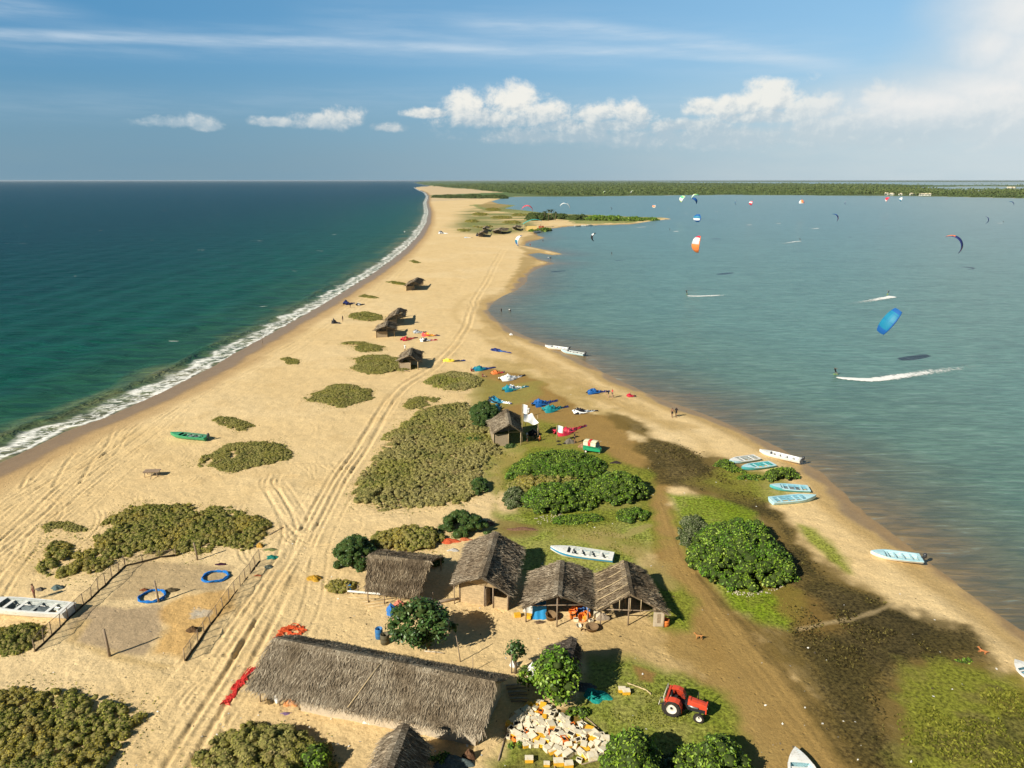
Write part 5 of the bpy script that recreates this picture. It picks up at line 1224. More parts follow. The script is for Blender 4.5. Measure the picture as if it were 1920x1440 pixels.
person(1260, 783, 'person in dark shorts walking at the lagoon edge, left of two', 'walk', 2.6, SKIN, CK)
person(1267.5, 782, 'person in dark clothes walking at the lagoon edge, right of two', 'walk', 2.6, CK, CK)
person(991.5, 781, 'person in white shirt standing behind the white flag', 'stand', .5, CW, CW)
person(988, 829, 'person in pale clothes standing in front of the kite hut', 'stand', -1.0, CL('paleblue', (.45, .52, .58)), CL('grey', (.3, .32, .34)))
person(1003, 823, 'person in black sitting under the white awning', 'sit', 2.2, CK, CK)
person(1012, 826, 'person with orange towel sitting at the right end of the awning', 'sit', 1.2, CO, CO, SKINL)
person(1077, 831, 'person in black standing beside the heaped kite bags', 'stand', -1.5, CK, CK)
person(884, 697, 'person in maroon sitting beside the turquoise kite, upper left', 'sit', -.8, CM, CM, SKINL)
person(905, 707, 'person in maroon lying back on the grass below the turquoise kite', 'sit', -1.6, CM, CM, SKINL)
person(940, 588, 'person in black wading at the inner bend of the lagoon', 'stand', 1, CK, CK, z=WZ-.55)
person(957, 587, 'person wading in the lagoon with kite gear, right of the other wader', 'bend', 1, CW, CK, z=WZ-.45)
person(1028, 487.5, 'person wading beside the sand tip, left of the pair', 'stand', 0, CW, CB, z=WZ-.35)
person(1032.5, 487.5, 'person wading beside the sand tip, right of the pair', 'stand', 0, CK, CK, z=WZ-.35)
person(1018, 454, 'person wading off the upper sand spit', 'stand', 0, CK, CK, z=WZ-.3)
person(994, 462, 'person in red shirt by the flying blue and white kite', 'stand', 0, CR, CK, z=WZ-.1)
# kite riders and their wakes
FOAM, t, out = newmat('wake_foam')
nz_ = t.noise(t.node('ShaderNodeNewGeometry').outputs['Position'], 1.6, 5, .7); fa = t.node('ShaderNodeAttribute', attribute_name='v').outputs[2]
tr = t.node('ShaderNodeBsdfTransparent'); df = t.node('ShaderNodeBsdfPrincipled', {'Base Color': (.82, .82, .79), 'Roughness': .9})
mx = t.node('ShaderNodeMixShader', {0: t.ss(t.m('ADD', nz_, fa), .82, 1.12)}); t.l.new(tr.outputs[0], mx.inputs[1]); t.l.new(df.outputs[0], mx.inputs[2]); t.l.new(mx.outputs[0], out.inputs[0])
def wake(px, w0, w1, label='', st=.75):
    P = smoothline(px, 10); n = len(P); T = np.gradient(P, axis=0); T /= np.linalg.norm(T, axis=1)[:, None]; Nn = np.stack([-T[:, 1], T[:, 0]], 1)
    vs = []; fs = []; av = []; m_ = 9
    for i in range(n):
        s = i/(n-1); w = w0+(w1-w0)*s**.6
        for j in range(m_):
            q = j/(m_-1)*2-1; p = P[i]+Nn[i]*q*w/2
            vs.append((p[0], p[1], WZ+.03+.10*(1-s)*(1-q*q))); av.append(st*(1-s)**.8*(1-.9*q*q)*(.25+.75*min(1, i/2)))
    for i in range(n-1):
        for j in range(m_-1): fs.append((i*m_+j, i*m_+j+1, (i+1)*m_+j+1, (i+1)*m_+j))
    me = bpy.data.meshes.new('wake'); me.from_pydata(vs, [], fs); me.materials.append(FOAM)
    at = me.attributes.new('v', 'FLOAT', 'POINT'); at.data.foreach_set('value', np.array(av, np.float32))
    o = bpy.data.objects.new('wake', me); COL.objects.link(o); tag(o, None, None, None, 'stuff')
wake([(1567, 704), (1600, 707), (1640, 708), (1700, 700), (1770, 690), (1850, 680), (1930, 670)], 1.0, 6.5, st=1.05)
wake([(1664, 553), (1672, 554.5), (1662, 556), (1640, 560), (1600, 566), (1560, 571)], 2.5, 6.0, st=1.1)
wake([(1287, 552.5), (1310, 553), (1350, 551.5), (1395, 549)], 1.2, 4, st=1.15)
wake([(1502, 451), (1490, 452), (1470, 455), (1440, 458)], 2.5, 3.0, st=1.0)
for (x0, y0, x1, y1) in [(1176, 426, 1212, 424.5), (1256, 433.5, 1272, 432.5), (1392, 421, 1410, 420.5), (1448, 418.5, 1464, 418), (1512, 428.5, 1536, 427), (1278, 399, 1290, 399.6), (1860, 418, 1880, 417.5), (1657, 400.5, 1666, 400.5), (1248, 391, 1256, 391), (1336, 396, 1346, 396)]:
    wake([(x1, y1), ((x0+x1)/2, (y0+y1)/2+.2), (x0, y0)], 2.5, 4, st=1.0)
BOARDM = pmat('kiteboard_green', (.35, .55, .08), .5, .4, .1)
def rider(px, py, label, face, shirt=CK):
    g = G(px, py, WZ); o = person(px, py, label, 'ride', face, shirt, CK, z=WZ+.08)
    b = mb(); pr = [(.72, 0), (.66, .14), (.3, .21), (-.3, .21), (-.66, .14), (-.72, 0), (-.66, -.14), (-.3, -.21), (.3, -.21), (.66, -.14)]
    b.add([(y_, x_, .0+abs(x_)*.06) for x_, y_ in pr]+[(y_, x_, .04+abs(x_)*.06) for x_, y_ in pr], [tuple(range(10))[::-1], tuple(range(10, 20))]+[(i, (i+1) % 10, 10+(i+1) % 10, 10+i) for i in range(10)], BOARDM)
    bo = b.build('kiteboard', None, (g.x, g.y, WZ+.08)); bo.rotation_euler = (R(-12), 0, face); tag(bo, 'board under the '+' '.join(label.split()[:9]), 'kiteboard')
rider(1567, 702.5, 'kite surfer in black trailing the longest white wake', .3)
rider(1664, 552.5, 'kite surfer throwing spray at the turning wake', 2.6)
rider(1288, 552, 'kite surfer at the left end of a straight white wake', .2)
for x_, y_, l in [(1147, 478, 'distant kite surfer low on the open water left of centre'), (1256, 432, 'distant kite surfer beside the spit tip wake'), (1500, 451, 'distant kite surfer under the right hand kites'), (1881, 417, 'distant kite surfer near the right edge')]:
    person(x_, y_, l, 'ride', .4, CK, CK, z=WZ)
# ================================================================ flying kites
def kmat(n, cc): return pmat('kite_'+n, cc, .55, .3, .06, 1.0)
KM = {'blue': kmat('blue', (.012, .10, .33)), 'teal': kmat('teal', (.012, .22, .24)), 'white': kmat('white', (.80, .80, .78)), 'orange': kmat('orange', (.80, .22, .06)), 'red': kmat('red', (.55, .03, .06)), 'navy': kmat('navy', (.02, .03, .14)),
      'black': kmat('black', (.015, .015, .02)), 'green': kmat('green', (.10, .50, .22)), 'grey': kmat('grey', (.42, .46, .50)), 'lime': kmat('lime', (.45, .62, .20)), 'pink': kmat('pink', (.75, .12, .16)), 'yellow': kmat('yellow', (.72, .55, .05)), 'cyan': kmat('cyan', (.010, .18, .31)), 'maroon': kmat('maroon', (.20, .02, .03))}
def kite(px, py, z, span, chord, th, phi, cols, label, arc=2.5, lead='black', tp=.62):
    """an inflatable C kite: leading edge tube, struts and canopy; panels change colour along the span"""
    g = G(px, py, z); root = empty('kite', g, 0, label, 'kite', 'kites flying over the lagoon'); n = 20
    k_ = (g-Vector((0, 0, CH))).length/F; span = span*k_/(2*math.sin(arc/2))*arc; chord = chord*k_
    Rd = span/arc
    def P(s, c_):          # s 0..1 tip to tip, c 0 leading edge .. 1 trailing
        a = (s-.5)*arc; taper = 1-tp*abs(2*s-1)**2.2
        x = Rd*math.sin(a); zz = Rd*(math.cos(a)-.55)
        y = -chord*.45*(1-abs(2*s-1)**2*.55)+c_*chord*taper; up = .10*chord*math.sin(math.pi*min(1, c_*1.05))*taper
        return Vector((x*(1+up/Rd), y, zz+up*math.cos(a)))
    can = mb(); nc = len(cols)
    for i in range(n):
        mm = KM[cols[min(nc-1, int(i/n*nc))]]
        for j in range(5):
            can.add([P(i/n, j/5), P((i+1)/n, j/5), P((i+1)/n, (j+1)/5), P(i/n, (j+1)/5)], [(0, 1, 2, 3)], mm, True)
    can.build('canopy', root)
    le = mb(); pts = [P(i/n, 0) for i in range(n+1)]; le.tube(pts, [chord*.055*(1-.6*abs(2*i/n-1)**2)+.02 for i in range(n+1)], KM[lead], 7); le.build('leading_edge', root)
    for s in (.22, .5, .78):
        st = mb(); st.tube([P(s, c_/4)-Vector((0, 0, .05)) for c_ in range(5)], chord*.025, KM[lead], 6); st.build('strut', root)
    V = (g-Vector((0, 0, CH))).normalized(); V.z *= .5; V.normalize(); Rt = V.cross(Vector((0, 0, 1))).normalized(); Up = Rt.cross(V)
    th, phi = R(th), R(phi); x = Rt*math.cos(th)+Up*math.sin(th); w = -Rt*math.sin(th)+Up*math.cos(th); zz = w*math.cos(phi)-V*math.sin(phi); y = zz.cross(x)
    root.rotation_euler = Matrix((x, y, zz)).transposed().to_euler(); return root
kite(1676, 607, 9.0, 45, 21, 60, 62, ['blue', 'cyan', 'cyan', 'cyan', 'cyan', 'blue'], 'plain blue kite over the long white wake, nearest on the lagoon', 1.1, 'blue', .35)
kite(1309, 458, 13, 29, 15, 86, 60, ['orange', 'orange', 'orange', 'grey', 'white', 'red'], 'orange and white kite standing upright in mid lagoon', 1.9, 'orange')
kite(1792, 455, 12, 32, 13, -50, 12, ['orange', 'orange', 'navy', 'navy', 'navy', 'orange', 'orange'], 'dark kite with orange tips curving near the right edge', 2.7, 'navy')
kite(973, 451, 14, 20, 11, 74, 28, ['blue', 'blue', 'cyan', 'white', 'white', 'navy'], 'blue and white kite over the sand by the lagoon point', 2.6, 'white')
kite(1113, 444, 12, 15, 8, 78, 24, ['black', 'black', 'black', 'white', 'black'], 'black curved kite over the near lagoon', 2.7, 'black')
kite(989, 390, 16, 20, 8, -6, 12, ['pink', 'red', 'pink', 'red', 'maroon'], 'red arched kite over the dunes beside the palms', 2.8, 'pink')
kite(1060, 385, 18, 18, 7, -12, 12, ['white', 'grey', 'cyan', 'white', 'orange'], 'white and blue arched kite over the spit', 2.8, 'white')
kite(1309, 409, 14, 13, 13, 88, 70, ['blue', 'white', 'cyan', 'blue'], 'bright blue kite standing upright below the stacked pair', 1.5, 'blue')
kite(1280, 373, 20, 12, 9, 60, 45, ['lime', 'white', 'green', 'lime'], 'lime and white kite left of the stacked pair', 2.2, 'white')
kite(1303, 368, 24, 13, 7, 25, 15, ['white', 'white', 'lime', 'green'], 'white and green kite, upper one of the stacked pair', 2.6, 'green')
kite(1302, 376, 19, 13, 8, -40, 30, ['navy', 'blue', 'blue', 'cyan'], 'blue kite, lower one of the stacked pair', 2.6, 'navy')
kite(1567, 407, 14, 14, 6, -55, 15, ['cyan', 'blue', 'navy', 'red', 'pink'], 'blue and red kite right of centre on the lagoon', 2.6, 'navy')
kite(1409, 381, 16, 7, 7, 80, 50, ['pink', 'red', 'white', 'pink'], 'small pink kite over the far lagoon', 1.8, 'red')
kite(1503, 379.5, 16, 8, 7, 0, 50, ['white', 'orange', 'red'], 'small white and orange kite over the far lagoon', 2.2, 'white')
kite(1380, 380, 16, 7, 4, 90, 10, ['grey', 'cyan', 'grey'], 'small grey blue kite left of the small pink one', 2.4, 'navy')
kite(1664, 374, 16, 8, 6, 60, 40, ['white', 'red', 'pink'], 'small red and white kite before the far white buildings', 2.2, 'red')
kite(1690, 374, 15, 6, 5, 85, 50, ['cyan', 'white'], 'small pale cyan kite right of the small red and white one', 2.0, 'white')
kite(1586, 380, 13, 6, 3, 80, 10, ['navy', 'grey'], 'small dark kite alone between two larger far kites', 2.4, 'navy')
kite(1850, 412, 14, 11, 5, -80, 8, ['grey', 'navy', 'navy', 'teal'], 'thin dark crescent kite near the right edge', 2.6, 'navy')
kite(1897, 381, 16, 8, 4, -35, 10, ['cyan', 'navy', 'teal'], 'small blue kite against the far right shore', 2.4, 'navy')
kite(1227, 387, 13, 6, 6, 85, 60, ['white', 'orange', 'cyan'], 'small white kite just above the spit tip', 2.0, 'white')
kite(1146, 391, 13, 5, 3, -70, 10, ['maroon', 'black'], 'tiny dark red kite above the spit bushes', 2.4, 'black')
kite(1133, 360.5, 22, 6, 3, 40, 10, ['lime', 'white'], 'tiny lime kite against the palm forest, left one', 2.4, 'lime')
kite(1185, 359.5, 22, 6, 3, 50, 10, ['white', 'lime'], 'tiny pale kite against the palm forest, right one', 2.4, 'white')
# ================================================================ kites lying on the ground
def gkite(px, py, L, W_, ang, cols, label, h=.55, seed=1):
    """a deflated or half-folded kite: puffy leading edge at the head, canopy trailing in folds to a thin tail"""
    g = GG(px, py); root = empty('grounded_kite', g, ang, label, 'kite', 'kites laid out on the ground')
    W_ *= .8; h *= .85; cols = list(cols)+(['navy'] if seed % 3 else ['black'])
    rs = np.random.RandomState(seed); ph = rs.uniform(0, 6, 8); nc = len(cols); n = 22
    def P(s, t):
        w = W_*(.30+.75*math.sin(math.pi*min(1, (s*1.5+.08)))**.8)*(1-.55*s)+.12; bend = .35*math.sin(s*3+ph[0])*W_*.4
        z = h*(math.sin(math.pi*t)**.7)*(.25+math.exp(-((s-.25)/.22)**2)+.28*math.sin(s*13+ph[1])**2)*(1-.6*s)+.03
        z += .16*math.sin(s*25+t*9+ph[2])*math.sin(math.pi*t)+.10*math.sin(s*41-t*15+ph[4])*math.sin(math.pi*t)
        return Vector(((s-.5)*L+.1*math.sin(t*8+ph[3]), (t-.5)*w+bend, max(z, .02)))
    b = mb()
    for i in range(n):
        for j in range(10):
            mm = KM[cols[min(nc-1, int((i/n*.80+(.5+.5*math.sin(j*1.9+i*.7+ph[5]))*.20)*nc))]]
            b.add([P(i/n, j/10), P((i+1)/n, j/10), P((i+1)/n, (j+1)/10), P(i/n, (j+1)/10)], [(0, 1, 2, 3)], mm, True)
    b.build('canopy', root)
    le = mb(); pts = [Vector((-L*.5+L*.62*math.sin(a*.5)*0+L*(.04+.30*(1-math.cos(a))), W_*.52*math.sin(a*1.0+2.6)*1.0, h*.55+.12*math.sin(a*3))) for a in np.linspace(-.9, 2.2, 12)]
    le.tube(pts, [.05, .11, .14, .15, .15, .15, .15, .14, .13, .11, .08, .04], KM[cols[0]], 7); le.build('leading_edge', root)
    return root
def gk(x0, y0, x1, y1, W_, cols, label, h=.55, seed=1):
    a, b_ = GG(x0, y0), GG(x1, y1); d = b_-a; m_ = (a+b_)/2
    r_ = gkite((x0+x1)/2, (y0+y1)/2, d.length, W_, math.atan2(d.y, d.x), cols, label, h, seed); return r_
gk(888, 696, 928, 689, 2.2, ['cyan', 'teal', 'blue', 'navy'], 'turquoise kite beside two sitting people on the grass edge', .9, 1)
gk(922, 702, 946, 698, 1.4, ['orange', 'orange', 'red'], 'small bright orange kite folded right of the turquoise one', .7, 2)
gk(938, 714, 985, 704, 2.8, ['white', 'white', 'grey', 'white', 'black'], 'crumpled white kite with dark tubes, above the teal and white kite', .9, 3)
gk(944, 734, 992, 726, 2.8, ['teal', 'cyan', 'white', 'white', 'teal'], 'teal and white kite with white arched edge', 1.0, 4)
gk(915, 752, 960, 757, 2.6, ['black', 'cyan', 'cyan', 'white'], 'cyan and black kite pile behind the kite hut bush', .9, 5)
gk(928, 770, 938, 758, 1.8, ['cyan', 'cyan'], 'small cyan kite end spilling behind the kite hut roof', .8, 6)
gk(1002, 763, 1044, 752, 3.0, ['blue', 'blue', 'blue', 'navy'], 'royal blue kite, upper of the overlapping pair', .9, 7)
gk(1018, 772, 1068, 764, 3.0, ['teal', 'teal', 'teal', 'black'], 'teal kite, lower of the overlapping pair', .9, 8)
gk(1074, 776, 1122, 771, 2.2, ['white', 'black', 'black', 'grey', 'black'], 'black and white kite right of the overlapping pair', .8, 9)
gk(1040, 815, 1102, 800, 3.2, ['red', 'red', 'pink', 'red', 'maroon'], 'crimson kite lying beside the small white flag', .9, 10)
gk(1102, 739, 1142, 734, 1.8, ['blue', 'blue', 'navy'], 'blue kite held by two people near the lagoon', .8, 11)
gk(1176, 744, 1192, 743, .9, ['red', 'red'], 'small red and white kite at the water edge', .5, 12)
gk(924, 655, 957, 663, 2.4, ['navy', 'navy', 'blue', 'navy'], 'navy blue kite spread flat alone on the sand', .35, 13)
gk(830, 678, 872, 677, 1.4, ['yellow', 'yellow', 'black'], 'thin yellow and black kite beside the tyre tracks', .6, 14)
gk(752, 639, 784, 634, 2.0, ['red', 'orange', 'red'], 'red kite, left one of the row by the beach huts', .9, 15)
gk(775, 625, 800, 623, 1.8, ['grey', 'black', 'grey', 'black'], 'grey and black kite, topmost of the row by the beach huts', .8, 16)
gk(791, 631, 824, 629, 2.0, ['red', 'orange', 'yellow', 'orange', 'black'], 'red and orange kite, right one of the row by the beach huts', .9, 17)
gk(787, 640, 820, 638, 1.8, ['white', 'black', 'grey', 'red'], 'white and black kite, lowest of the row by the beach huts', .8, 18)
gk(646, 572, 664, 569, 3.0, ['navy', 'black', 'navy'], 'dark blue kite pile beside the surf', 1.4, 19)
gk(668, 573, 684, 571, 1.4, ['black', 'white', 'black'], 'small black and white kite right of the dark blue pile', .7, 20)
gk(622, 606, 638, 607, 2.0, ['black', 'black'], 'black bundle alone on the upper beach', 1.1, 21)
gk(822, 438, 840, 438, 5, ['grey', 'black', 'grey', 'white'], 'grey heap of gear on the far sea beach', 2, 22)
gk(894, 442, 902, 444, 3, ['black', 'black'], 'dark bundle left of the far lone hut', 2, 23)
gk(870, 446, 886, 446, 3, ['grey', 'white'], 'pale flat sheet on the far sand', .6, 24)
# ================================================================ tractor
RED = pmat('tractor_red', (.62, .065, .025), .55, .4, .12, 2.5, var2=(.38, .075, .04))
TYRE = pmat('tyre', (.035, .030, .026), .9, .15, .3, 9, bump=.5)
RIM = pmat('wheel_rim', (.62, .58, .50), .5, .4, .1)
def wheel(parent, x, y, r, w, name='wheel'):
    b = mb(); prof = [(r*.60, -w*.42), (r*.86, -w*.5), (r*.97, -w*.42), (r, -w*.2), (r, w*.2), (r*.97, w*.42), (r*.86, w*.5), (r*.60, w*.42)]
    b.lathe(prof, (0, 0, 0), TYRE, 26, axis=(0, 1, 0), cap=False)
    for i in range(22):
        a = 2*math.pi*i/22
        for sg in (-1, 1):
            c_ = Vector((math.cos(a+sg*.06)*r*1.01, sg*w*.22, math.sin(a+sg*.06)*r*1.01)); b.box(c_, (.045*r/.6, w*.46, .06*r/.6), TYRE, Matrix.Rotation(-a+math.pi/2, 3, 'Y') @ Matrix.Rotation(sg*.4, 3, 'Z'))
    o = b.build('wheel', parent, (x, y, r-.04))
    rb = mb(); rb.lathe([(0, -w*.10), (r*.18, -w*.12), (r*.22, -w*.02), (r*.46, w*.02), (r*.58, -w*.25), (r*.63, -w*.30), (r*.63, w*.30), (r*.58, w*.25), (r*.46, -w*.02+.03), (r*.2, w*.14), (0, w*.12)], (0, 0, 0), RIM, 20, axis=(0, 1, 0)); rb.build('rim', o)
    return o
def tractor():
    a, b_ = G(1259, 1328, .6), G(1318, 1350, .35)   # near side rear and front hubs
    ang = math.atan2(b_.y-a.y, b_.x-a.x); u = Vector((math.cos(ang), math.sin(ang), 0)); n = Vector((-u.y, u.x, 0))
    ctr = Vector((a.x, a.y, 0))+u*1.0+n*.75
    root = empty('tractor', (ctr.x, ctr.y, gz(ctr.x, ctr.y)), ang, 'red farm tractor parked on the grass', 'tractor')
    for y in (-.75, .75): wheel(root, -1.0, y, .68, .38)
    for y in (-.68, .68): wheel(root, .98, y, .38, .20)
    h = mb(); sec = [(.28, .34, 1.28), (1.05, .31, 1.22), (1.36, .29, 1.16)]; vs = []
    for x, w, z in sec: vs += [(x, -w, .82), (x, -w, z-.05), (x, -w+.08, z), (x, 0, z+.035), (x, w-.08, z), (x, w, z-.05), (x, w, .82)]
    fs = []
    for i in range(2):
        for k in range(6): fs.append((i*7+k, i*7+k+1, (i+1)*7+k+1, (i+1)*7+k))
    h.add(vs, fs+[tuple(range(7))[::-1], tuple(range(14, 21))], RED); h.build('hood', root)
    g = mb(); g.box((1.40, 0, .86), (.09, .60, .68), RED); g.build('nose', root)
    g = mb(); g.box((1.455, 0, .86), (.03, .46, .54), BLK); g.build('grille', root)
    for y in (-.2, .2): q = mb(); q.lathe([(0, .03), (.07, .02), (.08, 0)], (1.47, y, 1.0), RIM, 10, axis=(1, 0, 0)); q.build('headlight', root)
    e = mb(); e.box((.75, 0, .62), (1.3, .34, .40), BLK); e.box((-.35, 0, .68), (1.2, .42, .42), BLK); e.build('engine', root)
    for x in (.5, .8, 1.05):
        pass
    ax = mb(); ax.tube([(-1, -.8, .66), (-1, .8, .66)], .11, BLK, 8); ax.build('rear_axle', root); ax = mb(); ax.tube([(.98, -.72, .42), (.98, .72, .42)], .06, BLK, 8); ax.build('front_axle', root)
    for sg in (-1, 1):
        f = mb()
        pts = [(-1.48, .95), (-1.40, 1.22), (-1.2, 1.38), (-.75, 1.42), (-.45, 1.32), (-.28, 1.02), (-.24, .62)]
        for i in range(6):
            (x0, z0), (x1, z1) = pts[i], pts[i+1]
            f.add([(x0, sg*.48, z0), (x1, sg*.48, z1), (x1, sg*.96, z1-.02), (x0, sg*.96, z0-.02), (x0, sg*.48, z0-.04), (x1, sg*.48, z1-.04), (x1, sg*.96, z1-.06), (x0, sg*.96, z0-.06)], [(0, 1, 2, 3), (7, 6, 5, 4), (3, 2, 6, 7), (0, 4, 5, 1)], RED)
            f.add([(x0, sg*.49, z0), (x1, sg*.49, z1), (x1, sg*.49, .75), (x0, sg*.49, .75)], [(0, 1, 2, 3), (3, 2, 1, 0)], RED)
        f.build('fender', root)
    bx = mb(); bx.box((-1.42, 0, 1.18), (.20, 1.7, .34), RED); bx.build('rear_box', root)
    s = mb(); s.box((-.95, 0, 1.08), (.42, .46, .10), BLK); s.box((-1.15, 0, 1.28), (.08, .44, .34), BLK); s.build('seat', root)
    d = mb(); d.box((.16, 0, 1.12), (.22, .46, .48), RED, taper=.85); d.build('dashboard', root)
    st = mb(); cs = Vector((-.25, 0, 1.42)); 
    ring = [cs+Vector((.22*math.cos(w)*.8, .22*math.sin(w), .22*math.cos(w)*.45)) for w in np.linspace(0, 2*math.pi, 17)]; st.tube(ring, .018, BLK, 6, False); st.tube([cs+Vector((0, 0, -.02)), (.12, 0, 1.18)], .022, BLK, 6); st.tube([ring[0], ring[8]], .012, BLK, 5); st.build('steering_wheel', root)
    x = mb(); x.tube([(.75, .20, 1.2), (.75, .20, 1.55), (.72, .20, 1.85)], .032, BLK, 8); x.build('exhaust_pipe', root)
    m_ = mb(); m_.tube([(.15, -.36, .95), (.45, -.38, .92), (.85, -.36, .9)], .07, METAL, 8); m_.build('air_filter', root)
    l = mb(); l.tube([(-1.4, -.25, .5), (-2.0, -.34, .42)], .035, BLK, 6); l.build('lift_arm', root); l = mb(); l.tube([(-1.4, .25, .5), (-2.0, .34, .42)], .035, BLK, 6); l.build('lift_arm', root)
    l = mb(); l.tube([(-2.0, -.45, .42), (-2.0, .45, .42)], .03, RIM, 6); l.build('drawbar', root)
    fr = mb(); fr.tube([(-1.55, -.80, .9), (-1.6, -.80, 1.5), (-1.6, .80, 1.5), (-1.55, .80, .9)], .028, RIM, 6); fr.build('rear_frame', root)
    p = mb(); p.box((-.35, -.50, .62), (.55, .35, .04), BLK); p.build('footplate', root); p = mb(); p.box((-.35, .50, .62), (.55, .35, .04), BLK); p.build('footplate', root)
tractor()
# ================================================================ three wheeler
def tuktuk():
    a = GG(1111, 848); root = empty('three_wheeler', a, R(-28), 'green and white three wheeled taxi with striped cover beside the broad bush', 'three wheeler')
    GRN = pmat('taxi_green', (.02, .30, .13), .4, .5, .08); CRM = pmat('taxi_cream', (.72, .70, .48), .7, .2, .08)
    b = mb(); prof = [(-1.25, .35), (-1.3, .9), (-1.2, 1.05), (.35, 1.0), (.95, .95), (1.25, .7), (1.3, .35)]
    vs = [(x, -.6 if x < .5 else -.6*(1-(x-.5)*.5), z) for x, z in prof]+[(x, .6 if x < .5 else .6*(1-(x-.5)*.5), z) for x, z in prof]; n = 7
    b.add(vs, [tuple(range(n))[::-1], tuple(range(n, 2*n))]+[(i, i+1, n+i+1, n+i) for i in range(n-1)]+[(n-1, 0, n, 2*n-1)], GRN); b.build('body', root)
    r = mb(); r.grid(lambda s, t: Vector((-1.25+1.9*s, (t-.5)*1.25, 1.68+.10*math.sin(math.pi*t)+.05*math.sin(math.pi*s))), 6, 6, CRM); r.grid(lambda s, t: Vector((-1.25+1.9*s, -.625+.01, 1.66-.55*t)), 3, 1, CRM); r.grid(lambda s, t: Vector((-1.25, (s-.5)*1.25, 1.66-.6*t)), 3, 1, GRN); r.build('canvas_roof', root)
    st = mb(); st.grid(lambda s, t: Vector((-.55+.42*s, (t-.5)*1.25, 1.70+.10*math.sin(math.pi*t)+.06*math.sin(math.pi*(.37+.2*s)))), 3, 6, CR); st.grid(lambda s, t: Vector((-.55+.42*s, -.63, 1.68-.55*t)), 2, 1, CR); st.build('red_stripe', root)
    w = mb(); w.grid(lambda s, t: Vector((.66+.25*t, (s-.5)*1.1, 1.66-.66*t)), 2, 2, pmat('taxi_glass', (.05, .06, .06), .1, .6)); w.build('windscreen', root)
    for x, y in ((-.85, -.55), (-.85, .55), (1.05, 0)): wheel(root, x, y, .24, .12)
    for sg in (-1, 1): m_ = mb(); m_.box((.75, sg*.75, 1.25), (.04, .16, .10), BLK); m_.tube([(.8, sg*.55, 1.1), (.75, sg*.72, 1.22)], .012, BLK, 5); m_.build('mirror', root)
tuktuk()
# ================================================================ fenced drying ground
def net_fence(pts, n, label, h=1.25):
    W3 = [GG(*p) for p in pts]; root = empty('net_fence', W3[0], 0, label, 'fence', 'post fences around the drying ground')
    tot = sum((W3[i+1]-W3[i]).length for i in range(len(W3)-1)); P = []
    for k in range(n):
        d = tot*k/(n-1)
        for i in range(len(W3)-1):
            L = (W3[i+1]-W3[i]).length
            if d <= L+1e-4: q = W3[i].lerp(W3[i+1], min(1, d/L)); break
            d -= L
        q = q-W3[0]; hh = h*random.uniform(.9, 1.15); ln = (random.uniform(-.1, .1), random.uniform(-.1, .1)); post(root, q.x, q.y, 0, hh, .045, POLE, lean=ln); P.append(q+Vector((ln[0], ln[1], hh)))
    NM = _mats.get('fn')
    if NM is None:
        m, t, out = newmat('fence_net'); pos = t.node('ShaderNodeTexCoord').outputs['Object']
        tr = t.node('ShaderNodeBsdfTransparent'); df = t.node('ShaderNodeBsdfDiffuse', {'Color': (.09, .075, .055)})
        mx = t.node('ShaderNodeMixShader', {0: t.lin(t.noise(pos, 4, 4, .7), .35, .7, .08, .42)}); t.l.new(tr.outputs[0], mx.inputs[1]); t.l.new(df.outputs[0], mx.inputs[2]); t.l.new(mx.outputs[0], out.inputs[0]); NM = _mats['fn'] = m
    b = mb()
    for i in range(n-1):
        a, c_ = P[i], P[i+1]
        b.grid(lambda s, t: a.lerp(c_, s)*1.0+Vector((.05*math.sin(t*5), .04*math.sin(s*6), -(a.lerp(c_, s).z-.02)*t-.08*math.sin(math.pi*s)*(1-t))), 4, 4, NM)
    b.build('net', root)
    r_ = mb(); r_.tube([p+Vector((0, 0, -.06)) for p in P], .022, POLE, 5); r_.build('top_rope', root)
    # the dark foot: weed and rope caught along the bottom
    f = mb(); ft = [Vector((p.x, p.y, .05)) for p in P]; f.tube(ft, .10, pmat('weed_foot', (.05, .038, .022), .95, .05, .4, 8, bump=1), 7); f.build('weed_foot', root)
net_fence([(66, 1222), (107, 1180), (140, 1150), (176, 1116), (235, 1063)], 13, 'post and net fence on the left side of the drying ground')
net_fence([(346, 1240), (382, 1190), (412, 1150), (443, 1110), (488, 1052)], 14, 'post and net fence on the right side of the drying ground')
net_fence([(235, 1063), (290, 1047), (330, 1043)], 4, 'short sagging fence at the far left corner of the drying ground', .9)
def pole(px, py, h, label, r=.09, lean=(0, 0), name='wooden_post'):
    g = GG(px, py); b = mb(); b.tube([(0, 0, -.4), (lean[0]*.5, lean[1]*.5, h*.5), (lean[0], lean[1], h)], [r, r*.9, r*.75], POLE, 8); o = b.build(name, None, g); return tag(o, label, 'post')
pole(206, 1230, 2.5, 'thick wooden post at the near edge of the drying ground', .12, (-.15, .05))
pole(298, 1129, 2.2, 'wooden post standing in the near blue net ring', .10, (-.15, .05))
pole(371, 1050, 2.0, 'wooden post at the far edge of the drying ground by the scrub', .10, (-.2, 0))
pole(864, 1241, 2.4, 'thin leaning pole standing on the sand right of the round tree', .045, (-.35, .1))
pole(887, 1258, 1.3, 'short thin stick behind the ridge of the long shed', .035)
pole(959, 1262, 2.4, 'pale upright pole beside the thin young tree', .05)
pole(492, 641, 1.4, 'lone stick at the surf line', .06)
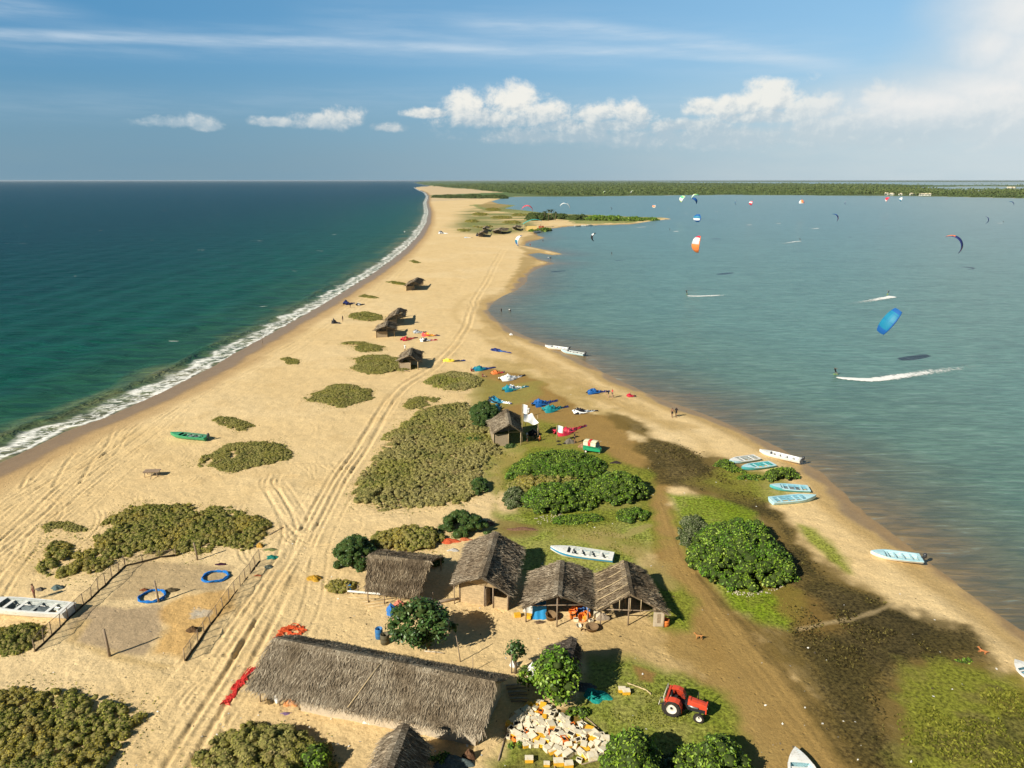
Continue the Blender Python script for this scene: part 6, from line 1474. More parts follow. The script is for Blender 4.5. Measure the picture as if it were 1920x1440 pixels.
# nets, rings, ropes
def heap(px, py, w, d, h, colr, label, cat='net', name='net_heap', rot=0, seed=0, rough=.5, mat=None):
    g = GG(px, py); m = mat or pmat(name+'_'+str(colr), colr, .9, .1, .35, 7, bump=.9, var2=tuple(x*.35 for x in colr)); b = mb(); rs = np.random.RandomState(seed+3); ph = rs.uniform(0, 6, 6)
    def fn(s, t):
        a = s*2*math.pi; r = (1-t); wob = 1+.18*math.sin(a*3+ph[0])+.12*math.sin(a*5+ph[1])
        z = h*(t**.6)*(1+.25*rough*math.sin(a*4+t*9+ph[2]))+.06*rough*math.sin(a*9+t*17+ph[3])
        return Vector((math.cos(a)*r*w/2*wob, math.sin(a)*r*d/2*wob, max(-.03, z-.03)))
    b.grid(fn, 36, 9, m); o = b.build(name, None, g); o.rotation_euler = (0, 0, rot); return tag(o, label, cat)
def ring(px, py, rx, ry, label, seed):
    g = GG(px, py); BN = pmat('blue_net', (.02, .17, .52), .85, .15, .25, 9, bump=1); b = mb(); rs = np.random.RandomState(seed)
    for k in range(5):
        ph = rs.uniform(0, 6, 3); pts = []
        for a in np.linspace(0, 2*math.pi, 40): 
            w = 1+.05*math.sin(3*a+ph[0])+.04*math.sin(7*a+ph[1])+rs.uniform(-.02, .02); pts.append((rx*w*math.cos(a), ry*w*math.sin(a), .08+.05*math.sin(5*a+ph[2])+k*.03))
        b.tube(pts, .055, BN, 6, False)
    o = b.build('net_ring', None, g); return tag(o, label, 'net', 'blue nets laid in rings')
ring(286, 1120, 1.15, 1.05, 'blue net laid in a ring around the wooden post, nearer ring', 1)
ring(404, 1083, 1.25, 1.0, 'blue net laid in a ring at the far right of the drying ground', 2)
heap(362, 1182, 1.1, .8, .45, (.10, .06, .03), 'brown bundle on the orange sand of the drying ground')
heap(415, 1058, 1.3, .5, .15, (.05, .02, .035), 'flat dark purple cloth at the far edge of the drying ground', 'cloth', 'cloth_heap')
heap(271, 1107, .9, .5, .25, (.20, .07, .03), 'red brown bundle left of the post in the blue ring')
heap(322, 1107, 1.3, .6, .3, (.09, .07, .04), 'dark net bundle right of the post in the blue ring', seed=4)
heap(76, 1106, .9, .6, .3, (.13, .115, .095), 'small grey net bundle, left of two behind the white boat', seed=5)
heap(108, 1103, 1.3, .8, .4, (.10, .14, .14), 'grey green net bundle, right of two behind the white boat', seed=6)
heap(488, 1025, .9, .6, .5, (.42, .24, .05), 'ochre net bundle at the right rim of the long scrub field', seed=7)
heap(510, 1046, 1.3, .7, .35, (.02, .22, .18), 'teal net bundle beside the tyre tracks', seed=8)
heap(503, 1064, 1.0, .7, .3, (.10, .12, .10), 'grey green net bundle below the teal one', seed=9)
heap(508, 1031, 1.6, .6, .2, (.16, .18, .07), 'olive green net spread above the teal bundle', seed=10)
heap(484, 1079, .8, .35, .12, (.45, .14, .06), 'orange scrap of net below the fence corner', seed=11)
heap(590, 1086, 1.6, 1.0, .45, (.42, .24, .03), 'yellow ochre net heap beside the spiky bush', seed=12)
heap(842, 1015, 2.4, 1.1, .35, (.52, .10, .04), 'orange red net pile behind the plank walled hut', seed=13)
heap(872, 1012, 1.4, .7, .25, (.48, .14, .06), 'thin end of orange net by the plank walled hut ridge', seed=14)
heap(850, 1032, 1.2, .6, .25, (.45, .43, .40), 'pale rags below the orange red net pile', 'rag', 'rag_heap', seed=15)
heap(916, 984, 1.6, .8, .5, (.16, .10, .075), 'purplish brown net hank beside the dark round bush', seed=16)
heap(980, 992, 3.6, .9, .15, (.20, .11, .07), 'long dry leaf litter strip on the grass behind the shelters', 'leaf litter', 'leaf_litter', seed=17)
heap(1118, 1304, 2.3, 1.6, .25, (.015, .26, .22), 'turquoise green net spread on the grass', seed=18, rot=-.4)
heap(1095, 1288, 1.8, 1.1, .3, (.10, .10, .10), 'grey rope tangle in the shade beside the turquoise green net', 'rope', 'rope_tangle', seed=19)
heap(546, 1318, 1.2, .9, .4, (.60, .26, .10), 'peach orange net bundle at the wall of the long shed', seed=20)
heap(536, 1338, .8, .3, .12, (.22, .14, .26), 'small lilac rag below the orange bundle', 'rag', 'rag_heap', seed=21)
heap(506, 1318, .7, .5, .3, (.16, .11, .05), 'brown bundle under the left eave of the long shed', seed=22)
heap(848, 1432, 2.6, 1.2, .7, (.10, .13, .13), 'grey blue net heap at the bottom edge beside the bottom hut', seed=23)
heap(1272, 1418, 1.2, .8, .3, (.12, .12, .13), 'grey sheeting in the shade between the bottom bushes', 'sheet', 'sheet_heap', seed=24)
heap(880, 1420, .9, .7, .7, (.13, .07, .04), 'dry brown plant tuft behind the bottom hut', 'plant', 'dry_tuft', seed=25)
heap(1155, 846+22, 1.6, .6, .3, (.04, .03, .03), 'black bag pile at the right rim of the broad bush', 'bag', 'bag_pile', seed=27)
heap(1068, 830, 1.8, 1.2, .7, (.16, .14, .11), 'heap of brown kite bags beside the three wheeler', 'bag', 'bag_pile', seed=28)
heap(1092, 838, 1.3, .8, .6, (.30, .17, .10), 'tan bag pile touching the three wheeler', 'bag', 'bag_pile', seed=29)
heap(1000, 815, 2.0, 1.2, .9, (.02, .02, .025), 'black wetsuit heap under the white awning', 'wetsuit', 'wetsuit_heap', seed=30)
for i, (x, y) in enumerate([(1047, 828), (1049, 834), (1059, 832)]):
    heap(x, y, .8, .4, .2, (.03, .028, .022), ['small black bag nearest the white flag pole', 'small black bag below the one at the flag pole', 'small black bag between flag and bag heap'][i], 'bag', 'small_bag', seed=40+i)
def straggle(pts, label, colr, w=.5, n=9, seed=0, group=None):
    """a rope-like net drawn out over the ground: many thin strands"""
    P = [GG(*p) for p in pts]; g = P[0]; rs = np.random.RandomState(seed); b = mb(); m = pmat('net_strand_'+label[:9], colr, .85, .15, .25, 9)
    L = sum((P[i+1]-P[i]).length for i in range(len(P)-1))
    for k in range(n):
        pp = []
        for i in range(len(P)-1):
            for s in (0, .25, .5, .75):
                q = P[i].lerp(P[i+1], s)-g; pp.append(q+Vector((rs.normal(0, w*.35), rs.normal(0, w*.35), .05+rs.uniform(0, .08))))
        pp.append(P[-1]-g+Vector((rs.normal(0, w*.3), rs.normal(0, w*.3), .05))); b.tube(pp, .04, m, 5, False)
    return tag(b.build('trailing_net', None, g), label, 'net', group)
straggle([(424, 1318), (436, 1308), (445, 1288), (458, 1272), (476, 1254)], 'bright red net trailing from the left eave of the long shed', (.62, .045, .04), .55, 12, 1)
straggle([(520, 1196), (530, 1184), (545, 1176), (570, 1182)], 'orange red net on the sand behind the left end of the long shed', (.62, .10, .03), .55, 10, 2)
straggle([(545, 1176), (538, 1186), (555, 1192), (572, 1183)], 'second fold of orange red net behind the long shed', (.62, .10, .03), .35, 6, 3)
straggle([(1176, 1283), (1192, 1288), (1212, 1296), (1220, 1303)], 'pale rope with a knotted end on the grass left of the tractor', (.50, .40, .22), .06, 3, 4)
# poles and logs lying about
def logs(pts, label, r=.06, m=None, cat='log', name='log', group=None):
    a, b_ = GG(*pts[0]), GG(*pts[1]); b = mb(); d = b_-a; b.tube([(0, 0, r*.8), d*.5+Vector((.05, .03, r)), d+Vector((0, 0, r*.8))], [r, r*.9, r*.7], m or POLE, 7); return tag(b.build(name, None, a), label, cat, group)
logs([(812, 1133), (864, 1124)], 'thick dark log lying before the plank walled hut', .16)
for i, (p, q) in enumerate([((680, 1130), (742, 1122)), ((684, 1134), (755, 1128)), ((690, 1139), (752, 1133)), ((652, 1121), (722, 1125))]):
    logs((p, q), ['topmost pale pole lying before the leftmost shelter', 'second pale pole lying before the leftmost shelter', 'lowest pole lying before the leftmost shelter', 'longest pole lying along the low fence'][i], .06, BAMBOO, 'pole', 'bamboo_pole', 'poles lying before the leftmost shelter')
logs([(1120, 1397), (1082, 1338)], 'long beam lying aslant above the foam box heap', .07, WOOD, 'beam', 'beam')
logs([(1142, 1385), (1076, 1328)], 'second thinner beam above the foam box heap', .05, WOOD, 'beam', 'beam')
logs([(934, 1427), (957, 1341)], 'left fence rail along the foam box heap', .05, POLE, 'rail', 'rail')
logs([(1042, 1470), (1036, 1400)], 'upright looking stick in front of the foam box heap', .05, POLE, 'stick', 'stick')
logs([(1090, 1434), (1135, 1424)], 'thin stick at the lower right of the foam box heap', .04, POLE, 'stick', 'stick')
logs([(742, 694), (768, 697)], 'brown plank lying below the nearest beach hut', .12, WOOD, 'plank', 'plank')
logs([(742, 1160), (722, 1159)], 'short dark plank left of the round tree', .08, WOOD, 'plank', 'plank')
logs([(796, 1222), (832, 1226)], 'white pipe lying between round tree and long shed', .07, WHITEWALL, 'pipe', 'pipe')
logs([(505, 1003), (532, 989)], 'dead branch at the right tip of the long scrub field', .06, POLE, 'branch', 'branch')
for i in range(6):
    logs([(948+i*2, 1286+i*6), (986+i, 1284+i*6.5)], ['top board of the timber pile', 'second board of the timber pile', 'third board of the timber pile', 'fourth board of the timber pile', 'fifth board of the timber pile', 'lowest board of the timber pile'][i]+' beside the leafy tree', .07, WHITEWALL if i % 2 == 0 else WOOD, 'board', 'board', 'boards of the timber pile')
# ---------------------------------------------------------------- containers
def barrel(px, py, m, label, r=.33, h=.95):
    g = GG(px, py); root = empty('barrel', g, 0, label, 'barrel'); b = mb(); b.lathe([(r*.9, 0), (r, .05), (r, h*.32), (r*1.05, h*.35), (r, h*.38), (r, h*.66), (r*1.05, h*.69), (r, h*.72), (r, h*.95), (r*.92, h), (r*.86, h), (r*.86, h*.55), (0, h*.55)], (0, 0, 0), m, 18); b.build('body', root)
    q = mb(); q.lathe([(r*.84, h*.56), (0, h*.565)], (0, 0, 0), DARK, 16); q.build('dark_disc', root); return root  # plain dark disc closing the barrel partway down
barrel(711, 1196, pmat('barrel_blue', (.03, .15, .36), .5, .4, .1), 'open blue barrel left of the round tree')
barrel(722, 1206, pmat('barrel_brown', (.10, .085, .05), .6, .3, .2), 'dark brown barrel touching the blue one', .38, .9)
barrel(1247, 1172, pmat('barrel_orange', (.70, .20, .04), .5, .4, .08), 'orange tub at the right corner of the right shelter', .36, .6)
YEL = pmat('crate_yellow', (.72, .40, .03), .6, .3, .1, 3); FOAMB = pmat('foam_white', (.74, .66, .50), .85, .15, .15, 3, var2=(.62, .46, .22)); ORA = pmat('tub_orange', (.72, .18, .025), .5, .35, .08)
def foam_proto(side, top, sz, hollow=False):
    root = empty('fish_box', (0, 0, 0)); x, y, z = sz; b = mb(); b.box((0, 0, z*.42), (x, y, z*.84), side); b.build('body', root)
    l = mb()
    if hollow:
        t_ = .06
        for cx, cy, sx, sy in ((0, y/2-t_/2, x+.02, t_), (0, -y/2+t_/2, x+.02, t_), (x/2-t_/2, 0, t_, y-2*t_), (-x/2+t_/2, 0, t_, y-2*t_)): l.box((cx, cy, z*.93), (sx, sy, z*.2), top)
        l.build('rim', root); k = mb(); k.box((0, 0, z*.86), (x-2*t_-.01, y-2*t_-.01, .02), DARK); k.build('inside', root)  # dark sheet on the solid body stands in for the shaded hollow
    else: l.box((0, 0, z*.92), (x+.03, y+.03, z*.16), top); l.build('lid', root)
    return root
protos = [foam_proto(FOAMB, FOAMB, (.66, .48, .40)), foam_proto(YEL, FOAMB, (.66, .48, .38)), foam_proto(FOAMB, FOAMB, (.60, .45, .36), True), foam_proto(YEL, YEL, (.60, .44, .34)), foam_proto(ORA, ORA, (.60, .45, .36), True)]
plabel = ['white foam fish box in the big heap below the leafy tree', 'yellow sided fish box with white lid in the big heap', 'open white foam fish box in the big heap', 'all yellow fish box in the big heap', 'open orange fish box in the big heap']
used = set()
def put_box(k, x, y, z, rot, label, group):
    if k not in used: o = protos[k]; used.add(k)
    else: o = copy_tree(protos[k])
    o.location = (x, y, z); o.rotation_euler = rot; s_ = random.uniform(.60, 1.0); o.scale = (s_, s_*random.uniform(.9, 1.1), s_); tag(o, label, 'box', group); return o
hp = GP([(950, 1368), (965, 1345), (990, 1325), (1010, 1318), (1035, 1326), (1055, 1345), (1080, 1362), (1110, 1368), (1135, 1388), (1138, 1412), (1120, 1425), (1080, 1418), (1040, 1418), (1010, 1402), (975, 1400), (955, 1388)])
pts_ = inside_pts(hp, 1500); placed = []
for q in pts_:
    lvl = 0 if len(placed) < 150 else 1
    md = .34 if lvl == 0 else .5
    if all((q[0]-p[0])**2+(q[1]-p[1])**2 > md**2 for p in placed if p[2] == lvl): placed.append((q[0], q[1], lvl))
    if len(placed) >= 215: break
for x, y, lvl in placed:
    k = np.random.RandomState(int(x*1000) % 9999).choice(5, p=[.36, .30, .15, .14, .05]); s = sdist(np.array([x]), np.array([y]), hp)[0]
    z = gz(x, y)-.02+lvl*.33*min(1, max(0, s)+.3)+random.uniform(0, .10)*min(1, max(0, s)); tl = .30 if lvl else .18
    put_box(k, x, y, z, (random.gauss(0, tl), random.gauss(0, tl), random.uniform(0, 6.28)), plabel[k], ['white foam boxes of the heap', 'yellow sided boxes of the heap', 'open white boxes of the heap', 'yellow boxes of the heap', 'orange boxes of the heap'][k])
for i, (x, y, k, l) in enumerate([(992, 1427, 1, 'yellow sided box lying apart below the left part of the heap'), (1025, 1435, 1, 'yellow sided box standing alone at the bottom edge, left of two'), (1047, 1433, 1, 'box with white lid at the bottom edge, middle one'), (1066, 1437, 1, 'long yellow sided box at the bottom edge, right one'), (1086, 1428, 2, 'open white box below the right part of the heap'), (1088, 1360, 1, 'yellow sided box lying against the slanting beam'),
                              (1166, 1296, 1, 'yellow box with white lid on the grass, left of two near the tractor'), (1174, 1300, 1, 'yellow box with white lid on the grass, right of two near the tractor'), (1073, 1300, 2, 'open pale box at the foot of the leafy tree'),
                              (970, 1156, 3, 'yellow crate at the left corner of the middle shelter, outermost'), (991, 1158, 3, 'yellow crate beside the blue tarp of the middle shelter'), (1080, 1164, 2, 'white foam box in front of the orange tubs, left one'), (1108, 1166, 2, 'white foam box in front of the orange tubs, right one'), (1074, 1158, 4, 'orange open box left of the orange tubs'), (1120, 1156, 0, 'white foam box standing against the post between the shelters'), (1097, 1160, 3, 'yellow crate between the white foam boxes')]):
    g = GG(x, y); put_box(k, g.x, g.y, g.z, (0, 0, random.uniform(-.5, .5)), l, None)
def tub(px, py, m, label, r=.35, h=.5, tilt=(0, 0), z=0, cat='tub'):
    g = GG(px, py); b = mb(); b.lathe([(r*.75, 0), (r, h*.95), (r*1.06, h), (r*.96, h), (r*.70, .05), (0, .05)], (0, 0, 0), m, 16); o = b.build('tub', None, (g.x, g.y, g.z+z)); o.rotation_euler = (*tilt, 0); return tag(o, label, cat)
BLT = pmat('tub_blue', (.06, .14, .34), .5, .35, .1)
tub(1083, 1146, ORA, 'orange tub at the back of the tub pile, leftmost', .42, .5, (.5, .2)); tub(1078, 1150, ORA, 'orange tub leaning at the left of the tub pile', .42, .5, (.3, -.4)); tub(1090, 1158, ORA, 'orange tub at the front of the tub pile', .42, .55, (.9, .2)); tub(1086, 1151, BLT, 'blue tub in the middle of the tub pile', .38, .45, (.6, .3)); tub(1099, 1150, BLT, 'blue tub at the right of the tub pile', .4, .5, (.4, -.2)); tub(1098, 1155, ORA, 'orange tub under the right hand blue tub', .36, .45, (.7, .1)); tub(1088, 1140, ORA, 'orange tub set highest in the tub pile', .4, .5, (.3, .2), .3)
BASK = pmat('basket_cane', (.20, .13, .07), .95, .1, .3, 12, bump=1)
tub(1110, 1181, BASK, 'wide round cane basket on the sand in front of the shelters', .58, .38, cat='basket'); tub(1032, 1160, BASK, 'cane basket standing right of the blue tarp', .5, .55, (.2, .1), cat='basket'); tub(1084, 1175, FOAMB, 'small white bowl left of the wide basket', .26, .22, (.4, .3), cat='bowl'); tub(1092, 1181, BASK, 'small dark pot below the white bowl', .2, .2, (1.2, .3), cat='pot')
# blue tarp over a stack in the middle shelter
g = GG(1011, 1157); b = mb(); TP = pmat('tarp_blue', (.02, .24, .52), .5, .35, .08, 2, bump=.3)
b.grid(lambda s, t: Vector(((s-.5)*1.25+.03*math.sin(t*9), -.05-.35*t+.04*math.sin(s*14), 1.15-1.15*t)), 10, 6, TP); b.grid(lambda s, t: Vector(((s-.5)*1.25, -.05+.8*t, 1.15+.05*math.sin(s*8))), 8, 3, TP)
b.grid(lambda s, t: Vector(((-.62), -.05-.35*t+.8*s*(1)+.0, 1.14-1.14*t)), 3, 3, TP); tag(b.build('blue_tarp', None, g), 'bright blue tarp hung at the front of the middle shelter', 'tarp')
heap(997, 1146, 1.4, .8, .9, (.50, .48, .43), 'pale sacks stacked left of the blue tarp', 'sack', 'sack_pile', seed=50)
heap(1130, 1160, 1.3, .7, .6, (.30, .24, .18), 'jumble of sticks and rags between the two shelters', 'junk', 'junk_pile', seed=51)
heap(1012, 1167, 1.0, .4, .2, (.12, .08, .05), 'small dark driftwood pieces below the blue tarp', 'driftwood', 'driftwood', seed=52)
heap(657, 1105, .8, .7, .55, (.06, .20, .42), 'blue plastic bundle on the low fence', 'bundle', 'blue_bundle', seed=53)
heap(734, 1148, 1.0, 1.2, .9, (.05, .18, .48), 'blue tarp bundle at the upper left of the round tree', 'tarp', 'tarp_bundle', seed=54)
heap(748, 1137, 1.2, .7, .7, (.60, .20, .14), 'salmon red cloth above the blue tarp bundle', 'cloth', 'cloth_heap', seed=55)
heap(820, 1136, 1.0, .6, .3, (.40, .36, .30), 'pale scraps at the near end of the thick log', 'scrap', 'scrap_heap', seed=56)
heap(998, 1262, .9, .9, 1.0, (.75, .74, .71), 'white sack bulging beside the leafy tree', 'sack', 'white_sack', seed=57)
heap(964, 1248, .7, .6, .6, (.6, .6, .58), 'white bucket pile under the thin young tree', 'bucket', 'bucket_pile', seed=58)
heap(522, 1312, .7, .7, .75, (.74, .73, .68), 'white sack at the left eave of the long shed', 'sack', 'white_sack', seed=59)
heap(692, 1354, .8, .5, .5, (.72, .71, .66), 'white sack against the wall of the long shed', 'sack', 'white_sack', seed=60)
heap(958, 628, .9, .9, .5, (.85, .84, .80), 'small white float bag at the lagoon edge', 'bag', 'float_bag', seed=61)
# cart on the beach
def cart():
    g = GG(286, 892); root = empty('wooden_cart', g, R(4), 'small wooden slatted cart on the sand near the sea', 'cart'); b = mb()
    for i in range(9): b.box((-.9+i*.225, 0, .72), (.20, 1.1, .05), pmat('cart_slats', (.33, .24, .17), .9, .1, .25, 4))
    b.build('deck', root); f = mb(); f.box((0, .45, .64), (2.0, .07, .1), WOOD); f.box((0, -.45, .64), (2.0, .07, .1), WOOD); f.build('frame', root)
    for x in (-.8, .8):
        for y in (-.45, .45): q = mb(); q.tube([(x, y, -.2), (x, y, .62)], .05, POLE, 6); q.build('leg', root)
    h = mb(); h.tube([(.2, -.5, .6), (.35, -1.5, .15)], .05, POLE, 6); h.build('handle', root)
cart()
# flags and awning of the kite camp
FLAG = pmat('flag_white', (.80, .80, .77), .7, .2, .06)
def flag(px, py, hh, w, h, label, blue=False):
    g = GG(px, py); root = empty('flag', g, 0, label, 'flag'); p = mb(); p.tube([(0, 0, -.2), (0, 0, hh)], .04, BAMBOO, 6); p.build('pole', root)
    b = mb(); b.grid(lambda s, t: Vector((s*w, .10*math.sin(s*5+t), hh-h*t-.35*s*w*.5)), 8, 5, FLAG); b.build('cloth', root)
    if blue: q = mb(); q.grid(lambda s, t: Vector((w*.2+s*w*.35, .10*math.sin((.2+.35*s)*5+.3+.4*t)-.02, hh-h*(.3+.35*t)-.35*(.2+.35*s)*w*.5)), 4, 3, PALEB); q.build('emblem', root)
flag(979, 832, 6.2, .8, 1.4, 'white flag on the tall pole in front of the kite hut'); flag(1044, 828, 2.6, .9, 1.1, 'small white flag with pale blue patch beside the crimson kite', True)
g = GG(984, 818); root = empty('awning', g, 0, 'white cloth awning tied right of the kite hut roof', 'awning')
b = mb(); b.grid(lambda s, t: Vector((-.2+2.3*s*(.6+.4*t), 1.2-2.2*t, 3.8-.5*s-.9*t-.3*math.sin(math.pi*s)+.12*math.sin(s*9+t*5))), 10, 8, CANV); b.build('cloth', root)
for x, y, z in ((.1, 1.1, 3.7), (2.0, 1.0, 3.2), (2.0, -1.0, 2.3)): post(root, x, y, 0, z, .04, BAMBOO)
# sheets on the beach huts
g = G(754, 588, 3.0); b = mb(); b.grid(lambda s, t: Vector(((s-.5)*1.6, (t-.5)*1.8, .5*math.sin(math.pi*s)-.5*t)), 5, 5, CANV); tag(b.build('white_sheet', None, g), 'white sheet draped over the eave of the rear hut of the pair', 'sheet')
# turquoise canopy building of the far camp
g = G(998, 432); root = empty('beach_bar', g, 0, 'far beach building with curved turquoise canopy and yellow walls', 'building')
b = mb(); b.grid(lambda s, t: Vector((-7.5+15*s, -5+9*t, 3+5.5*math.sin(math.pi*(.12+.60*s)))), 12, 3, pmat('canopy_turquoise', (.02, .40, .34), .5, .3, .05)); b.build('canopy', root)
b = mb(); b.box((-1, 0, 1.8), (9, 6, 3.6), pmat('wall_yellow', (.62, .46, .18), .85, .1, .1)); b.build('wall', root); b = mb(); b.box((7, -1, 1.8), (4, 5, 3.4), pmat('wall_redbrown', (.40, .09, .05), .85, .1, .1)); b.build('annexe', root)
for x, y in ((-7, -4.6), (6.8, -4.6), (-7, 3.6), (6.8, 3.6)): post(root, x, y, 0, 4.6, .15, BAMBOO)
# far white buildings on the opposite shore
def fb(px, py, w, d, h, label, rm=FOAMB):
    g = G(px, py); root = empty('white_building', g, 0, label, 'building', 'white buildings on the far shore'); b = mb(); b.box((0, 0, h/2), (w, d, h), WHITE); b.build('wall', root)
    q = mb(); q.add([(-w*.55, -d*.6, h), (w*.55, -d*.6, h), (w*.55, d*.6, h), (-w*.55, d*.6, h), (-w*.5, 0, h*1.6), (w*.5, 0, h*1.6)], [(0, 1, 5, 4), (2, 3, 4, 5), (1, 2, 5), (3, 0, 4), (3, 2, 1, 0)], rm); q.build('roof', root)
    for k in range(3): s = mb(); s.box((-w*.3+k*w*.3, -d/2-.05, h*.5), (w*.1, .1, h*.4), DARK); s.build('window', root)
for a_ in [(1672, 366.2, 9, 7, 4, 'far white building, leftmost on the opposite shore'), (1688, 366, 7, 6, 3.5, 'far small white building, second from the left'), (1710, 366.2, 10, 8, 4, 'far white building, third from the left'), (1734, 367, 26, 10, 4, 'longest far white building on the opposite shore'), (1662, 366.2, 7, 6, 5, 'tiny far white building left of the others'), (1893, 355, 20, 12, 7, 'white building on the remotest islet, left one'), (1898.5, 355, 16, 12, 7, 'white building on the remotest islet, right one')]: fb(*a_)
# ================================================================ dogs
def dog(px, py, ang, label, colr, lying=False):
    g = GG(px, py); m = pmat('fur_'+label[:6], colr, .9, .1, .15, 8); k = 1.0
    zt = .26 if lying else .50
    J = {'hips': (-.28, 0, zt), 'belly': (-.05, 0, zt-.01), 'chest': (.22, 0, zt-.02), 'neck': (.36, 0, zt+.14), 'head': (.47, 0, zt+.24), 'muz': (.62, 0, zt+.19), 'tail1': (-.42, 0, zt+.06), 'tail2': (-.58, 0, zt+.16)}
    E = [('hips', 'belly'), ('belly', 'chest'), ('chest', 'neck'), ('neck', 'head'), ('head', 'muz'), ('hips', 'tail1'), ('tail1', 'tail2')]
    r_ = {'hips': .10, 'belly': .095, 'chest': .125, 'neck': .075, 'head': .075, 'muz': .035, 'tail1': .03, 'tail2': .018}
    for s, n in ((-1, 'l'), (1, 'r')):
        if lying: J['k'+n] = (-.15, s*.14, .12); J['h'+n] = (-.30, s*.16, .05); J['p'+n] = (-.12, s*.17, .03); J['e'+n] = (.20, s*.12, .10); J['w'+n] = (.34, s*.12, .04); J['q'+n] = (.46, s*.12, .03)
        else: J['k'+n] = (-.20, s*.09, .32); J['h'+n] = (-.34, s*.09, .19); J['p'+n] = (-.30, s*.09, .02); J['e'+n] = (.20, s*.09, .30); J['w'+n] = (.24, s*.09, .15); J['q'+n] = (.25, s*.09, .02)
        J['ear'+n] = (.43, s*.06, zt+.34)
        E += [('hips', 'k'+n), ('k'+n, 'h'+n), ('h'+n, 'p'+n), ('chest', 'e'+n), ('e'+n, 'w'+n), ('w'+n, 'q'+n), ('head', 'ear'+n)]
        r_.update({'k'+n: .06, 'h'+n: .03, 'p'+n: .03, 'e'+n: .05, 'w'+n: .03, 'q'+n: .032, 'ear'+n: .018})
    names = list(J); ix = {n: i for i, n in enumerate(names)}; me = bpy.data.meshes.new('dog'); me.from_pydata([J[n] for n in names], [(ix[a], ix[b]) for a, b in E], [])
    o = bpy.data.objects.new('dog', me); COL.objects.link(o); o.modifiers.new('s', 'SKIN')
    for n in names: me.skin_vertices[0].data[ix[n]].radius = (r_[n], r_[n])
    me.skin_vertices[0].data[0].use_root = True; sb = o.modifiers.new('b', 'SUBSURF'); sb.levels = 1
    dg = bpy.context.evaluated_depsgraph_get(); dg.update(); m2 = bpy.data.meshes.new_from_object(o.evaluated_get(dg)); o.modifiers.clear(); o.data = m2; m2.name = 'dog'; m2.materials.append(m)
    m2.polygons.foreach_set('use_smooth', [True]*len(m2.polygons)); o.location = g; o.rotation_euler = (0, 0, ang); o.scale = (.78,)*3; tag(o, label, 'dog')
dog(1310, 1199, 2.9, 'tan dog standing on the dirt road below the shelters', (.42, .20, .07)); dog(1843, 1224, 2.4, 'reddish dog lying on the weeds near the right edge', (.42, .16, .06), True)
# litter: tiny pale and dark scraps strewn over sand and grass, uncountable
def litter():
    Q = []; vals = []
    for (x0, x1, y0, y1, n) in [(300, 1300, 1000, 1440, 170), (900, 1300, 700, 1100, 110), (1300, 1900, 900, 1440, 130), (350, 630, 1330, 1440, 60), (0, 700, 700, 1440, 60)]:
        g = np.array([G(a, b)[:] for a, b in zip(rng.uniform(x0, x1, n), rng.uniform(y0, y1, n))]); g[:, 2] = [gz(a, b)+.04 for a, b in g[:, :2]]
        k = (sdist(g[:, 0], g[:, 1], lag_poly) < -6); g = g[k]
        Q.append(leafquads(g, np.tile([0, 0, 1.0], (len(g), 1)), rng.uniform(.08, .26, len(g)), .7, .3)); vals.append(rng.uniform(0, 1, len(g)))
    m = vmat('litter_scraps', [(0, (.05, .04, .03)), (.45, (.12, .09, .05)), (.55, (.60, .58, .52)), (1, (.78, .76, .70))])
    tag(quads_object('litter', np.concatenate(Q), np.concatenate(vals), [m]), 'small scraps of litter and shell strewn over sand and grass', 'litter', None, 'stuff')
litter()
# driftwood, dead coral rim below the biggest bush
def stones(px, n, label, sz=.16, cc=(.42, .37, .28)):
    P = GP(px); q = inside_pts(P, n); m = pmat('shell_rubble', cc, .9, .1, .15); V_ = []; F_ = []
    b = mb()
    for i, (x, y) in enumerate(q):
        s = sz*random.uniform(.4, 1.2); vs = ICO_V[:12]*0+ICO_V[:12]; 
        b.box((x-P[0][0], y-P[0][1], gz(x, y)+s*.2), (s, s*.7, s*.5), m, Matrix.Rotation(random.uniform(0, 3), 3, 'Z') @ Matrix.Rotation(random.uniform(-.5, .5), 3, 'X'), .7)
    tag(b.build('shell_rubble', None, (P[0][0], P[0][1], 0)), label, 'rubble', None, 'stuff')
stones([(1362, 1103), (1400, 1112), (1450, 1104), (1470, 1096), (1460, 1110), (1400, 1120), (1365, 1112)], 70, 'pale shell rubble along the foot of the biggest bush')
stones([(1000, 972), (1050, 962), (1060, 972), (1010, 984)], 60, 'pale shell rubble beside the round bright bushes')
# grass tufts over the lawns and weed in the peat
def tufts(px, n, kind, sz, label, hscale=.5):
    P = GP(px); q = inside_pts(P, n); k = (fbm(q[:, 0], q[:, 1], .35, 3, 55) > .46) & (rng.uniform(0, 1, len(q)) < sst(sdist(q[:, 0], q[:, 1], P)+(fbm(q[:, 0], q[:, 1], .2, 3, 9)-.5)*6, 0, 3.5)); q = q[k]; z = np.array([gz(a, b) for a, b in q])+sz*.2
    V = leafquads(np.column_stack([q, z]), np.tile([0, -.3, .6], (len(q), 1)), sz*rng.uniform(.5, 1.4, len(q)), .5, 1.0)
    tag(quads_object('grass_tufts', V, rng.uniform(0, 1, len(V)), [LEAF[kind]]), label, 'grass', None, 'stuff')
LEAF['lawn'] = vmat('lawn_blades', [(0, (.07, .08, .012)), (.5, (.16, .17, .02)), (1, (.28, .27, .045))], .2)
LEAF['weed'] = vmat('peat_weed', [(0, (.018, .014, .006)), (.6, (.06, .05, .015)), (1, (.17, .14, .04))], .1)
tufts([(1690, 1250), (1770, 1235), (1860, 1255), (1990, 1290), (2050, 1560), (1760, 1560), (1700, 1440), (1672, 1330)], 9000, 'lawn', .26, 'coarse yellow green grass of the lower right lawn')
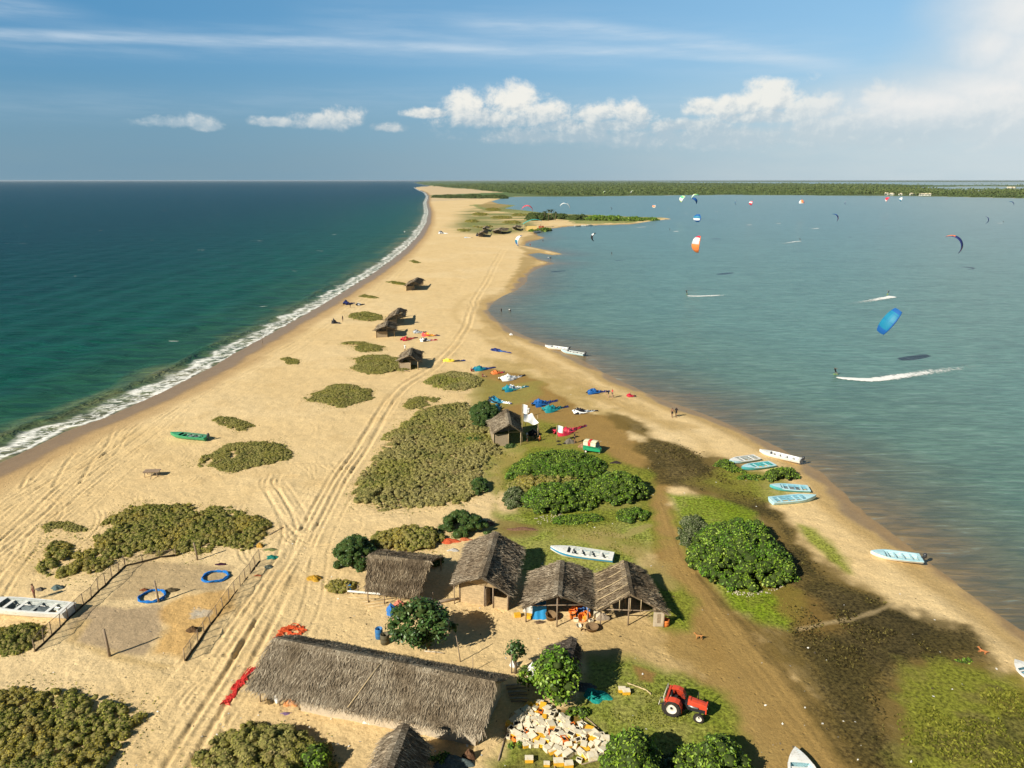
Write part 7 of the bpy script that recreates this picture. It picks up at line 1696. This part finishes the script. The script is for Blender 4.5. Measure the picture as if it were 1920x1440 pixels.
tufts([(1480, 985), (1560, 1080), (1640, 1115), (1700, 1135), (1860, 1230), (1700, 1250), (1660, 1330), (1680, 1460), (1560, 1310), (1480, 1180)], 7000, 'weed', .24, 'dark dried weed over the black peat')
tufts([(1200, 800), (1330, 850), (1420, 900), (1480, 960), (1330, 930), (1215, 860)], 3000, 'weed', .26, 'dark dried weed on the upper peat')
tufts([(1120, 1250), (1290, 1265), (1370, 1300), (1400, 1440), (1100, 1440), (1090, 1320)], 5000, 'lawn', .15, 'short grass around the tractor')
tufts([(880, 790), (1060, 790), (1080, 830), (1060, 860), (930, 960), (880, 850)], 2500, 'lawn', .2, 'short grass around the kite hut')
tufts([(930, 965), (1215, 965), (1240, 1010), (1200, 1060), (1000, 1060)], 4500, 'lawn', .16, 'short grass behind the shelters')
tufts([(1255, 930), (1330, 935), (1420, 960), (1420, 1060), (1495, 1110), (1490, 1175), (1370, 1140), (1270, 990)], 3500, 'lawn', .17, 'short green grass round the biggest bush')
# far dune shrubs
for i, (x, y, w, l) in enumerate([(870, 432, 14, 'nearest the sea beach'), (905, 425, 20, 'in front of the far small huts'), (940, 408, 22, 'in the middle of the far dunes'), (900, 402, 16, 'seaward in the far dunes'), (975, 403, 18, 'near the lagoon side of the far dunes'), (960, 417, 20, 'behind the far long hut'), (925, 393, 16, 'farthest back in the dunes'), (885, 415, 14, 'left in the far dunes')]):
    shrub([(x+w*math.cos(a), y+3.0*math.sin(a)) for a in np.linspace(0, 6.28, 9)[:-1]], 1.2, 1.6, .8, 1.4, 'scrubgreen', 'scrub_patch', 'low far scrub streak '+l, 'shrub', rise=.3, group='scrub streaks on the far dunes', edge=3, pack=.6, gap=.42, gapsc=.08)
# footworn twigs and stalks standing up from the scrub fields
# ================================================================ air
hm = bpy.data.materials.new('haze'); hm.use_nodes = True; ht = NT(hm.node_tree); ht.n.clear(); ho = ht.node('ShaderNodeOutputMaterial')
pv = ht.node('ShaderNodeVolumePrincipled', {'Color': (.80, .90, 1.0), 'Density': 1.8e-5, 'Anisotropy': .2}); ht.l.new(pv.outputs[0], ho.inputs['Volume'])
b = mb(); b.box((0, 30000, 18.5), (78000, 88000, 45), hm); hz = b.build('haze'); hz['kind'] = 'stuff'
